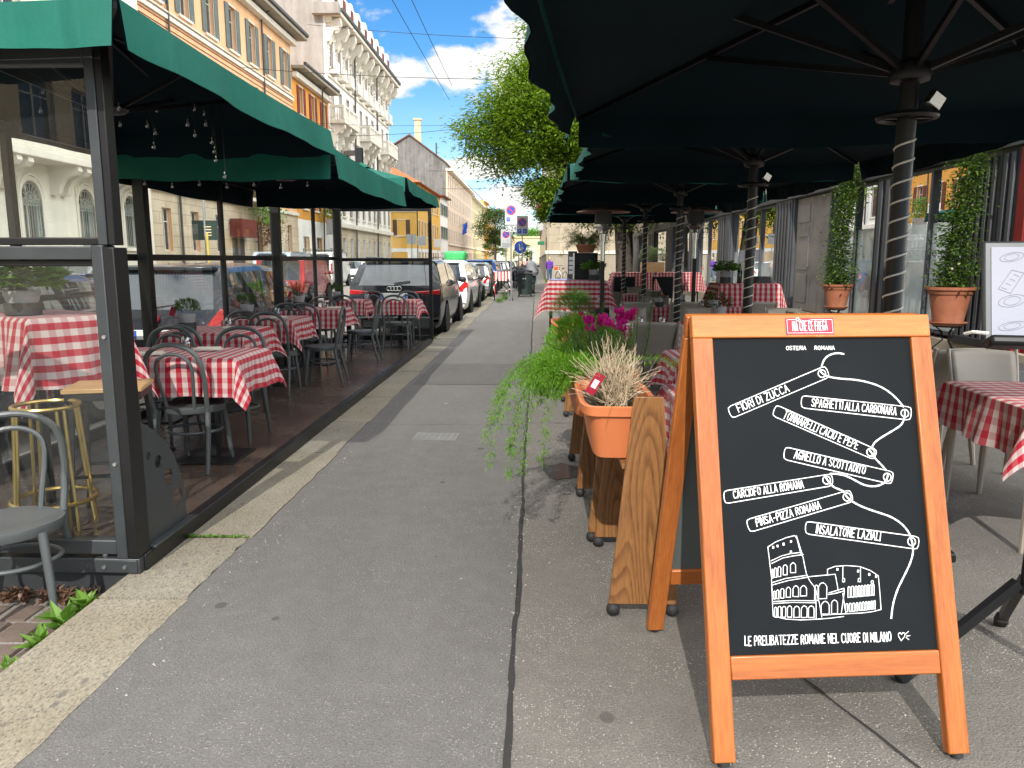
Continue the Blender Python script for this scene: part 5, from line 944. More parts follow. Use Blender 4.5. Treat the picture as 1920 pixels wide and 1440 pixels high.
for x, y, z, kd, l, s, sd in ((2.12, 9.05, .766, 'leafy', 'dark leafy herb in a black pot above the A-board', 1.35, 31), (2.5, 11.0, .766, 'leafy', 'dark leafy pot beside the right heater pole', 1.2, 32), (2.35, 12.7, .766, 'sprig', 'reddish sprouting pot near the far menu cases', 1.2, 33), (2.9, 6.4, .766, 'suc', 'spiky succulent showing above the A-board top rail', 1.2, 34), (1.95, 12.3, .766, 'leafy', 'small dark pot hidden by the second pole', 1., 35), (3.08, 12.75, 1.122, 'basil', 'bushy basil in a grey pot on the bottles table', 1.3, 36), (.98, 13.35, 1.152, 'basil', 'basil in a pale pot in front of the menu case', 1.25, 37)):
    small_pot(l, x, y, z, kd, 'pots on the terrace tables', s, None, sd not in (34,), sd)
for i, (x, y, l) in enumerate(((1.18, 8.75, 'left of two upturned tumblers behind the lone taupe chair'), (1.42, 8.72, 'right of two upturned tumblers behind the lone taupe chair'), (2.42, 8.9, 'large upturned tumbler right of the second pole'), (2.3, 12.35, 'upturned tumbler left of the pair near the third pole'), (1.85, 12.4, 'upturned tumbler beside the third umbrella pole'), (3.0, 8.75, 'upturned tumbler left of the succulent spikes'), (3.15, 8.85, 'second upturned tumbler left of the succulent spikes'), (1.5, 16.1, 'upturned tumbler on the table by the left heater'), (2.45, 16.8, 'distant upturned tumbler between the heaters'), (3.28, 4.5, 'upturned tumbler at the right picture edge'), (2.65, 12.4, 'upturned tumbler nearest the right heater'))):
    tumbler(x, y, .766, l, 'tumblers on the terrace tables')
for x, y, a, l in ((1.05, 8.72, .1, 'beige napkin by the pair of tumblers'), (2.35, 9.2, .2, 'beige napkin under the large tumbler'), (1.95, 12.35, .3, 'beige napkin near the third pole'), (3.0, 4.55, .05, 'rolled beige napkin on the right foreground table'), (2.75, 9.1, .2, 'beige napkin near the terracotta pot chair'), (1.45, 12.5, .2, 'beige napkin left of the third pole'), (1.35, 16.2, .1, 'beige napkin on the heater table')): napkin(x, y, .767, a, l, 'napkins on the terrace tables')
# things on the bar tables
mb = MB(); pot(mb, .13, .17, .14, .012); t = thing('potted_fern', 'big hanging fern in a terracotta bowl on top of the menu case', 'potted fern', (.86, 13.6, 1.62)); mb.build('bowl', M_['terra2'], t); mb = MB(); sm = MB()
for i in range(60): a = rp.uniform(0, 2*pi); frond(mb, sm, (.04*cos(a), .04*sin(a), .12), (cos(a), sin(a), rp.uniform(.4,2.2)), rp.uniform(.28,.55), rp.uniform(1.2,2.4), rp, .08, .05, 46)
mb.build('fronds', leafmat('shade_fern', (.05,.13,.015), (.12,.24,.03), .35), t, ang=0); sm.build('stems', LF['olive'], t, ang=0)
t = thing('menu_case', 'black and steel menu case under the fern on the pavement bar table', 'display case', (.86, 13.6, 1.152)); mb = MB(); mb.box(-.2, .2, -.1, .14, .45, .465); mb.box(-.2, .2, .12, .14, 0, .45); mb.box(.185, .2, -.1, .12, 0, .45); mb.build('case', M_['black'], t, bevel=.003); mb = MB(); mb.box(-.215, -.2, -.14, .14, 0, .46); mb.build('side_panel', M_['silver'], t, bevel=.003)
mb = MB(); mb.box(-.18, .18, -.12, .12, 0, .012); mb.box(-.17, .17, -.115, .115, .0125, .02); o = mb.build('menu_folder', plain('blue_folder', (.3,.36,.62), .5), loc=(.42, 13.35, 1.153), rz=.1, bevel=.002); tag(o, 'pale blue menu folder lying on the pavement bar table', 'menu')
def bottle(x, y, z, l, m):
    t = thing('wine_bottle', l, 'bottle', (x, y, z), 0, 'dark bottles on the bar table'); mb = MB(); mb.lathe([(.001, 0), (.036, 0), (.038, .006), (.038, .19), (.03, .225), (.015, .25), (.0145, .305), (.017, .306), (.017, .315), (.001, .315)], 18); mb.build('glass_body', m, t); mb = MB(); mb.lathe([(.0165, .255), (.0165, .318), (.001, .319)], 14); mb.build('capsule', M_['black'], t)
M_['bottle'] = plain('dark_bottle_glass', (.006,.01,.006), .08, spec=.8)
bottle(3.3, 12.72, 1.122, 'left dark wine bottle on the bar table', M_['bottle']); bottle(3.41, 12.75, 1.122, 'right dark wine bottle against the umbrella pole', M_['bottle'])
t = thing('sanitizer_bottle', 'small white pump bottle beside the basil pot', 'pump bottle', (3.2, 12.68, 1.122)); mb = MB(); mb.lathe([(.001,0), (.024,0), (.024,.09), (.012,.11), (.012,.125), (.001,.125)], 14); mb.build('bottle_body', M_['white'], t); mb = MB(); mb.tube([(0,0,.125), (0,0,.15), (.03,0,.148)], .005, 6); mb.build('pump', M_['white'], t)
mb = MB(); [mb.box(-.17+.01*i, .16-.02*i, -.12, .12, .022*i, .022*i+.021) for i in range(5)]; o = mb.build('menu_stack', M_['potdark'], loc=(3.72, 12.8, 1.122), rz=.08, bevel=.003); tag(o, 'stack of black menus on the bar table by the shop front', 'menus')
for x, y, z, l in ((2.3, 20.3, .68, 'left black chalk menu case in front of the far bar tables'), (3.3, 20.35, .68, 'right black chalk menu case in front of the far bar tables')):
    t = thing('menu_easel', l, 'menu easel', (x, y, 0), 0, 'black menu easels'); mb = MB(); mb.box(-.27, .27, -.015, .015, .5, 1.06); mb.build('panel', M_['chalk'], t, bevel=.004); mb = MB(); mb.bar((-.25, .02, .5), (-.25, .1, 0), .03, .03); mb.bar((.25, .02, .5), (.25, .1, 0), .03, .03); mb.build('easel_legs', M_['black'], t)
t = thing('conifer_crate', 'wooden crate of clipped conifers on the far bar table', 'planter crate', (3.1, 20.9, 1.172)); mb = MB(); mb.box(-.3, .3, -.15, .15, 0, .26); mb.build('crate', M_['pine'], t, bevel=.004)
mb = MB(); needles(mb, (-.12,0,.35), .24, .3, 900, .06, .012, rp); needles(mb, (.15,0,.33), .22, .28, 800, .06, .012, rp); mb.build('foliage', LF['olive'], t, ang=0)
# lectern menu stand at the right edge
t = thing('menu_stand', 'black tripod menu stand with a lit paper menu at the right edge', 'menu stand', (1.74, 2.6, 0), radians(-14)); M = Matrix.Translation((0, -.02, 1.38)) @ Matrix.Rotation(radians(-18), 4, 'X')
mb = MB(); mb.box(-.25, .25, -.012, .012, -.165, .19, 0, M); mb.build('board', M_['steel'], t, bevel=.01)
mb = MB(); mb.box(-.225, .225, -.016, -.0125, -.145, .165, 0, M); pg = mb.build('menu_page', M_['paper'], t, ang=0)
mb = MB(); mb.box(-.25, .25, -.09, -.012, -.185, -.15, 0, M); mb.build('lip', M_['black'], t, bevel=.012)
mb = MB(); mbr = MB(); mbb = MB(); mbp = MB(); rw = random.Random(4)
def onpage(pl, tgt, w):
    tmp = MB(); stroke(tmp, pl, w); tgt.add([M @ Vector((p[0], -.0165-p[2]*.6, p[1])) for p in tmp.v], tmp.f)
def pagetext(s, x, z, h, tgt, w, sx=1.):
    tmp = MB(); lettering(tmp, s, (x, z), (x+sum(adv(c) for c in s)*h*sx, z), (0, h), w, rw); tgt.add([M @ Vector((p[0], -.0165-p[2]*.6, p[1])) for p in tmp.v], tmp.f)
pagetext('MA CHE CE FREGA', -.07, .105, .017, mbr, .0027, .9); pagetext('OSTERIA ROMANA', -.07, .088, .007, mb, .001); pagetext('PRIMI PIATTI', -.07, .062, .013, mbr, .0022, .9)
for i in range(11): z = .038-.0165*i; onpage([(-.07, z), (-.07+rw.uniform(.1,.19), z)], mb, .0036 if i % 2 == 0 else .0026); [onpage([(-.065+.011*q, z-.007), (-.058+.011*q, z-.007)], mbb if q != 1 else mbr, .004) for q in range(3)]
for cx, cz, rx, rz_ in ((-.165, .13, .035, .015), (-.165, -.02, .04, .02), (-.165, -.105, .04, .014)): onpage([(cx+rx*cos(a), cz+rz_*sin(a)+.2*rx*cos(a)) for a in [2*pi*i/24 for i in range(25)]], mbp, .0016); onpage([(cx+rx*.6*cos(a), cz+rz_*.7*sin(a)+.12*rx*cos(a)) for a in [2*pi*i/24 for i in range(25)]], mbp, .0013)
onpage([(-.205, .02), (-.165, .085), (-.13, .075), (-.17, .005), (-.205, .02)], mbp, .0017); [onpage([(-.195+.012*q, .025+.015*q), (-.18+.012*q, .018+.015*q)], mbp, .0013) for q in range(4)]
for q, m_, nm_ in ((mb, 'ink', 'menu_text'), (mbr, 'inkred', 'menu_headings'), (mbb, 'inkblue', 'allergen_dots'), (mbp, 'pale', 'kitchen_drawings')): q.build(nm_, M_[m_], pg, ang=0)
mb = MB(); mb.tube([(0, .06, .32), (0, .02, 1.3)], .018, 12); mb.build('column', M_['black'], t)
for a in (200, 320, 80): mb = MB(); ca, sa = cos(radians(a)), sin(radians(a)); mb.bar((ca*.03, .06+sa*.03, .36), (ca*.42, .06+sa*.42, .03), .03, .035); q = mb.build('leg', M_['black'], t); mb = MB(); mb.bar((ca*.38, .06+sa*.38, .06), (ca*.45, .06+sa*.45, .008), .045, .045); mb.build('rubber_foot', M_['rubber'], q, bevel=.008)
mb = MB(); mb.tube([(-.3, -.06, 1.255), (-.285, -.09, 1.265), (-.24, -.1, 1.262)], .006, 6); mb.build('lamp_arm', M_['rope'], t)
# ---------------------------------------------------------------- restaurant front on the right
XW = 6.5; SH = thing('restaurant_building', 'dark panelled restaurant front with tall frosted windows along the right side', 'restaurant', (XW, 20, 0))
M_['shopgrey'] = plain('shop_panel_grey', (.075,.078,.085), .5, var=.12, vs=3); M_['shopdark'] = plain('shop_panel_dark', (.025,.026,.03), .45); M_['shopred'] = plain('shop_red_door', (.2,.018,.016), .45); M_['doorgrey'] = plain('old_grey_door', (.22,.205,.185), .55, var=.12, vs=2, dirt=(.15,.13,.11))
M_['frost'] = glass('frosted_window', dark=(.6,.68,.65), refl=2.4); M_['clearwin'] = glass('shop_window_glass', dark=(.03,.032,.035), refl=7.0); M_['beige'] = stucco('upper_wall_beige', (.5,.43,.32), .25)
def sb(name, y0, y1, z0, z1, x0, x1, mat, parent=None, bev=0): mb = MB(); mb.box(x0, x1, y0-20, y1-20, z0, z1); return mb.build(name, mat, parent or SH, ang=0, bevel=bev)
sb('plinth', 8.4, 53, -.14, .24, -.02, .5, M_['beige']); sb('upper_wall', 8.4, 53, 3.32, 8.2, .03, 7, M_['beige']); sb('fascia', 8.4, 53, 3.02, 3.32, -.06, .3, M_['shopgrey'], bev=.01); sb('back_wall', 8.4, 53, .24, 3.02, .5, .8, M_['shopdark'])
def column(y0, y1, n=5, dark=False):
    mb = MB(); mb.box(.0, .3, y0-20, y1-20, .24, 3.02); o = mb.build('column', M_['shopdark'] if dark else M_['shopgrey'], SH, ang=0)
    mb = MB(); w = (y1-y0)/(2*n+1)
    for i in range(n): mb.box(-.035, -.001, y0-20+w*(2*i+1), y0-20+w*(2*i+2), .34, 2.95)
    mb.build('flutes', M_['shopgrey'], o, bevel=.006); mb = MB(); mb.box(-.06, -.002, y0-20.02, y1-19.98, .24, .36); mb.build('base', M_['shopdark'], o, bevel=.008)
def window(y0, y1, zf=2.1, mull=(), red=False, txt=False):
    mb = MB(); a, b = y0-20, y1-20; w = .05
    mb.box(.08, .16, a, a+w, .3, 3.0); mb.box(.08, .16, b-w, b, .3, 3.0); mb.box(.08, .16, a+w, b-w, .3, .36); mb.box(.08, .16, a+w, b-w, 2.95, 3.0)
    for q in mull: y = a+(b-a)*q; mb.box(.06, .16, y-.035, y+.035, .36, 2.95)
    o = mb.build('window', M_['shopgrey'], SH, ang=0)
    mb = MB(); mb.add([(.125, a+w, .36), (.125, a+w, zf), (.125, b-w, zf), (.125, b-w, .36)], [(0,1,2,3)]); fp = mb.build('frosted_pane', M_['frost'], o, ang=0)
    mb = MB(); mb.add([(.127, a+w, zf), (.127, a+w, 2.95), (.127, b-w, 2.95), (.127, b-w, zf)], [(0,1,2,3)]); mb.build('pane', M_['clearwin'], o, ang=0)
    if txt:
        mb = MB(); n_ = len(mull)+1; ww = (b-a)/n_
        for q in range(n_):
            c = a+ww*(q+.5); tmp = MB(); s_ = min(.36, ww*.4); lettering(tmp, 'MA CHE CE FREGA', (-s_, 0), (s_, 0), (0, .12), .016, random.Random(1)); lettering(tmp, 'OSTERIA ROMANA', (-s_*.6, -.13), (s_*.6, -.13), (0, .06), .009, random.Random(2)); stroke(tmp, [(-s_-.06, -.05), (-s_-.06, .18), (s_+.06, .18), (s_+.06, -.05), (-s_-.06, -.05)], .01)
            mb.add([(.122-p[2]*.5, c-p[0], 1.72+p[1]) for p in tmp.v], [tuple(reversed(f)) for f in tmp.f])
        mb.build('window_lettering', M_['white'], o, ang=0)
column(8.5, 9.1, 3); sb('red_door_frame', 9.4, 9.6, .24, 3.0, .0, .2, M_['shopred'], bev=.01)
d_ = sb('red_door', 9.6, 10.66, .24, 3.0, .12, .18, M_['shopred'], bev=.01); sb('door_panel', 9.75, 10.5, .4, 1.1, .1, .12, M_['shopred'], d_, .01); sb('door_panel', 9.75, 10.5, 1.3, 2.8, .1, .12, M_['clearwin'], d_); sb('red_door_frame', 10.66, 10.86, .24, 3.0, -.02, .2, M_['shopred'], bev=.01)
column(10.88, 11.3, 2, True); column(11.32, 12.15, 5); window(12.2, 14.5, 2.1, (.5,), txt=True); column(14.55, 15.3, 2, True); window(15.35, 17.65, 2.1, (.45,), txt=False)
o = sb('old_door', 17.75, 18.95, .26, 3.0, .1, .16, M_['doorgrey'], bev=.006); o2 = sb('old_door', 18.96, 20.1, .26, 3.0, .1, .16, M_['doorgrey'], bev=.006)
for za, zb in ((.45, 1.15), (1.25, 1.95), (2.05, 2.3), (2.4, 2.85)): sb('door_panel', 19.15, 19.9, za, zb, .085, .1, M_['doorgrey'], o2, .008)
sb('door_notice', 19.1, 19.25, 1.85, 2.15, .09, .099, M_['paper'], o2); mb = MB(); mb.tube([(.1, -.92, 1.35), (.02, -.92, 1.35), (.02, -.78, 1.35)], .014, 8); mb.build('door_handle', M_['silver'], o2)
sb('door_frame', 17.66, 17.74, .24, 3.02, .02, .2, M_['shopgrey']); sb('door_frame', 20.12, 20.2, .24, 3.02, .02, .2, M_['shopgrey'])
column(20.25, 21.6, 5); window(21.65, 26.3, 1.75, (.33, .66)); sb('window_notice', 23.0, 23.8, 1.45, 1.8, .118, .121, M_['paper']); sb('window_notice', 25.0, 25.6, 1.45, 1.8, .118, .121, M_['paper'])
column(26.4, 27.2, 4); column(27.2, 28.3, 3, True); window(28.4, 31.8, 1.2, (.5,)); column(31.9, 33.6, 3, True); window(33.7, 37.5, 1.2, (.5,)); column(37.6, 39.5, 5); window(39.6, 43.5, 1.2); column(43.6, 46, 3, True); window(46.1, 50, 1.0); column(50.1, 53, 4)
sb('door_step', 9.6, 11.3, -.1, .14, -.6, -.03, M_['shopgrey'], bev=.01)
for i in range(10):                                 # upper storey windows, above the umbrellas
    y = 9.5+4.3*i; f = sb('upper_window', y, y+1.1, 4.6, 6.6, .0, .05, M_['shopgrey']); sb('pane', y+.08, y+1.02, 4.68, 6.52, -.012, -.001, M_['clearwin'], f)
# climbers in big terracotta pots on iron stands
def climber(tag_, x, y, pz, pr, ph, top, lean, seed):
    r = random.Random(seed); t = thing('plant_stand', 'curly black iron stand under the %s terracotta pot' % tag_, 'plant stand', (x, y, 0), 0, 'iron stands under the climbers'); zs = pz-.06
    mb = MB(); mb.tube([(pr*.55*cos(a), pr*.55*sin(a), zs) for a in [2*pi*i/20 for i in range(20)]], .012, 6, closed=True); mb.build('ring', M_['black'], t, ang=0)
    for a0 in (30, 150, 270):
        ca, sa = cos(radians(a0)), sin(radians(a0)); mb = MB(); mb.tube([(ca*q, sa*q, z) for q, z in [(pr*.5, zs), (pr*.2, zs-.08), (pr*.15, zs-.2), (pr*.5, zs*.4), (pr*.62, 0)]], .011, 6); mb.tube([(ca*(pr*.38+.05*cos(b)), sa*(pr*.38+.05*cos(b)), zs-.12+.05*sin(b)) for b in [i*.45 for i in range(14)]], .007, 5); mb.build('leg', M_['black'], t, ang=0)
    t = thing('potted_climber', 'climbing jasmine with string lights in the %s terracotta pot' % tag_, 'potted climber', (x, y, pz-.05), 0, 'climbers at the shop front')
    mb = MB(); mb.lathe([(.001, 0), (pr*.62, 0), (pr*.8, .05), (pr*.78, .055), (pr*.6, .02), (.001, .02)], 32); mb.build('saucer', M_['terra2'], t)
    mb = MB(); mb.lathe([(.001,.022), (pr*.6, .022), (pr*.83, ph-.1), (pr*.88, ph-.1), (pr*.92, ph-.045), (pr*.99, ph-.04), (pr*1.0, ph), (pr*.9, ph), (pr*.86, ph-.05), (.001, ph-.05)], 36); mb.build('pot', M_['terra2'], t)
    mb = MB(); sm = MB(); fl = MB()
    for i in range(26):
        a = r.uniform(0, 2*pi); P = [Vector((.05*cos(a), .05*sin(a), ph-.05))]; hh = top-pz if i < 16 else r.uniform(.3,.9)
        for q in range(1, 15): f = q/14; P.append(Vector((.1*cos(a+q*.5)*(1.1-.4*f)+lean*f+(.26*cos(a)*sin(pi*f) if i >= 16 else 0), .12*sin(a+q*.5)+(.26*sin(a)*sin(pi*f) if i >= 16 else 0), ph-.05+hh*f)))
        sm.tube(P, .0045, 4, cap=False)
        for q in range(int(105*hh)): f = r.random()*14; k0 = min(13, int(f)); c = P[k0].lerp(P[k0+1], f-k0); b = r.uniform(0, 2*pi); mb.leaf(c+Vector((r.gauss(0,.1), r.gauss(0,.1), r.gauss(0,.04))), (cos(b), sin(b), r.uniform(-.6,.5)), (0,0,1), r.uniform(.06,.1), .038)
    mb.build('foliage', LF['jas'], t, ang=0); sm.build('stems', LF['olive'], t, ang=0)
    for i in range(14): z = r.uniform(ph+.1, top-pz); fl.ball((r.uniform(-.16,.1)+lean*z/(top-pz), r.uniform(-.14,.14), z), .022, n=8)
    fl.build('pale_blossoms', M_['flower'], t)
climber('right hand', 6.02, 11.45, .6, .33, .56, 3.3, .15, 3); climber('left hand', 6.1, 15.9, .56, .3, .5, 3.3, .1, 4)
# ---------------------------------------------------------------- cars: lofted bodies, tail towards the viewer unless turned
M_['carglass'] = glass('car_glass', dark=(.018,.024,.03), refl=2.3); M_['tyre'] = plain('tyre', (.018,.018,.018), .8); M_['alloy'] = plain('alloy_rim', (.4,.4,.41), .3, .9); M_['tail'] = plain('tail_lamp_red', (.5,.012,.012), .18, coat=1.); M_['head'] = plain('head_lamp', (.6,.63,.65), .12, .3, coat=1.); M_['trim'] = plain('black_trim', (.02,.02,.021), .5); M_['plate'] = plain('plate_white', (.72,.72,.7), .45); M_['eublue'] = plain('plate_blue', (.02,.1,.5), .45)
PAINT = {c: carpaint('paint_'+c, v, m, r) for c, v, m, r in (('black', (.012,.013,.016), 0, .16), ('graphite', (.03,.034,.042), .2, .2), ('white', (.72,.73,.73), 0, .22), ('silver', (.42,.43,.43), .75, .26), ('blue', (.03,.09,.3), .3, .2), ('navy', (.012,.022,.06), .3, .18), ('grey', (.16,.165,.17), .6, .25), ('red', (.3,.02,.02), 0, .22), ('paleblue', (.42,.5,.58), .2, .25), ('green', (.02,.42,.1), 0, .5))}
def car(label, x, y, rz, paint, Lc=4.2, Wc=1.78, Hc=1.48, kind='hatch', plate='', emblem=None, group='cars parked along the kerb', z=-.12, cat='car', rack=False):
    t = thing('parked_'+('van' if kind == 'van' else 'car'), label, cat, (x, y, z), rz, group); w = Wc/2; belt = Hc*(.67 if kind == 'estate' else .63); pm = PAINT[paint]
    if kind == 'van': tab = [(0, .55, belt, .97), (.03, .9, belt+.02, .98), (.12, Hc*.93, Hc*.93, .98), (.3, Hc, Hc, .98), (.72*Lc, Hc, Hc, .98), (.84*Lc, belt+.25, belt+.1, .96), (.86*Lc, belt+.08, belt, .96), (.97*Lc, belt-.12, belt-.15, .9), (Lc, .55, .55, .8)]; roofs = (.3, .72*Lc); ws = (.72*Lc, .84*Lc); rw = (.03, .12)
    elif kind == 'estate': tab = [(0, .5, .5, .93), (.02, .82, .82, .97), (.10, belt+.02, belt, .98), (.5, Hc*.955, belt, 1), (.75, Hc*.985, belt, 1), (.42*Lc, Hc, belt, 1), (.58*Lc, Hc*.975, belt-.01, 1), (.74*Lc, belt+.03, belt-.04, .99), (.78*Lc, belt-.02, belt-.06, .98), (.95*Lc, belt-.2, belt-.22, .93), (Lc, .52, .52, .8)]; ws = (.58*Lc, .74*Lc); rw = (.10, .5)
    else: tab = [(0, .5, .5, .92), (.02, .8, .8, .96), (.09, belt+.04, belt, .98), (.36, Hc*.94, belt, 1), (.6, Hc*.985, belt, 1), (.42*Lc, Hc, belt-.02, 1), (.56*Lc, Hc*.97, belt-.04, 1), (.73*Lc, belt+.02, belt-.07, .99), (.77*Lc, belt-.05, belt-.09, .98), (.94*Lc, belt-.2, belt-.22, .92), (Lc, .5, .5, .78)]; ws = (.56*Lc, .73*Lc); rw = (.09, .36)
    def lerp(yy):
        for a, b in zip(tab, tab[1:]):
            if yy <= b[0]+1e-6:
                f = (yy-a[0])/max(1e-6, b[0]-a[0]); f = f*f*(3-2*f) if False else f; return tuple(a[i]+(b[i]-a[i])*f for i in range(4))
        return tab[-1]
    ys = sorted(set([round(q[0], 4) for q in tab]+[round(Lc*i/26, 4) for i in range(27)])); ys = [ys[0]]+[b for a, b in zip(ys, ys[1:]) if b-a > .012 or any(abs(b-q[0]) < 1e-3 for q in tab)]
    def sect(yy):
        _, zt, zb, ww = lerp(yy); q = w*ww; cab = max(0., min(1., (zt-zb)/(Hc-belt))); wr = q*(1-.2*cab) if kind != 'van' else q*(1-.07*cab); zb2 = min(zb, zt-.012); lowz = .24 if .12 < yy < Lc-.1 else .3
        return [(q*.86, lowz), (q*.955, lowz+.07), (q*.99, .5*min(1, zb2/.55)), (q, min(.68, zb2*.8)), (q*.985, zb2*.93), (q*.95, zb2), (q*.945-(q*.945-wr)*.05, zb2+(zt-zb2)*.04), (wr+(q*.95-wr)*.12, zb2+(zt-zb2)*.86), (wr*.93, zt-(zt-zb2)*.04), (wr*.8, zt+.012*cab), (0, zt+.022*cab)]
    secs = [sect(q) for q in ys]; k = len(secs[0]); B = {'body': MB(), 'rear_window': MB(), 'windscreen': MB(), 'side_window': MB()}
    for sd in (-1, 1):
        for i, (y0, y1) in enumerate(zip(ys, ys[1:])):
            ym = (y0+y1)/2
            for j in range(k-1):
                P = [Vector((sd*secs[i][j][0], y0, secs[i][j][1])), Vector((sd*secs[i+1][j][0], y1, secs[i+1][j][1])), Vector((sd*secs[i+1][j+1][0], y1, secs[i+1][j+1][1])), Vector((sd*secs[i][j+1][0], y0, secs[i][j+1][1]))]
                nm = 'body'
                if rw[0] < ym < rw[1] and j >= 9: nm = 'rear_window'
                elif ws[0] < ym < ws[1] and j >= 8: nm = 'windscreen'
                elif j == 6:
                    if kind == 'van': nm = 'side_window' if .66*Lc < ym < .78*Lc else 'body'
                    elif rw[1]+.12 < ym < ws[0]+.35 and not (.385*Lc < ym < .42*Lc): nm = 'side_window'
                B[nm].add(P, [(0, 1, 2, 3) if sd > 0 else (3, 2, 1, 0)])
    for yy, s_, rv in ((ys[0], secs[0], 1), (ys[-1], secs[-1], 0)):
        vs = [Vector((p[0], yy, p[1])) for p in s_]+[Vector((-p[0], yy, p[1])) for p in reversed(s_[:-1])]; B['body'].add(vs, [tuple(range(len(vs)))])
    import bmesh
    for nm, m in (('body', pm), ('rear_window', M_['carglass']), ('windscreen', M_['carglass']), ('side_window', M_['carglass'])):
        if not B[nm].f: continue
        if nm == 'side_window':
            for sd in (-1, 1):
                q = MB()
                for f in B[nm].f:
                    vs = [Vector(B[nm].v[i]) for i in f]
                    if vs[0].x*sd > 0: q.add([v+Vector((sd*.003, 0, 0)) for v in vs], [(0,1,2,3)])
                q.build('side_window', m, t, ang=0)
            q = B['side_window']; B2 = MB(); B2.v = q.v; B2.f = q.f; B2.m = q.m; continue
        o = B[nm].build(nm, m, t, ang=0); bm = bmesh.new(); bm.from_mesh(o.data); bmesh.ops.remove_doubles(bm, verts=bm.verts, dist=.0008); bmesh.ops.recalc_face_normals(bm, faces=bm.faces); bm.to_mesh(o.data); bm.free(); o.data.shade_smooth(); o.data.set_sharp_from_angle(angle=radians(48))
    r = .33 if Hc < 1.55 else .36
    if kind == 'van': r = .34
    for sd in (-1, 1):
        for yy in (.2*Lc, .81*Lc):
            mb = MB(); mb.lathe([(r*.62, -.1), (r*.93, -.105), (r, -.07), (r, .07), (r*.93, .105), (r*.62, .1)], 26, M=Matrix.Translation((sd*(w-.085), yy, r)) @ Matrix.Rotation(pi/2, 4, 'Y')); wh = mb.build('wheel', M_['tyre'], t)
            mb = MB(); Mx = Matrix.Translation((sd*(w-.0), yy, r)) @ Matrix.Rotation(pi/2, 4, 'Y'); mb.lathe([(r*.66, -.02), (r*.62, .008), (r*.55, -.01)], 26, M=Mx); [mb.bar((sd*(w-.012), yy, r), (sd*(w-.012), yy+r*.6*cos(a), r+r*.6*sin(a)), .05, .02, up=(1,0,0)) for a in [2*pi*i/5+.3 for i in range(5)]]; mb.build('rim', M_['alloy'], wh)
            mb = MB(); mb.lathe([(.001, 0), (r+.055, 0)], 30, M=Matrix.Translation((sd*(w*1.004), yy, r+.01)) @ Matrix.Rotation(pi/2, 4, 'Y')); mb.build('wheel_arch', M_['trim'], t, ang=0)
    mb = MB(); mb.box(-w*.8, w*.8, -.035, .02, .26, .42 if Hc < 1.6 else .5); mb.build('rear_bumper', M_['trim'], t, bevel=.03)
    zl = belt*(.9 if kind == 'estate' else .86)
    for sd in (-1, 1):
        mb = MB()
        if kind == 'estate': mb.prism([(w*.36, zl-.02), (w*.955, zl-.055), (w*.965, zl+.05), (w*.62, zl+.02), (w*.36, zl+.005)], -.012, .1, lambda u, v, h: (sd*u, h+(.02 if u < w*.8 else .06), v))
        elif kind == 'van': mb.box(sd*w*.96-.06, sd*w*.96+.03, -.015, .05, zl-.1, zl+.3)
        else: mb.prism([(w*.68, zl-.12), (w*.97, zl-.14), (w*.985, zl+.09), (w*.9, zl+.2), (w*.72, zl+.0)], -.012, .12, lambda u, v, h: (sd*u, h+(.0 if u < w*.8 else .05), v))
        mb.build('tail_light', M_['tail'], t, bevel=.012)
        mb = MB(); mb.prism([(w*.5, zl-.25), (w*.88, zl-.2), (w*.9, zl-.08), (w*.55, zl-.16)], -.1, .02, lambda u, v, h: (sd*u, Lc-.12+h*.5-(.1 if u > w*.7 else 0)+.1, v)); mb.build('headlight', M_['head'], t, bevel=.01)
        mb = MB(); mx_ = ws[1]-.18; mb.ball((sd*(w+.1), mx_, belt+.06), .1, .07, .075, 12); mb.bar((sd*(w-.06), mx_, belt-.0), (sd*(w+.05), mx_, belt+.03), .04, .03); mb.build('wing_mirror', M_['trim'] if paint in ('white', 'silver', 'black', 'graphite') else pm, t)
        mb = MB(); mb.tube([(sd*w*.72, .55, Hc*.995), (sd*w*.74, .7, Hc+.035), (sd*w*.74, .5*Lc, Hc+.035), (sd*w*.72, .54*Lc, Hc-.01)], .014, 6)
        if kind == 'estate': mb.build('roof_rail', M_['silver'], t)
    zp = belt*.74 if kind != 'estate' else belt*.83
    mb = MB(); mb.box(-.262, .262, -.035, -.006, zp-.058, zp+.058); p = mb.build('number_plate', M_['plate'], t, bevel=.004); mb = MB(); [mb.box(a, a+.042, -.037, -.0352, zp-.05, zp+.05) for a in (-.256, .214)]; mb.build('plate_band', M_['eublue'], p, ang=0)
    if plate: vs, fs = textmesh(plate, .105, .0, .8); mb = MB(); mb.add([(v.x, -.0365, zp+v.y-.0) for v in vs], fs); mb.build('plate_characters', M_['trim'], p, ang=0)
    if emblem == 'rings':
        mb = MB(); ze = belt*.965; [mb.tube([(-.1+.067*i+.043*cos(a), -.01+.1*.0, ze+.043*sin(a)) for a in [2*pi*q/20 for q in range(20)]], .006, 6, closed=True) for i in range(4)]; o = mb.build('emblem', M_['silver'], t)
    if emblem == 'roundel': mb = MB(); mb.cyl((0, -.0, belt*.93), (0, .04, belt*.93), .05, n=20); mb.build('emblem', M_['red'], t)
    mb = MB(); mb.bar((-.02, .1, belt+.06), (.3, .14, belt+.1), .02, .03); mb.build('rear_wiper', M_['trim'], t)
    mb = MB(); mb.box(-w*.7, w*.7, rw[1]-.06, rw[1]+.1, Hc*.955, Hc*.985); mb.build('spoiler', pm, t, bevel=.01)
    mb = MB(); mb.box(-w*.55, w*.55, Lc-.06, Lc+.005, .42, belt*.6); mb.build('grille', M_['trim'], t, bevel=.02)
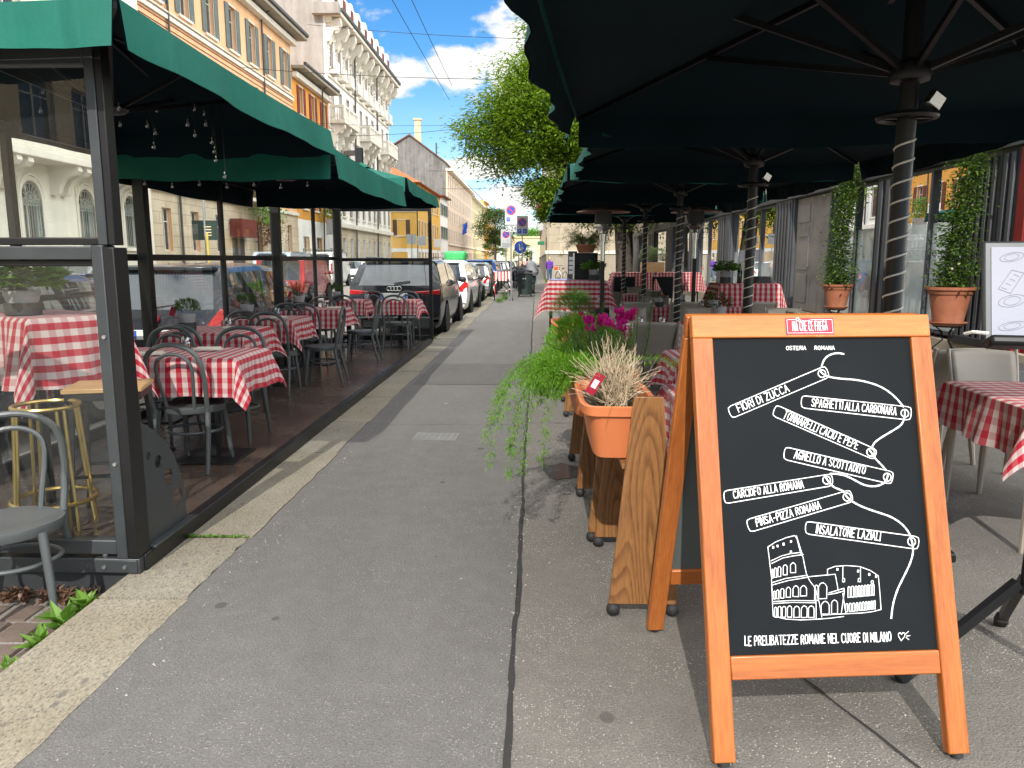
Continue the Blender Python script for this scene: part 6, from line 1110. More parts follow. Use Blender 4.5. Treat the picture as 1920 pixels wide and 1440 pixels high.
    if rack:
        mb = MB(); [mb.bar((-w*.85, q, Hc+.12), (w*.85, q, Hc+.12), .04, .03) for q in (.4, 1.3, 2.2, 3.1)]; [mb.bar((s_*w*.85, .3, Hc+.2), (s_*w*.85, 3.2, Hc+.2), .03, .03) for s_ in (-1, 1)]; [mb.bar((s_*w*.85, q, Hc), (s_*w*.85, q, Hc+.2), .03, .03) for s_ in (-1, 1) for q in (.4, 1.8, 3.1)]; mb.build('roof_rack', M_['steel'], t)
    return t
car('black parked estate car with red tail lights and four rings, just past the platform', -2.82, 15.3, 0, 'black', 4.8, 1.88, 1.63, 'estate', '', 'rings')
car('white parked crossover in front of the black estate', -2.78, 21.4, radians(-1), 'white', 4.3, 1.8, 1.6, 'hatch')
car('silver parked hatchback with tall tail lights near the barrier', -2.72, 31.0, radians(-2), 'silver', 4.0, 1.74, 1.5, 'hatch', '')
car('dark hatchback with a red roundel seen through the platform glass', -4.58, 9.1, 0, 'graphite', 4.2, 1.78, 1.56, 'hatch', 'G  9EF', 'roundel', 'cars seen through the glass')
car('dark car facing us behind the near glass beside the basil', -5.3, 8.4, pi, 'navy', 4.1, 1.75, 1.5, 'hatch', '', None, 'cars seen through the glass')
t = car('grey parked car with a green roof box beyond the white crossover', -2.85, 26.2, 0, 'grey', 4.1, 1.72, 1.5, 'hatch'); mb = MB(); mb.box(-.36, .36, .9, 2.3, 1.56, 1.92); mb.build('roof_box', PAINT['green'], t, bevel=.08)
for i, (p, yy, h) in enumerate((('blue', 37.2, 1.62), ('graphite', 43, 1.5), ('silver', 49, 1.48), ('white', 55, 1.46), ('black', 61, 1.52), ('grey', 67, 1.5), ('white', 74, 1.5), ('navy', 82, 1.5), ('silver', 92, 1.5), ('grey', 104, 1.5))):
    car('%s parked car %s down the kerb row' % (p if p != 'blue' else 'dark blue', ['right behind the silver hatchback', 'second behind the silver hatchback', 'third behind the silver hatchback', 'fourth behind the silver hatchback', 'fifth behind the silver hatchback', 'sixth behind the silver hatchback', 'seventh behind the silver hatchback', 'eighth behind the silver hatchback', 'ninth behind the silver hatchback', 'last and farthest'][i]), -2.75, yy, radians((-1.5, 1, -1, 0, 1, -1, 0, 1, 0, 0)[i]), {'navy': 'navy'}.get(p, p), 4.2, 1.76, h, 'hatch')
car('small white car parked across the street facing us', -13.3, 58.2, pi, 'white', 3.6, 1.65, 1.5, 'hatch', '', None, 'cars across the street')
car('blue car parked across the street behind the small white car', -13.4, 66, pi, 'blue', 4.2, 1.75, 1.48, 'hatch', '', None, 'cars across the street')
car('pale blue van across the street behind the hatchback roof', -12.9, 37.5, 0, 'paleblue', 4.9, 1.9, 2.0, 'van', '', None, 'cars across the street', cat='van')
car('white pickup van with a steel roof rack across the street', -12.7, 44.5, 0, 'white', 4.9, 1.9, 2.05, 'van', '', None, 'cars across the street', cat='van', rack=True)
car('dark red van across the street behind the last screens', -9.0, 27, 0, 'red', 4.0, 1.75, 1.7, 'van', '', None, 'cars across the street', cat='van')
for i, (p, yy) in enumerate((('silver', 29.5), ('grey', 24), ('black', 74), ('grey', 81), ('white', 89), ('red', 98))):
    car('%s car across the street, %s' % (p, ['glimpsed under the pale blue van roof', 'glimpsed left through the near glass', 'third beyond the small white car', 'fourth beyond the small white car', 'fifth beyond the small white car', 'sixth beyond the small white car'][i]), -13.3, yy, pi, p, 4.1, 1.74, 1.48, 'hatch', '', None, 'cars across the street')
# ---------------------------------------------------------------- buildings along the street
def facade(name, label, cat, o, u, L_, H_, wins, wallm, depth=8., nrm=None, group=None, base=None, roof=None):
    """wall in the plane through o along unit u (2D); wins: list of (u0,u1,z0,z1,style)"""
    u = Vector((u[0], u[1], 0)).normalized(); n_ = Vector((u.y, -u.x, 0)); t = thing(name, label, cat, (o[0], o[1], 0), 0, group)
    def P(a, z, d): q = u*a-n_*d; return (q.x, q.y, z)     # d: depth behind the wall
    us = sorted(set([0, L_]+[w[0] for w in wins]+[w[1] for w in wins])); zs = sorted(set([-.15, H_]+[w[2] for w in wins]+[w[3] for w in wins]+([base[0]] if base else [])))
    mb = MB()
    for a, b in zip(us, us[1:]):
        if b-a < 1e-4: continue
        for c, d in zip(zs, zs[1:]):
            m = ((a+b)/2, (c+d)/2)
            if any(w[0] < m[0] < w[1] and w[2] < m[1] < w[3] for w in wins): continue
            mb.add([P(a,c,0), P(b,c,0), P(b,d,0), P(a,d,0)], [(0,1,2,3)], 1 if base and m[1] < base[0] else 0)
    for w in wins:
        mb.add([P(w[0],w[2],0), P(w[1],w[2],0), P(w[1],w[3],0), P(w[0],w[3],0), P(w[0],w[2],.3), P(w[1],w[2],.3), P(w[1],w[3],.3), P(w[0],w[3],.3)], [(0,4,5,1), (1,5,6,2), (2,6,7,3), (3,7,4,0)])
    mb.add([P(0,-.15,0), P(0,H_,0), P(0,H_,depth), P(0,-.15,depth)], [(0,1,2,3)], 0); mb.add([P(L_,-.15,0), P(L_,H_,0), P(L_,H_,depth), P(L_,-.15,depth)], [(3,2,1,0)]); mb.add([P(0,H_,0), P(L_,H_,0), P(L_,H_,depth), P(0,H_,depth)], [(0,1,2,3)])
    mb.build('wall', [wallm]+([base[1]] if base else []), t, ang=0)
    cache = {}
    ang = atan2(u.y, u.x)
    for w in wins:
        ww, hh, sty = round(w[1]-w[0], 3), round(w[3]-w[2], 3), w[4]; key = (ww, hh, sty); c = Vector(P((w[0]+w[1])/2, w[2], 0))
        if key in cache:
            for q in cache[key]: inst(q, t, c, ang)
            continue
        lst = []
        def blk(nm, boxes, mat, parent=None, bev=0):
            b = MB(); [b.box(*q) for q in boxes]; o_ = b.build(nm, mat, parent or t, ang=0, bevel=bev)
            if parent is None: o_.location = c; o_.rotation_euler = (0, 0, ang); lst.append(o_)
            return o_
        x0, x1 = -ww/2, ww/2                        # local: x along, y = inwards, z up; windows sit 0.2 behind the face
        if sty[0] in 'wsdgfb':
            fr = [(x0, x0+.07, .18, .25, 0, hh), (x1-.07, x1, .18, .25, 0, hh), (x0+.07, x1-.07, .18, .25, hh-.07, hh), (x0+.07, x1-.07, .18, .25, 0, .07), (-.035, .035, .17, .24, .07, hh-.07), (x0+.07, -.035, .19, .23, hh*.68, hh*.68+.05), (.035, x1-.07, .19, .23, hh*.68, hh*.68+.05)]
            wo = blk('window', fr, M_['redframe'] if sty.endswith(' r') else M_['winframe']); b = MB(); b.add([(x0+.07, .215, .07), (x1-.07, .215, .07), (x1-.07, .215, hh-.07), (x0+.07, .215, hh-.07)], [(0,1,2,3)]); b.build('pane', M_['housepane'], wo, ang=0)
        if sty[0] in 'sdb':
            sm_ = M_['shut_'+sty[1:].split()[0]]
            sw = ww*.5
            for sx in (-1, 1): b_ = (x0-sw-.03, x0-.03, -.07, -.015, .0, hh) if sx < 0 else (x1+.03, x1+sw+.03, -.07, -.015, .0, hh); blk('shutter', [b_], sm_, None, .01)
        if sty[0] == 'c': blk('shutter', [(x0+.02, -.01, .08, .14, 0, hh), (.01, x1-.02, .08, .14, 0, hh)], M_['shut_'+sty[1:]], None, .01)
        if sty[0] != 'f': blk('surround', [(x0-.14, x0-.0, -.04, .02, 0, hh+.12), (x1+.0, x1+.14, -.04, .02, 0, hh+.12), (x0, x1, -.05, .02, hh, hh+.12), (x0-.2, x1+.2, -.14, .02, -.14, -.001)] if sty[0] not in 'sd' else [(x0-.03, x0-.0, -.03, .02, 0, hh+.1), (x1+.0, x1+.03, -.03, .02, 0, hh+.1), (x0-.03, x1+.03, -.035, .02, hh, hh+.1), (x0-.25, x1+.25, -.12, .02, -.12, -.001)], M_['trimstone'])
        if sty[0] == 'g':                           # arched iron grille
            b = MB(); nb = max(5, int(ww/.12))
            for i in range(nb+1): xx = x0+ww*i/nb; b.bar((xx, .03, 0), (xx+.0, .03, hh*.72), .022, .022)
            for zz in (0.02, hh*.62, hh*.72): b.bar((x0, .03, zz), (x1, .03, zz), .03, .03)
            for i in range(nb): xx = x0+ww*(i+.5)/nb; b.tube([(xx+ww/nb*.35*cos(a), .03, hh*.67+.07*sin(a)) for a in [2*pi*q/10 for q in range(10)]], .012, 5, closed=True)
            for i in range(1, 8): a = pi*i/8; b.bar((0, .03, hh*.73), (ww*.46*cos(a), .03, hh*.73+ww*.46*sin(a)), .018, .018)
            for q in (.2, .46): b.tube([(ww*q*cos(a), .03, hh*.73+ww*q*sin(a)) for a in [pi*i/12 for i in range(13)]], .014, 5)
            o_ = b.build('grille', M_['iron'], t, ang=0); o_.location = c; o_.rotation_euler = (0, 0, ang); lst.append(o_)
            b = MB(); P_ = [(x0-.001, hh*.74), (x0-.001, hh+.001), (x1+.001, hh+.001), (x1+.001, hh*.74)]; ar = [(ww/2*cos(a), hh*.74+hh*.26*sin(a)) for a in [pi*i/12 for i in range(13)]]
            b.prism([(x0, hh*.74)]+[(x0, hh)]+[(x1, hh)]+ar, -.03, .1, lambda U, V, h: (U, h, V)); [b.tube([(ww*.62*cos(a), -.03, hh*.74+hh*.36*sin(a)) for a in [pi*i/14 for i in range(15)]], .05, 5)]
            o_ = b.build('arch', wallm, t, ang=0); o_.location = c; o_.rotation_euler = (0, 0, ang); lst.append(o_)
        cache[key] = lst
    t['_'] = 0; del t['_']
    return t, P, u, n_, ang
def fbox(t, P, name, a0, a1, z0, z1, d0, d1, mat, parent=None, bev=0):
    mb = MB(); c = [P(a0,z0,d0), P(a1,z0,d0), P(a1,z0,d1), P(a0,z0,d1), P(a0,z1,d0), P(a1,z1,d0), P(a1,z1,d1), P(a0,z1,d1)]
    mb.add(c, [(0,3,2,1),(4,5,6,7),(0,1,5,4),(1,2,6,5),(2,3,7,6),(3,0,4,7)]); o = mb.build(name, mat, parent or t, ang=0, bevel=bev); return o
M_['winframe'] = plain('window_frame_white', (.6,.58,.52), .5); M_['redframe'] = plain('window_frame_brown', (.22,.06,.03), .5); M_['housepane'] = glass('house_pane', dark=(.03,.034,.036), refl=1.6); M_['trimstone'] = stucco('trim_stone', (.76,.71,.61), .14); M_['iron'] = plain('painted_grille', (.32,.35,.31), .5, .3)
for q, c in (('grey', (.19,.235,.23)), ('red', (.25,.045,.03)), ('brown', (.13,.07,.04)), ('green', (.07,.13,.09)), ('pale', (.42,.4,.33))): M_['shut_'+q] = louver('shutter_'+q, c)
WL = {'cream': stucco('cream_wall', (.8,.76,.64), .15), 'rust': stucco('cream_rusticated', (.66,.56,.41), .2, True, .6, 1.3, .52), 'peach': stucco('peach_wall', (.8,.49,.27), .16), 'yellow': stucco('ochre_yellow_wall', (.74,.42,.09), .16), 'white': stucco('white_render', (.83,.81,.76), .12), 'greyside': stucco('bare_grey_party_wall', (.36,.33,.3), .3), 'gable': stucco('weathered_cement_gable', (.24,.235,.22), .5), 'pink': stucco('pale_pink_wall', (.72,.55,.42), .14), 'lemon': stucco('lemon_wall', (.72,.6,.32), .14), 'orange': stucco('orange_wall', (.7,.33,.07), .14), 'sand': stucco('sand_wall', (.66,.53,.33), .16), 'beige2': stucco('beige_ashlar', (.46,.4,.3), .2, True, .7, 1.6, .55), 'shade': stucco('greige_wall', (.36,.32,.25), .2)}
M_['slate'] = plain('gutter_dark', (.07,.065,.06), .6); M_['tile'] = rooftile('orange_roof_tiles', (.5,.13,.04)); M_['tile2'] = rooftile('brown_roof_tiles', (.2,.09,.055))
X = -17.
def rows(L_, spec): return [(a0+i*st, a0+i*st+w, z0, z1, s) for a0, st, n, w, z0, z1, s in spec for i in range(n) if a0+i*st+w < L_-.2]
# 0: greige block behind the viewer, mirrored in the near glass
t, P, u, n_, ang = facade('greige_block', 'greige plastered block with large dark windows on the left behind the viewer', 'building', (X, -46), (0, 1), 49.8, 14, rows(49.8, [(1.2, 3.0, 16, 1.7, 1.2, 3.4, 'f'), (1.2, 3.0, 16, 1.9, 5.6, 7.7, 'f'), (1.2, 3.0, 16, 1.9, 9.2, 11.4, 'f')]), WL['sand'])
# 1: cream house with arched grilles and a long corbelled balcony
t, P, u, n_, ang = facade('cream_house', 'cream house with arched iron grilles and a long corbelled balcony, nearest across the street', 'house', (X, 4), (0, 1), 30.3, 13.5, rows(30.3, [(2.3, 3.2, 9, 1.05, 2.0, 4.12, 'g'), (1.6, 2.35, 12, 1.5, 5.75, 7.7, 'f'), (2, 3.2, 9, 1.2, 9.2, 11.4, 'w')]), WL['cream'], base=(-.1, WL['cream']))
fbox(t, P, 'upper_band', 0, 30.3, 5.45, 8.3, -.012, -.002, WL['shade']) if False else None
bal = fbox(t, P, 'balcony_slab', .5, 29.2, 4.72, 4.98, -1.15, -.01, M_['trimstone'], None, .03); fbox(t, P, 'parapet', .5, 29.2, 4.98, 5.5, -1.12, -.95, WL['cream'], bal, .02); fbox(t, P, 'coping', .45, 29.25, 5.5, 5.6, -1.18, -.9, M_['trimstone'], bal, .02)
for i in range(9):
    a = 3.9+3.2*i
    for da in (0, .55):
        if a+da > 29.3: continue
        mb = MB(); prof = [(0, 3.75), (.0, 4.72), (1.05, 4.72), (1.08, 4.55), (.95, 4.42), (.72, 4.38), (.5, 4.25), (.34, 4.0), (.3, 3.82), (.2, 3.72)]
        mb.prism(prof, a+da, a+da+.26, lambda d, z, h: P(h, z, -d)); mb.build('corbel', M_['trimstone'], t, ang=35)
# 2: peach house
sp = [(1.05, 3.03, 7, 1.0, 13.0, 15.35, 'sgrey'), (1.05, 3.03, 7, 1.0, 9.2, 11.6, 'sgrey'), (1.05, 3.03, 7, 1.0, 5.6, 7.9, 'sgrey'), (.9, 2.95, 3, .9, 1.9, 3.85, 'f'), (12.9, 2.95, 3, .9, 1.9, 3.85, 'f')]
t, P, u, n_, ang = facade('peach_house', 'peach orange house with grey green shutters and rusticated cream base', 'house', (X, 34.3), (0, 1), 21.1, 16.5, rows(21.1, sp), WL['peach'], base=(4.6, WL['rust']))
for z, h, d in ((4.55, .22, .16), (8.55, .14, .08), (12.35, .2, .12), (12.62, .08, .16)): fbox(t, P, 'string_course', 0, 21.1, z, z+h, -d, -.005, M_['trimstone'], None, .02)
for z in (12.2, 11.95): fbox(t, P, 'red_line', 0, 21.1, z, z+.05, -.012, -.004, M_['shut_red'])
fbox(t, P, 'cornice', -.2, 21.3, 16.0, 16.35, -.45, -.005, M_['trimstone'], None, .05); ev = fbox(t, P, 'eaves', -.5, 21.9, 16.5, 16.72, -1.0, .5, WL['shade'], None, .02); fbox(t, P, 'gutter', -.5, 21.95, 16.74, 16.95, -1.12, -.9, M_['slate'], ev, .03)
for a in (2.6, 15.2):
    mb = MB(); mb.tube([P(a, 16.8, -1.0), P(a, 16.5, -.6), P(a, 16.1, -.12), P(a, .2, -.1)], .06, 8); mb.build('downpipe', M_['slate'], t)
fbox(t, P, 'red_awning', 8.6, 11.0, 2.75, 3.75, -.7, -.05, M_['shut_red']); fbox(t, P, 'entrance', 8.9, 10.7, -.1, 2.7, -.02, -.006, M_['slate'])
bl_ = fbox(t, P, 'balcony_slab', 9.5, 13.3, 4.78, 4.98, -.95, -.17, M_['trimstone'], None, .02); mb = MB(); [mb.bar(P(9.55+.12*i, 4.98, -.9), P(9.55+.12*i, 5.9, -.9), .02, .02) for i in range(32)]; mb.bar(P(9.5, 5.9, -.9), P(13.3, 5.9, -.9), .05, .05); mb.build('railing', M_['black'], bl_, ang=0)
def creeper(label, c, r_, n, mat, seed):
    r = random.Random(seed); mb = MB(); [mb.leaf((r.gauss(0, r_[0]), r.gauss(0, r_[1]), r.uniform(-r_[2], r_[2]*.5)*(1+.3*r.random())), (r.uniform(-1,1), r.uniform(-1,1), r.uniform(-1,.4)), (1,0,.3), .2, .1) for _ in range(n)]
    o = mb.build('balcony_creeper', mat, loc=c, ang=0); tag(o, label, 'creeper', 'creepers on the balconies')
creeper('bright green creeper trailing from the peach house balcony', (X+.9, 47.0, 5.2), (.35, .75, 1.3), 900, LF['fern'], 1); creeper('reddish brown creeper hanging under the green one on the peach house', (X+.8, 47.4, 3.5), (.3, .6, .9), 600, leafmat('rust_leaf', (.2,.09,.04), (.36,.2,.09), .2), 2); creeper('small green creeper by the second balcony of the ochre house', (X+.9, 61.5, 5.6), (.3, .5, 1.0), 500, LF['fern'], 3)
# 3: low ochre house with red shutters
t, P, u, n_, ang = facade('ochre_house', 'low ochre orange house with red shutters between peach and white houses', 'house', (X, 55.45), (0, 1), 9.4, 14.6, rows(9.4, [(1.5, 2.95, 3, .95, 11.8, 13.7, 'sred'), (1.5, 2.95, 3, .95, 8.4, 10.4, 'sred'), (1.5, 2.95, 3, .95, 5.2, 7.2, 'sred'), (1.2, 3.4, 2, 1.5, .4, 3.2, 'f')]), WL['orange'], base=(4.4, WL['white']))
fbox(t, P, 'cornice', 0, 9.35, 14.0, 14.4, -.4, -.005, M_['trimstone'], None, .05); ev = fbox(t, P, 'eaves', .05, 9.35, 14.6, 14.8, -.95, .5, WL['shade']); fbox(t, P, 'gutter', .05, 9.35, 14.82, 15.0, -1.05, -.85, M_['slate'], ev, .03); mb = MB(); mb.tube([P(6.2, 14.8, -.95), P(6.2, 14.3, -.45), P(6.2, .2, -.1)], .06, 8); mb.build('downpipe', M_['slate'], t)
# 4: white ornate building with balconies, dormers and a bare grey party wall
sp = [(.9, 2.62, 10, 1.05, 1.0, 3.4, 'f'), (.9, 2.62, 10, 1.05, 5.3, 7.9, 'cbrown'), (.9, 2.62, 10, 1.0, 9.2, 11.9, 'cbrown'), (.9, 2.62, 10, 1.0, 13.1, 15.6, 'w r'), (.9, 2.62, 10, 1.0, 17.1, 19.2, 'w r')]
t, P, u, n_, ang = facade('white_ornate_building', 'tall white ornate building with stone balconies, heavy cornice and dormers', 'building', (X, 64.95), (0, 1), 26.1, 20.8, rows(26.1, sp), WL['white'], depth=14, base=(4.3, WL['rust']))
fbox(t, P, 'party_wall', -.06, -.002, -.1, 25.5, .2, 13.9, WL['greyside'])
cn = fbox(t, P, 'cornice', -.1, 26.4, 20.75, 21.05, -1.35, -.005, M_['trimstone'], None, .05); fbox(t, P, 'soffit', -.05, 26.3, 20.3, 20.75, -.5, -.01, M_['trimstone'], cn, .06); fbox(t, P, 'gutter', -.12, 26.5, 21.05, 21.35, -1.5, -1.2, M_['slate'], cn, .04)
fbox(t, P, 'cornice_return', -.75, -.1, 20.75, 21.6, -1.3, .9, WL['greyside'], None, .03)
mf = fbox(t, P, 'attic_wall', 0, 26.1, 20.82, 25.4, .9, 13.5, WL['white'])
for i in range(9):
    a = 1.6+2.85*i; q = fbox(t, P, 'dormer', a, a+1.7, 21.1, 23.6, -.3, .95, WL['white']); mb = MB(); mb.prism([(a+.85+.85*cos(b), 23.6+.55*sin(b)) for b in [pi*j/10 for j in range(11)]], -.3, .95, lambda U, V, h: P(U, V, h)); mb.build('dormer_head', WL['white'], q, ang=30); fbox(t, P, 'dormer_shutter', a+.4, a+1.3, 21.4, 23.5, -.36, -.305, M_['shut_red' if i % 3 else 'shut_brown'], q)
for i in range(11):
    a = .2+2.55*i; mb = MB(); mb.prism([(0, 18.9), (0, 20.3), (1.15, 20.7), (1.2, 20.2), (.95, 19.8), (.6, 19.7), (.4, 19.3), (.2, 18.95)], a, a+.55, lambda d, z, h: P(h, z, -d)); mb.ball(P(a+.27, 19.85, -.75), .27, .22, .36, 10); mb.ball(P(a+.27, 19.1, -.22), .16, .18, .45, 8); [mb.ball(P(a+.27, 18.5-.3*j_, -.08), .1, .1, .14, 6) for j_ in range(3)]; mb.build('bracket', M_['trimstone'], t, ang=35)
    if i < 10:
        mb = MB()
        for j in range(9): aa = a+.75+.2*j; mb.ball(P(aa, 19.55-.28*sin(pi*j/8), -.08), .13, .13, .13, 6)
        mb.build('swag', M_['trimstone'], t, ang=0)
for a0, a1, z in ((.4, 5.6, 12.6), (10.4, 15.7, 12.6), (19.6, 25.0, 12.6)):
    q = fbox(t, P, 'balcony_slab', a0, a1, z, z+.3, -1.25, -.01, M_['trimstone'], None, .04); fbox(t, P, 'rail', a0, a1, z+1.25, z+1.45, -1.25, -1.05, M_['trimstone'], q, .02); fbox(t, P, 'rail_end', a0, a0+.2, z+1.25, z+1.45, -1.05, -.01, M_['trimstone'], q); fbox(t, P, 'rail_end', a1-.2, a1, z+1.25, z+1.45, -1.05, -.01, M_['trimstone'], q)
    mb = MB(); nb = int((a1-a0)/.26)
    for i in range(nb+1):
        aa = a0+.08+(a1-a0-.16)*i/nb; big = i % 6 == 0; mb.lathe([(.05,0), (.09,.3), (.05,.6), (.04,.8), (.06,.95)] if not big else [(.13,0), (.13,.95)], 6, P(aa, z+.3, -1.15))
    for i in range(5): mb.lathe([(.05,0), (.09,.3), (.05,.6), (.04,.8), (.06,.95)], 6, P(a0+.1, z+.3, -.2-.2*i))
    mb.build('balusters', M_['trimstone'], q, ang=40)
    for aa in (a0+.3, (a0+a1)/2-.2, a1-.75): mb = MB(); mb.prism([(0, z-1.9), (0, z), (1.1, z), (1.15, z-.35), (.8, z-.6), (.5, z-.8), (.35, z-1.3), (.2, z-1.8)], aa, aa+.45, lambda d, zz, h: P(h, zz, -d)); mb.ball(P(aa+.22, z-.55, -.75), .22, .24, .24, 8); mb.ball(P(aa+.22, z-1.2, -.36), .17, .2, .34, 8); mb.build('corbel', M_['trimstone'], t, ang=35)
for i in range(10):
    a = .7+2.62*i
    fbox(t, P, 'sill_balcony', a, a+1.4, 16.55, 16.85, -.6, -.01, M_['trimstone'], None, .04); fbox(t, P, 'parapet', a, a+1.4, 16.85, 17.6, -.55, -.42, M_['trimstone'], None, .02)
    mb = MB(); mb.prism([(a-.1, 12.0), (a+1.5, 12.0), (a+1.5, 12.3), (a+.7, 12.9), (a-.1, 12.3)], -.3, -.005, lambda U, V, h: P(U, V, h)); mb.build('pediment', M_['trimstone'], t, ang=0)
for a in (8.0, 17.8): mb = MB(); mb.tube([P(a, 21.0, -1.3), P(a, 20.2, -.5), P(a, 1, -.12)], .08, 8); mb.build('downpipe', M_['slate'], t)
for z, h, d in ((4.25, .4, .3), (8.4, .3, .2), (12.2, .15, .1), (16.2, .2, .14)): fbox(t, P, 'string_course', 0, 26.1, z, z+h, -d, -.006, M_['trimstone'], None, .03)
# 5: yellow corner house across a side street, its gable-end neighbour, and the long row beyond
def hiproof(t, x0, x1, y0, y1, z, h, mat, ov=.7):
    mb = MB(); x0 -= ov; x1 += ov; y0 -= ov; y1 += ov; m = min(x1-x0, y1-y0)/2; mb.add([(x0,y0,z), (x1,y0,z), (x1,y1,z), (x0,y1,z), ((x0+x1)/2, y0+m, z+h), ((x0+x1)/2, y1-m, z+h)], [(0,1,4), (1,2,5,4), (2,3,5), (3,0,4,5), (3,2,1,0)]); return mb.build('roof', mat, t, ang=0)
t, P, u, n_, ang = facade('yellow_corner_house', 'bright yellow corner house with brown shutters and orange tiled hip roof', 'house', (-31, 111), (1, 0), 14, 12.2, rows(14, [(1.6, 3.2, 4, 1.2, 9.0, 11.2, 'sbrown'), (1.6, 3.2, 4, 1.2, 4.9, 7.1, 'sbrown r'), (2, 4, 3, 2.6, .2, 2.6, 'f')]), WL['yellow'], depth=1.0, base=(3.1, WL['white']))
fbox(t, P, 'string_course', 0, 14, 8.2, 8.5, -.1, -.005, M_['trimstone']); fbox(t, P, 'shop_awning', 5.5, 10.5, 2.5, 3.1, -1.2, -.05, WL['white'])
us = rows(27, [(1.6, 3.0, 8, 1.1, 9.0, 11.2, 'cbrown'), (1.6, 3.0, 8, 1.1, 4.9, 7.1, 'cbrown'), (1.6, 3.0, 8, 1.6, .2, 2.6, 'f')])
t, P, u, n_, ang = facade('yellow_street_house', 'street side of the yellow corner house with closed brown shutters', 'house', (X, 111.02), (0, 1), 27, 12.2, us, WL['yellow'], depth=13.8, base=(3.1, WL['white']))
rf = hiproof(t, 0-14, 0, 0, 27, 12.25, 4.2, M_['tile']); mb = MB(); mb.box(-6.2, -5.4, 11, 11.9, 13, 17.2); mb.box(-6.3, -5.3, 10.9, 12, 17.2, 17.5); mb.build('chimney', M_['tile2'], rf)
t, P, u, n_, ang = facade('pale_small_house', 'narrow pale house with green shutters past the yellow one', 'house', (X, 138.2), (0, 1), 11.6, 12.6, rows(11.6, [(1.2, 2.9, 4, 1.1, 9.4, 11.4, 'sgreen'), (1.2, 2.9, 4, 1.1, 5.2, 7.4, 'sgreen'), (1.2, 2.9, 4, 1.6, .2, 2.8, 'f')]), WL['white'], depth=8)
fbox(t, P, 'eaves', 0, 11.6, 12.6, 12.8, -.8, 8, M_['tile2'])
t = thing('grey_gable_house', 'weathered grey gabled end wall rising behind the yellow house, with a chimney', 'house', (-24.3, 149.9, 0)); mb = MB(); mb.prism([(-6.5, 0), (7, 0), (7, 19.6), (.3, 24.6), (-4.5, 21.6), (-6.5, 20.6)], 0, 12, lambda U, V, h: (U, h, V)); mb.build('wall', WL['gable'], t, ang=0)
mb = MB(); mb.prism([(7.2, 19.5), (7.2, 19.75), (.3, 24.9), (-7, 20.7), (-7, 20.45), (.3, 24.62)], -.3, 12.2, lambda U, V, h: (U, h, V)); rf = mb.build('roof', M_['tile2'], t, ang=0); mb = MB(); mb.box(1.1, 2.2, 1, 2, 23, 27.6); mb.box(.9, 2.4, .8, 2.2, 27.6, 27.9); mb.build('chimney', WL['sand'], rf, ang=0); mb = MB(); mb.tube([(5.2, 1, 20.5), (5.2, 1, 23.4)], .15, 8); mb.build('flue', M_['slate'], rf)
t = thing('brown_roofed_house', 'house with a brown tiled roof left behind the grey gable', 'house', (-33, 158, 0)); mb = MB(); mb.box(-6, 6, 0, 10, 0, 21); mb.build('wall', WL['sand'], t, ang=0); hiproof(t, -6, 6, 0, 10, 21, 4, M_['tile2'], .5)
for nm_, lb_, y0, L_, H_, wl, st_ in (('pink_row_house', 'pale pink apartment house first in the far left row', 150.2, 57, 18.6, 'pink', 'cpale'), ('lemon_row_house', 'lemon yellow apartment house with green shutters in the far left row', 207.3, 46, 18.0, 'lemon', 'cgreen'), ('orange_row_house', 'narrow orange apartment house far down the left row', 253.4, 20, 20.5, 'orange', 'cbrown'), ('sand_row_house', 'sand coloured apartment house with yellow balconies at the far end', 273.5, 60, 19.0, 'sand', 'cbrown')):
    n = int(L_/3.4); sp = [(1.2, 3.4, n, 1.2, z, z+2.2, st_) for z in (5.2, 8.8, 12.2, 15.2)]+[(1.2, 3.4, n, 1.8, .3, 3.2, 'f')]
    t, P, u, n_, ang = facade(nm_, lb_, 'apartment house', (X, y0), (0, 1), L_, H_, rows(L_, sp), WL[wl], depth=12, group='apartment houses far down the left')
    fbox(t, P, 'cornice', -.1, L_+.1, H_-.4, H_+.1, -.9, .3, M_['trimstone']); fbox(t, P, 'string_course', 0, L_, 4.3, 4.6, -.25, -.01, M_['trimstone'])
    if 'sand' in nm_ or 'orange' in nm_:
        for i in range(0, n, 2):
            for z in (5.0, 8.6, 12.0): fbox(t, P, 'balcony', .6+3.4*i, 3.0+3.4*i, z, z+1.05, -1.2, -.01, WL['yellow'])
# right: beige stone building at the corner past the restaurant
t, P, u, n_, ang = facade('beige_stone_building', 'beige ashlar building with a plinth ledge at the corner right of the pavement', 'building', (.87, 200), (0, -1), 142.6, 15.5, rows(142.6, [(2.0+.0, 4.0, 35, 1.3, 3.9, 6.3, 'f'), (2.0, 4.0, 35, 1.3, 8.4, 10.8, 'f'), (2.0, 4.0, 35, 1.3, 12.2, 14.2, 'f')]), WL['beige2'], depth=10)
fbox(t, P, 'plinth', 0, 142.7, -.1, 1.9, -.14, -.005, WL['shade'], None, .03); fbox(t, P, 'ledge', 0, 142.75, 1.9, 2.15, -.22, -.005, M_['trimstone'], None, .03); fbox(t, P, 'string_course', 0, 142.7, 7.4, 7.8, -.35, -.005, M_['trimstone'], None, .03)
for i in range(16): fbox(t, P, 'pier', 142.0-8*i, 142.6-8*i, 2.15, 7.4, -.1, -.004, WL['beige2'])
t, P, u, n_, ang = facade('ashlar_end_house', 'blank beige ashlar end wall facing the terrace beyond the bar tables', 'building', (.88, 57.36), (1, 0), 16, 15.5, [(4.3, 5.6, 3.9, 6.3, 'f')], WL['beige2'], depth=.5)
fbox(t, P, 'plinth', -.0, 16, -.1, 1.9, -.14, -.005, WL['shade'], None, .03); fbox(t, P, 'ledge', -.0, 16, 1.9, 2.15, -.22, -.005, M_['trimstone'], None, .03)
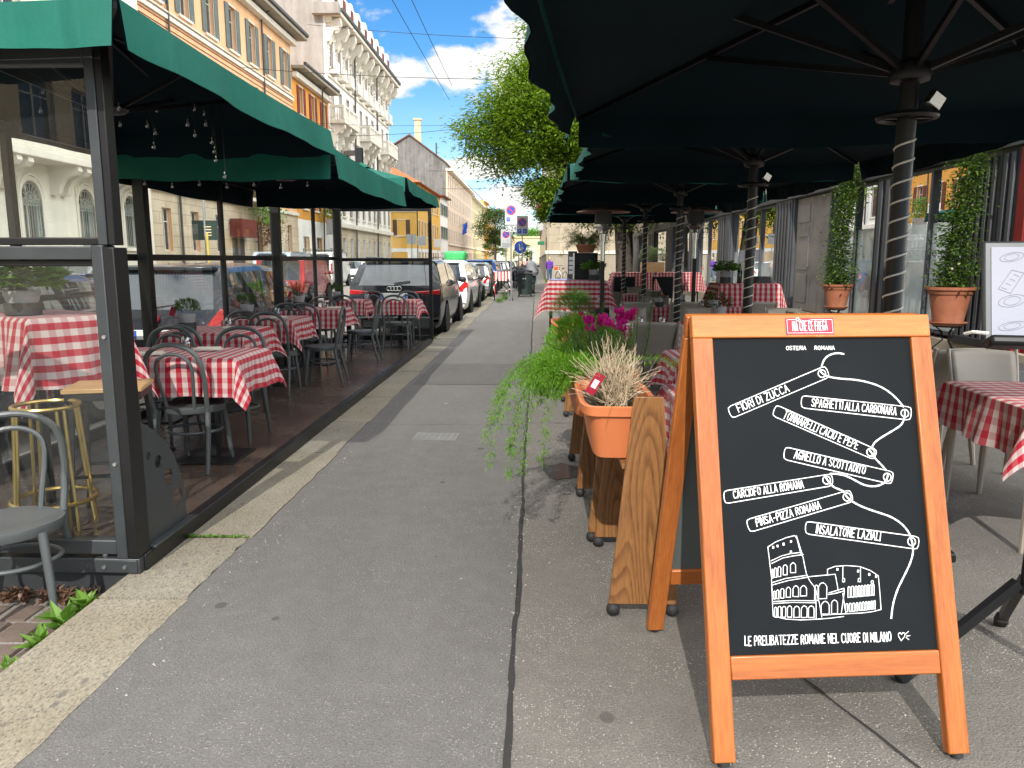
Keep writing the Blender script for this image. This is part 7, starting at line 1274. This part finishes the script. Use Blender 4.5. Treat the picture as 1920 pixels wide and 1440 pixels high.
# far end: pale viaduct arch across the street
t = thing('viaduct', 'pale stone viaduct arch closing the far end of the street', 'viaduct', (-6, 330, 0)); mb = MB(); mb.box(-20, 25, 0, 8, 8.2, 10.5); mb.box(-20.5, 25.5, -.4, 8.4, 10.5, 11.2); [mb.box(q, q+3, 0, 8, 0, 8.2) for q in (-20, -7, 6, 19)]; mb.build('arches', WL['sand'], t, ang=0)
for q in range(3): mb = MB(); c = -12+13*q; mb.prism([(c-5, 8.2), (c-5, 4)]+[(c-5*cos(b), 4+4*sin(b)) for b in [pi*j/14 for j in range(15)]]+[(c+5, 8.2)], .1, 7.9, lambda U, V, h: (U, h, V)); mb.build('arch', WL['sand'], t, ang=0)
# ---------------------------------------------------------------- trees
def crown(mb, sm, c, rad, nb, per, ln, r, th=.12, droop=0., flat=.8):
    cx, cy, cz = c
    for i in range(nb):
        a = r.uniform(0, 2*pi); e = r.uniform(-.7, 1.35); q = r.uniform(.45, 1.)**.5; p = Vector((cx+rad[0]*q*cos(a)*cos(e), cy+rad[1]*q*sin(a)*cos(e), cz+rad[2]*q*sin(e)))
        b0 = Vector((cx+(p.x-cx)*.15, cy+(p.y-cy)*.15, cz-rad[2]*.45)); md = b0.lerp(p, .55)+Vector((r.uniform(-.3,.3), r.uniform(-.3,.3), rad[2]*.1))
        sm.tube([b0, md, p], [th*.34, th*.16, th*.05], 4, cap=False)
        sp = rad[0]*r.uniform(.10, .2)
        for j in range(per):
            o = Vector((r.gauss(0, sp), r.gauss(0, sp), r.gauss(0, sp*.6)-droop*abs(r.gauss(0, sp)))); d = Vector((o.x, o.y, r.uniform(-.9,.5)*sp))
            mb.leaf(p+o, d+Vector((r.uniform(-.1,.1), r.uniform(-.1,.1), 0)), (r.uniform(-.4,.4), r.uniform(-.4,.4), 1), ln*r.uniform(.6,1.3), ln*.42)
def tree(label, x, y, trunk, limbs, crowns, ln, mat, seed, grp=None, r0=.3):
    r = random.Random(seed); t = thing('street_tree', label, 'tree', (x, y, 0), 0, grp); mb = MB(); sm = MB()
    sm.tube(trunk, [r0*(1-.45*i/(len(trunk)-1)) for i in range(len(trunk))], 14)
    for l in limbs: sm.tube(l, [r0*.5*(1-.7*i/(len(l)-1)) for i in range(len(l))], 8)
    for c, rad, nb, per, dr in crowns: crown(mb, sm, c, rad, nb, per, ln, r, .12, dr)
    sm.build('trunk', M_['bark'], t); mb.build('crown', mat, t, ang=0); return t
M_['bark'] = plain('bark', (.06,.048,.036), .9, var=.35, vs=6, bmp=.8, bs=12)
tree('big airy green tree leaning over the pavement between terrace and street', 4.0, 35, [(0,0,-.1), (-.1,0,1.6), (-.25,.1,3.2), (-.5,.1,5)], [[(-.4,0,4), (-2,-.3,6), (-4,-.4,7.2), (-6,-.3,7)], [(-.4,0,4.4), (-1.8,.5,7), (-2.6,.6,9.5)], [(-.3,0,3.4), (-2.2,-.4,4.6), (-4,-.6,5)], [(-.4,0,4.6), (1.5,.5,7), (2.5,0,9)]],
     [((-3.0, 0, 7.4), (3.4, 3.2, 3.0), 120, 230, .5), ((-2.6, 0, 10.0), (2.3, 2.6, 2.3), 60, 180, .3), ((-4.9, -.2, 6.9), (2.5, 2.0, 1.3), 50, 170, .8), ((-2.2, 0, 5.0), (2.4, 2.4, 1.8), 65, 170, .9), ((1.5, .5, 8.5), (3.5, 3.2, 3.2), 70, 150, .4), ((1.0, .5, 4.6), (3.0, 2.4, 1.4), 60, 140, .9), ((-3.0, -.4, 3.9), (.9, .9, .7), 18, 120, 1.2)], .22, LF['tree'], 5, r0=.42)
tree('dark green round tree standing at the left kerb far down the street', -9.5, 180, [(0,0,-.1), (.1,0,3), (0,0,6)], [[(0,0,5), (1.5,0,8)], [(0,0,5), (-1.5,.5,8)]], [((0,0,9), (4.2,4,4.2), 70, 70, .3), ((1.2,0,6.6), (3,3,2), 26, 60, .5)], .55, LF['fartree'], 6, 'far street trees', .25)
tree('pale green tree behind the viaduct at the end of the street', -2, 345, [(0,0,-.1), (0,0,6)], [], [((0,0,10), (8,5,5), 70, 60, .3), ((-6,0,5), (6,5,4), 40, 50, .3)], .9, LF['fern'], 7, 'far street trees', .3)
tree('small far green tree under the round one', -11.5, 215, [(0,0,-.1), (0,0,3)], [], [((0,0,4.5), (3,3,3), 40, 50, .3)], .6, LF['fartree'], 8, 'far street trees', .2)
tree('shaded tree with a thick dark trunk behind the conifer crate', 5.0, 44, [(0,0,-.1), (.1,0,2), (.1,0,4)], [[(0,0,3), (-1.5,0,5)], [(0,0,3), (1.5,0,5)]], [((0,0,4.6), (3.0,2.4,2.0), 60, 110, .8)], .22, LF['fartree'], 9, None, .42)
# ---------------------------------------------------------------- street signs, bin, barrier, scooter, people, wires
M_['signback'] = plain('sign_white', (.5,.51,.5), .4, var=.03); M_['signblue'] = plain('sign_blue', (.015,.09,.5), .4, var=.03); M_['signred'] = plain('sign_red', (.6,.03,.03), .4, var=.03); M_['galv'] = plain('galvanised_post', (.4,.41,.41), .4, .7); M_['signgreen'] = plain('sign_green', (.02,.2,.08), .4); M_['boardgreen'] = plain('board_dark_green', (.02,.04,.033), .45)
def disc(mb, c, r, y, n=28): mb.add([(c[0]+r*cos(a), y, c[1]+r*sin(a)) for a in [2*pi*i/n for i in range(n)]], [tuple(range(n))])
def nopark(parent, cx, cz, r, y):
    mb = MB(); disc(mb, (cx, cz), r, y); o = mb.build('no_parking_disc', M_['signred'], parent, ang=0); mb = MB(); disc(mb, (cx, cz), r*.8, y-.002); mb.build('disc_field', M_['signblue'], o, ang=0)
    mb = MB(); d = r*.78; w = r*.09; mb.add([(cx-d*.7-w, y-.004, cz+d*.7-w), (cx-d*.7+w, y-.004, cz+d*.7+w), (cx+d*.7+w, y-.004, cz-d*.7+w), (cx+d*.7-w, y-.004, cz-d*.7-w)], [(3,2,1,0)]); mb.build('slash', M_['signred'], o, ang=0)
def signtext(parent, s, cx, cz, size, y, mat, sx=1.): vs, fs = textmesh(s, size, 0, sx); mb = MB(); mb.add([(v.x+cx, y, v.y+cz) for v in vs], fs); return mb.build('sign_text', mat, parent, ang=0)
def post(t, h, r=.03): mb = MB(); mb.tube([(0,0,0), (0,0,h)], r, 12); mb.build('post', M_['galv'], t)
def plate(t, x0, x1, z0, z1, y=-.045, name='sign_panel', m='signback'): mb = MB(); mb.box(x0, x1, y, y+.012, z0, z1); return mb.build(name, M_[m], t, bevel=.006)
t = thing('parking_sign', 'tall no parking sign reading 0-24 on a galvanised post by the bin', 'road sign', (-.93, 28.6, 0), 0, 'no parking signs'); post(t, 3.5)
p = plate(t, -.22, .22, 2.75, 3.5); nopark(p, 0, 3.27, .17, -.047); mb = MB(); mb.box(-.16, -.04, -.049, -.0455, 2.88, 3.02); q = mb.build('parking_symbol', M_['signblue'], p, ang=0); signtext(q, 'P', -.1, 2.95, .12, -.0505, M_['signback']); signtext(p, 'C.C.', .09, 2.95, .09, -.047, M_['ink'])
p = plate(t, -.21, .21, 2.5, 2.72); signtext(p, '0-24', 0, 2.61, .23, -.047, M_['trim'])
t = thing('parking_sign', 'lower no parking sign with a pale panel left of the tall one', 'road sign', (-1.42, 36.5, 0), 0, 'no parking signs'); post(t, 2.9); p = plate(t, -.24, .24, 2.05, 2.9); nopark(p, 0, 2.66, .17, -.047); signtext(p, '1 - 2a', 0, 2.38, .12, -.047, M_['ink']); mb = MB(); [mb.box(-.18, .18, -.048, -.0455, 2.1+.05*i, 2.12+.05*i) for i in range(4)]; mb.build('small_print', M_['pale'], p, ang=0)
t = thing('parking_sign', 'no parking sign with blue disabled symbols, right of the tall one', 'road sign', (-.73, 40, 0), 0, 'no parking signs'); post(t, 3.7); p = plate(t, -.3, .3, 2.75, 3.7); nopark(p, 0, 3.38, .22, -.047)
for x, s in ((-.14, 'P'), (.14, '6')): mb = MB(); mb.box(x-.1, x+.1, -.05, -.0455, 2.83, 3.05); q = mb.build('symbol', M_['signblue'], p, ang=0); signtext(q, s if s == 'P' else 'b', x, 2.94, .18, -.0515, M_['signback'])
t = thing('arrow_sign', 'round blue direction sign behind the tall no parking post', 'road sign', (-1.0, 44, 0)); post(t, 2.4); mb = MB(); disc(mb, (.1, 2.2), .34, -.05); o = mb.build('blue_disc', M_['signblue'], t, ang=0); mb = MB(); mb.add([(.0, -.052, 2.4), (.05, -.052, 2.0), (.12, -.052, 2.0), (.07, -.052, 2.4)], [(3,2,1,0)]); mb.add([(.07, -.052, 1.98), (.3, -.052, 2.12), (.2, -.052, 2.3)], [(0,1,2)]); mb.build('white_arrow', M_['signback'], o, ang=0)
t = thing('round_projecting_sign', 'small round white sign on a bracket at the beige wall', 'projecting sign', (.3, 60, 0)); mb = MB(); mb.cyl((0, -.05, 4.0), (0, .05, 4.0), .32, n=28); mb.build('ring', M_['galv'], t); mb = MB(); disc(mb, (0, 4.0), .27, -.053); mb.build('dial', M_['signback'], t, ang=0); mb = MB(); mb.bar((.3, 0, 4.0), (.57, 0, 4.0), .05, .05); mb.build('bracket', M_['galv'], t)
t = thing('green_shop_sign', 'small dark green hanging shop sign on the beige building', 'shop sign', (.45, 75, 0)); mb = MB(); mb.box(-.35, .35, -.04, .04, 2.9, 3.25); mb.build('panel', M_['signgreen'], t, bevel=.03); mb = MB(); mb.bar((.3, 0, 3.1), (.45, 0, 3.1), .05, .05); mb.build('bracket', M_['black'], t)
for x, y, l in ((-15.6, 60, 'grey sign seen from behind across the street beside the white van'), (-15.4, 96, 'grey back of a road sign left of the yellow house'), (-15.3, 104, 'grey back of a road sign before the yellow house corner'), (-15.2, 120, 'grey back of a road sign right of the yellow house corner')):
    t = thing('road_sign_back', l, 'road sign', (x, y, 0), 0, 'road signs across the street'); post(t, 4.6, .05); plate(t, -.6, .6, 3.4, 4.6, m='galv')
t = thing('dark_info_board', 'dark green information board on a post before the rusticated wall', 'notice board', (-15.4, 36.0, 0)); post(t, 4.3, .06); p = plate(t, -.6, .6, 2.4, 3.3, m='boardgreen'); mb = MB(); [mb.box(-.05, .3, -.049, -.0455, 2.6+.13*i, 2.64+.13*i) for i in range(4)]; mb.build('lines', M_['flower'], p, ang=0)
t = thing('yellow_pole', 'thin yellow pole across the street in front of the rusticated wall', 'pole', (-14.9, 35.0, 0)); mb = MB(); mb.tube([(0,0,0), (0,0,2.7)], .045, 10); mb.build('pole', plain('yellow_paint', (.7,.45,.03), .5), t)
t = thing('blue_flag', 'small blue flag on the far left facade', 'flag', (-15.6, 170, 0)); mb = MB(); mb.bar((-1.4, 0, 8.6), (.6, 0, 9.6), .08, .08); mb.build('staff', M_['galv'], t); mb = MB(); mb.grid(lambda a, b: (.5-.9*a+.1*sin(b*6), .15*sin(a*5), 9.5-.5*a-2.2*b), 6, 8); mb.build('cloth', M_['signblue'], t, solid=.02)
t = thing('litter_bin', 'dark ribbed cylindrical street bin beside the sign post', 'litter bin', (-.46, 31.6, 0)); mb = MB(); [mb.bar((.27*cos(a), .27*sin(a), .12), (.31*cos(a), .31*sin(a), .92), .05, .02, up=(cos(a), sin(a), 0)) for a in [2*pi*i/26 for i in range(26)]]; mb.lathe([(.001,.1), (.26,.1), (.3,.9), (.28,.9), (.24,.14)], 26); mb.build('body', plain('bin_green_black', (.03,.045,.04), .5, .3), t); mb = MB(); mb.tube([(.32*cos(a), .32*sin(a), .93) for a in [2*pi*i/28 for i in range(28)]], .02, 8, closed=True); mb.lathe([(.33, .98), (.3, 1.06), (.1, 1.1), (.001, 1.1)], 26); mb.build('lid', M_['black'], t); mb = MB(); [mb.bar((.24*cos(a), .24*sin(a), .12), (.33*cos(a), .33*sin(a), 0), .04, .04) for a in (.5, 2.6, 4.7)]; mb.build('foot', M_['black'], t); mb = MB(); [mb.box(x-.025, x+.025, -.325, -.31, .72, .77) for x in (-.06, .02)]; mb.build('emblem', M_['signback'], t)
M_['stripe'] = None
def stripes():
    m, n, l, b, o = newmat('red_white_stripes'); w = n.new('ShaderNodeTexWave'); w.bands_direction = 'X'; w.inputs['Scale'].default_value = 2.6; l.new(coords(n, l), w.inputs[0]); l.new(ramp(n, l, w.outputs[1], [(.45, (.75,.74,.72)), (.55, (.65,.06,.04))]), b.inputs['Base Color']); b.inputs['Roughness'].default_value = .5; return m
M_['stripe'] = stripes()
def barrier(l, x, y, rz):
    t = thing('works_barrier', l, 'barrier', (x, y, 0), rz, 'road works barriers'); mb = MB(); mb.box(-.32, .32, -.02, .02, .72, 1.06); mb.build('board', M_['stripe'], t, bevel=.006); mb = MB()
    for s in (-1, 1): mb.bar((s*.2, -.02, .8), (s*.34, -.3, 0), .035, .035); mb.bar((s*.2, .02, .8), (s*.34, .3, 0), .035, .035); mb.bar((s*.2, -.02, .75), (-s*.3, -.26, .3), .025, .025)
    mb.bar((-.28, -.2, .28), (.28, -.2, .28), .03, .03); mb.build('trestle', M_['black'], t, ang=0)
    mb = MB(); mb.tube([(-.2, -.03, .74), (-.34, -.15, .5), (-.28, -.22, .2), (-.36, -.2, .05)], .02, 6); mb.tube([(.22, -.05, .7), (.3, -.24, .45), (.1, -.3, .35)], .018, 6); mb.build('barrier_tape', M_['stripe'], t)
barrier('red and white striped works trestle on the kerb by the sign post', -1.25, 28.9, .1)
t = thing('works_fence', 'low metal works fence standing between parked car and pavement', 'barrier', (-1.5, 38.5, -.1), .05); mb = MB(); [mb.bar((-.9+.15*i, 0, .15), (-.9+.15*i, 0, 1.1), .02, .02) for i in range(13)]; mb.bar((-.95, 0, 1.1), (.95, 0, 1.1), .04, .04); mb.bar((-.95, 0, .15), (.95, 0, .15), .04, .04); [mb.bar((s*.95, 0, 0), (s*.95, 0, 1.15), .04, .04) for s in (-1, 1)]; mb.build('railing', M_['galv'], t, ang=0)
def scooter(l, x, y, rz, col, cover=False, grp='scooters'):
    t = thing('motor_scooter', l, 'scooter', (x, y, 0), rz, grp)
    for yy in (-.62, .62): mb = MB(); mb.lathe([(.13,-.06), (.22,-.065), (.255,-.03), (.255,.03), (.22,.065), (.13,.06)], 22, M=Matrix.Translation((0, yy, .255)) @ Matrix.Rotation(pi/2, 4, 'Y')); w = mb.build('wheel', M_['tyre'], t); mb = MB(); mb.lathe([(.001,-.03), (.14,-.03), (.14,.03), (.001,.03)], 18, M=Matrix.Translation((0, yy, .255)) @ Matrix.Rotation(pi/2, 4, 'Y')); mb.build('rim', M_['alloy'], w)
    mb = MB(); mb.ball((0, -.42, .55), .19, .45, .2, 14); mb.ball((0, -.05, .33), .17, .45, .1, 12); mb.ball((0, .5, .68), .2, .16, .36, 14); mb.ball((0, .62, .52), .11, .25, .12, 12); mb.build('body', col, t)
    mb = MB(); mb.ball((0, -.35, .78), .15, .42, .08, 14); mb.build('seat', M_['trim'], t); mb = MB(); mb.tube([(-.34, .36, 1.02), (-.15, .44, 1.0), (.15, .44, 1.0), (.34, .36, 1.02)], .02, 8); mb.ball((0, .48, 1.0), .12, .1, .08, 10); mb.build('handlebar', M_['trim'], t)
    for s in (-1, 1): mb = MB(); mb.tube([(s*.26, .42, 1.02), (s*.3, .42, 1.18)], .008, 5); mb.ball((s*.31, .42, 1.22), .07, .02, .05, 10); mb.build('mirror', M_['trim'], t)
    mb = MB(); mb.prism([(-.22, 1.0), (.22, 1.0), (.2, 1.35), (.1, 1.5), (-.1, 1.5), (-.2, 1.35)], .0, .006, lambda U, V, h: (U, .58-.35*(V-1.0)+h, V)); mb.build('windshield', M_['glass'], t, ang=0); mb = MB(); mb.box(-.1, .1, -.88, -.86, .5, .62); mb.build('number_plate', M_['plate'], t); mb = MB(); mb.ball((0, -.86, .66), .1, .03, .04, 10); mb.build('tail_light', M_['tail'], t); mb = MB(); mb.box(-.21, .21, -.95, -.6, .86, 1.16); mb.build('top_box', M_['trim'], t, bevel=.05)
    if cover: mb = MB(); r = random.Random(2); mb.lathe([(.27,.82), (.3,.95), (.27,1.15), (.2,1.32), (.08,1.42), (.001,1.43)], 20, (0, .3, 0), sy=1.7); mb.v = [(a+r.uniform(-.03,.03), b+r.uniform(-.03,.03), c+r.uniform(-.03,.03)) for a, b, c in mb.v]; mb.build('grey_cover', plain('grey_cover', (.17,.18,.19), .6, var=.2), t)
    return t
scooter('big blue grey maxi scooter under a grey cover behind the bin', -.3, 35.2, radians(-168), PAINT['graphite'], True); scooter('black scooter behind the covered one', -.9, 38.2, radians(15), PAINT['black']); scooter('dark scooter parked by the tree beyond the bar tables', 3.6, 38, radians(75), PAINT['black']); scooter('white scooter by the far parked cars', -1.0, 42.5, radians(10), PAINT['white'])
def person(label, x, y, rz, top, legs, hair, hand=True, h=1.66, step=.16, bag=None, longhair=False):
    import bmesh
    t = thing('person', label, 'person', (x, y, 0), rz, 'people walking on the pavement'); s = h/1.7
    J = {'pel': (0,0,.93,.135,.1), 'wai': (0,0,1.08,.125,.095), 'che': (0,.01,1.28,.155,.105), 'nec': (0,.01,1.43,.055,.055), 'hd0': (0,.03,1.52,.07,.08), 'hd1': (0,.03,1.62,.075,.09)}
    for sd, q in ((-1, 'l'), (1, 'r')):
        f = step*sd; J.update({'hip'+q: (sd*.09,0,.88,.095,.095), 'kne'+q: (sd*.095,f*.6,.49,.06,.062), 'ank'+q: (sd*.095,f-.02,.09,.042,.042), 'toe'+q: (sd*.1,f+.13,.04,.04,.03), 'sho'+q: (sd*.18,.01,1.38,.058,.058), 'elb'+q: (sd*.23,-f*.3-.02,1.1,.043,.043), 'wri'+q: (sd*.2,-f*.5+.14,.93,.03,.03), 'pal'+q: (sd*.19,-f*.5+.2,.87,.036,.022), 'fa'+q: (sd*.185,-f*.5+.23,.81,.011,.011), 'fb'+q: (sd*.165,-f*.5+.225,.815,.01,.01), 'fc'+q: (sd*.205,-f*.5+.225,.815,.01,.01), 'th'+q: (sd*.155,-f*.5+.225,.865,.011,.011)})
    E = [('pel','wai'), ('wai','che'), ('che','nec'), ('nec','hd0'), ('hd0','hd1')]+[e for q in 'lr' for e in (('pel','hip'+q), ('hip'+q,'kne'+q), ('kne'+q,'ank'+q), ('ank'+q,'toe'+q), ('che','sho'+q), ('sho'+q,'elb'+q), ('elb'+q,'wri'+q), ('wri'+q,'pal'+q), ('pal'+q,'fa'+q), ('pal'+q,'fb'+q), ('pal'+q,'fc'+q), ('pal'+q,'th'+q))]
    ks = list(J); me = bpy.data.meshes.new('body'); me.from_pydata([tuple(c*s for c in J[k_][:3]) for k_ in ks], [(ks.index(a), ks.index(b)) for a, b in E], []); o = bpy.data.objects.new('body', me); COL.objects.link(o); o.parent = t
    o.modifiers.new('skin', 'SKIN'); sv = me.skin_vertices[0].data
    for i, k_ in enumerate(ks): sv[i].radius = (J[k_][3]*s, J[k_][4]*s); sv[i].use_root = k_ == 'pel'
    md = o.modifiers.new('sub', 'SUBSURF'); md.levels = 1; md.render_levels = 1
    m, n, l, b, oo = newmat('skin_shoes'); l.new(ramp(n, l, noise(n, l, coords(n, l), 3, 2), [(.3, (.42,.25,.18)), (.7, (.5,.31,.23))]), b.inputs['Base Color']); me.materials.append(m)
    mb = MB()                                     # jacket: torso shell and sleeves
    mb.lathe([(.165,.84), (.17,.95), (.15,1.08), (.175,1.28), (.165,1.38), (.085,1.45), (.06,1.46)], 18, sy=.72); [mb.tube([J['sho'+q][:3], J['elb'+q][:3], J['wri'+q][:3]], [.075,.058,.047], 10) for q in 'lr']
    mb.v = [(a*s, b_*s, c*s) for a, b_, c in mb.v]; mb.build('jacket', top, t)
    mb = MB(); [mb.tube([J['hip'+q][:3], J['kne'+q][:3], J['ank'+q][:3]], [.115,.082,.062], 12) for q in 'lr']; mb.lathe([(.15,.8), (.165,.88), (.155,.98)], 16, sy=.75); mb.v = [(a*s, b_*s, c*s) for a, b_, c in mb.v]; mb.build('trousers', legs, t)
    mb = MB(); mb.ball((0, .012, 1.6), .098, .105, .115, 14); [mb.ball((.05*cos(a), -.045, 1.56+.05*sin(a)), .05, .04, .05, 8) for a in (0, 2, 4)]
    if longhair: mb.ball((0, -.04, 1.5), .09, .06, .12, 10)
    mb.v = [(a*s, b_*s, c*s) for a, b_, c in mb.v if True]; mb.v = [(a, min(b_, .06*s+(.0 if c > 1.62*s else -.03)), c) for a, b_, c in mb.v]; mb.build('hair', hair, t)
    mb = MB(); [mb.ball((sd*.03*s, .105*s, 1.595*s), .012*s, .008*s, .009*s, 8) for sd in (-1, 1)]; mb.ball((0, .115*s, 1.56*s), .014*s, .02*s, .022*s, 8); mb.box(-.025*s, .025*s, .098*s, .106*s, 1.52*s, 1.53*s); mb.build('face', m, t)
    mb = MB(); [mb.ball((J['toe'+q][0]*s, (J['toe'+q][1]-.07)*s, .045*s), .05*s, .13*s, .045*s, 10) for q in 'lr']; mb.build('shoes', M_['trim'], t)
    return t
cl = lambda n_, c: plain(n_, c, .85, var=.15, vs=9)
person('person in a purple top and jeans walking away beside the beige wall', .93, 55, 0, cl('purple_top', (.13,.035,.34)), cl('denim', (.05,.09,.17)), cl('fair_hair', (.42,.33,.22)), h=1.68)
t = person('person in a maroon jacket with a brown shoulder bag walking away', -.38, 50, 0, cl('maroon_jacket', (.14,.02,.035)), cl('black_trousers', (.015,.014,.016)), cl('brown_hair', (.1,.05,.03)), h=1.66, longhair=True); mb = MB(); mb.box(.14, .22, -.24, -.12, .86, 1.08); mb.build('shoulder_bag', cl('brown_bag', (.13,.06,.035)), t, bevel=.03); mb = MB(); mb.box(.26, .4, -.05, .02, .05, .45); mb.build('green_bag', cl('green_bag', (.05,.25,.18)), t, bevel=.02)
person('person in a peach shirt half hidden behind the covered scooter', -.95, 47, 0, cl('peach_shirt', (.55,.36,.25)), cl('grey_trousers', (.2,.2,.2)), cl('grey_hair', (.3,.28,.26)), h=1.66); person('person in pale pink partly hidden by the person in maroon', -.62, 53, 0, cl('pink_top', (.6,.35,.36)), cl('blue_trousers', (.07,.09,.15)), cl('dark_hair', (.03,.02,.02)), h=1.6)
t = thing('share_bicycle', 'orange share bicycle with white hoops leaning near the corner wall', 'bicycle', (1.8, 55.5, 0), .5)
for yy in (-.5, .5): mb = MB(); mb.tube([(0, yy+.33*cos(a), .33+.33*sin(a)) for a in [2*pi*i/24 for i in range(24)]], .025, 8, closed=True); [mb.bar((0, yy, .33), (0, yy+.31*cos(a), .33+.31*sin(a)), .006, .006, up=(1,0,0)) for a in [2*pi*i/8 for i in range(8)]]; mb.build('wheel', M_['tyre'], t)
mb = MB(); mb.tube([(0,.5,.33), (0,.42,.95), (0,.4,1.05)], .03, 8); mb.tube([(0,.42,.75), (0,.0,.4), (0,-.2,.85)], .035, 8); mb.tube([(0,0,.4), (0,-.5,.33), (0,-.18,.75)], .02, 8); mb.build('frame', M_['signback'], t); mb = MB(); mb.box(-.17, .17, .5, .78, .78, 1.0); mb.build('basket', plain('orange_basket', (.75,.14,.02), .5), t, bevel=.03); mb = MB(); mb.tube([(-.3, .34, 1.1), (0, .4, 1.06), (.3, .34, 1.1)], .018, 6); mb.build('handlebar', M_['trim'], t); mb = MB(); mb.ball((0, -.22, .9), .09, .14, .04, 10); mb.build('saddle', M_['trim'], t)
t = thing('poster_totem', 'black poster totem by the beige wall behind the fern table', 'poster column', (2.55, 55, 0)); mb = MB(); mb.box(-.32, .32, -.12, .12, 0, 2.1); mb.build('case', M_['black'], t, bevel=.02); mb = MB(); [mb.box(-.26, .24, -.126, -.1215, .5+.32*i, .74+.32*i) for i in range(4)]; mb.build('posters', M_['pale'], t)
t = thing('red_lantern', 'red orange geranium hanging on the beige facade', 'hanging plant', (.4, 62, 0)); mb = MB(); r = random.Random(3); [mb.leaf((r.gauss(0,.22), r.gauss(0,.2), 5.6+r.gauss(0,.18)), (r.uniform(-1,1), r.uniform(-1,1), r.uniform(-1,1)), (0,0,1), .16, .12) for _ in range(260)]; mb.build('blossoms', plain('geranium_red', (.65,.06,.02), .6), t, ang=0); mb = MB(); [mb.leaf((r.gauss(0,.25), r.gauss(0,.2), 5.1+r.gauss(0,.3)), (r.uniform(-1,1), r.uniform(-1,1), -.6), (0,0,1), .2, .1) for _ in range(300)]; mb.build('leaves', LF['fartree'], t, ang=0)
def wire(l, a, b, sag, r=.014): mb = MB(); A = Vector(a); B = Vector(b); mb.tube([A.lerp(B, i/24)-Vector((0,0,sag*4*(i/24)*(1-i/24))) for i in range(25)], r, 5); tag(mb.build('overhead_wire', M_['trim'], ang=0), l, 'wire', 'overhead wires')
wire('left of two long contact wires running along the street', (-3.05, -3, 7.0), (-3.0, 27.5, 6.9), .12, .008); wire('right of two long contact wires running along the street', (-2.5, -3, 7.0), (-2.75, 26, 7.05), .1, .008)
wire('highest span wire crossing the street from the white cornice', (-17, 60, 18.7), (7, 48, 14.2), .3, .018); wire('middle span wire crossing below the cloud', (-17, 46, 12.4), (4.5, 35, 9.2), .25, .016); wire('lowest span wire crossing above the grey gable', (-17, 70, 12.3), (.9, 62, 12.6), .4, .02); wire('far span wire above the pink row', (-17, 140, 14), (.9, 130, 14), .4, .03); wire('farther span wire above the pink row', (-17, 125, 15.4), (.9, 115, 15.2), .4, .03); wire('steep far tram wire beside the tree', (-7, 80, 9), (-3, 300, 8), .3, .03)
t = thing('street_lamp', 'small street lamp hung on a wire beside the tree', 'street lamp', (-3.2, 50, 0)); mb = MB(); mb.lathe([(.3, 9.0), (.26, 9.1), (.1, 9.25), (.03, 9.3), (.03, 9.7), (.001, 9.7)], 20); mb.build('shade', M_['potdark'], t); mb = MB(); mb.ball((0,0,8.98), .16, .16, .1, 12); mb.build('lens', M_['tumbler'], t)
wire('thin wire carrying the small street lamp', (-17, 50, 10.2), (4, 50, 10.4), .5, .012)
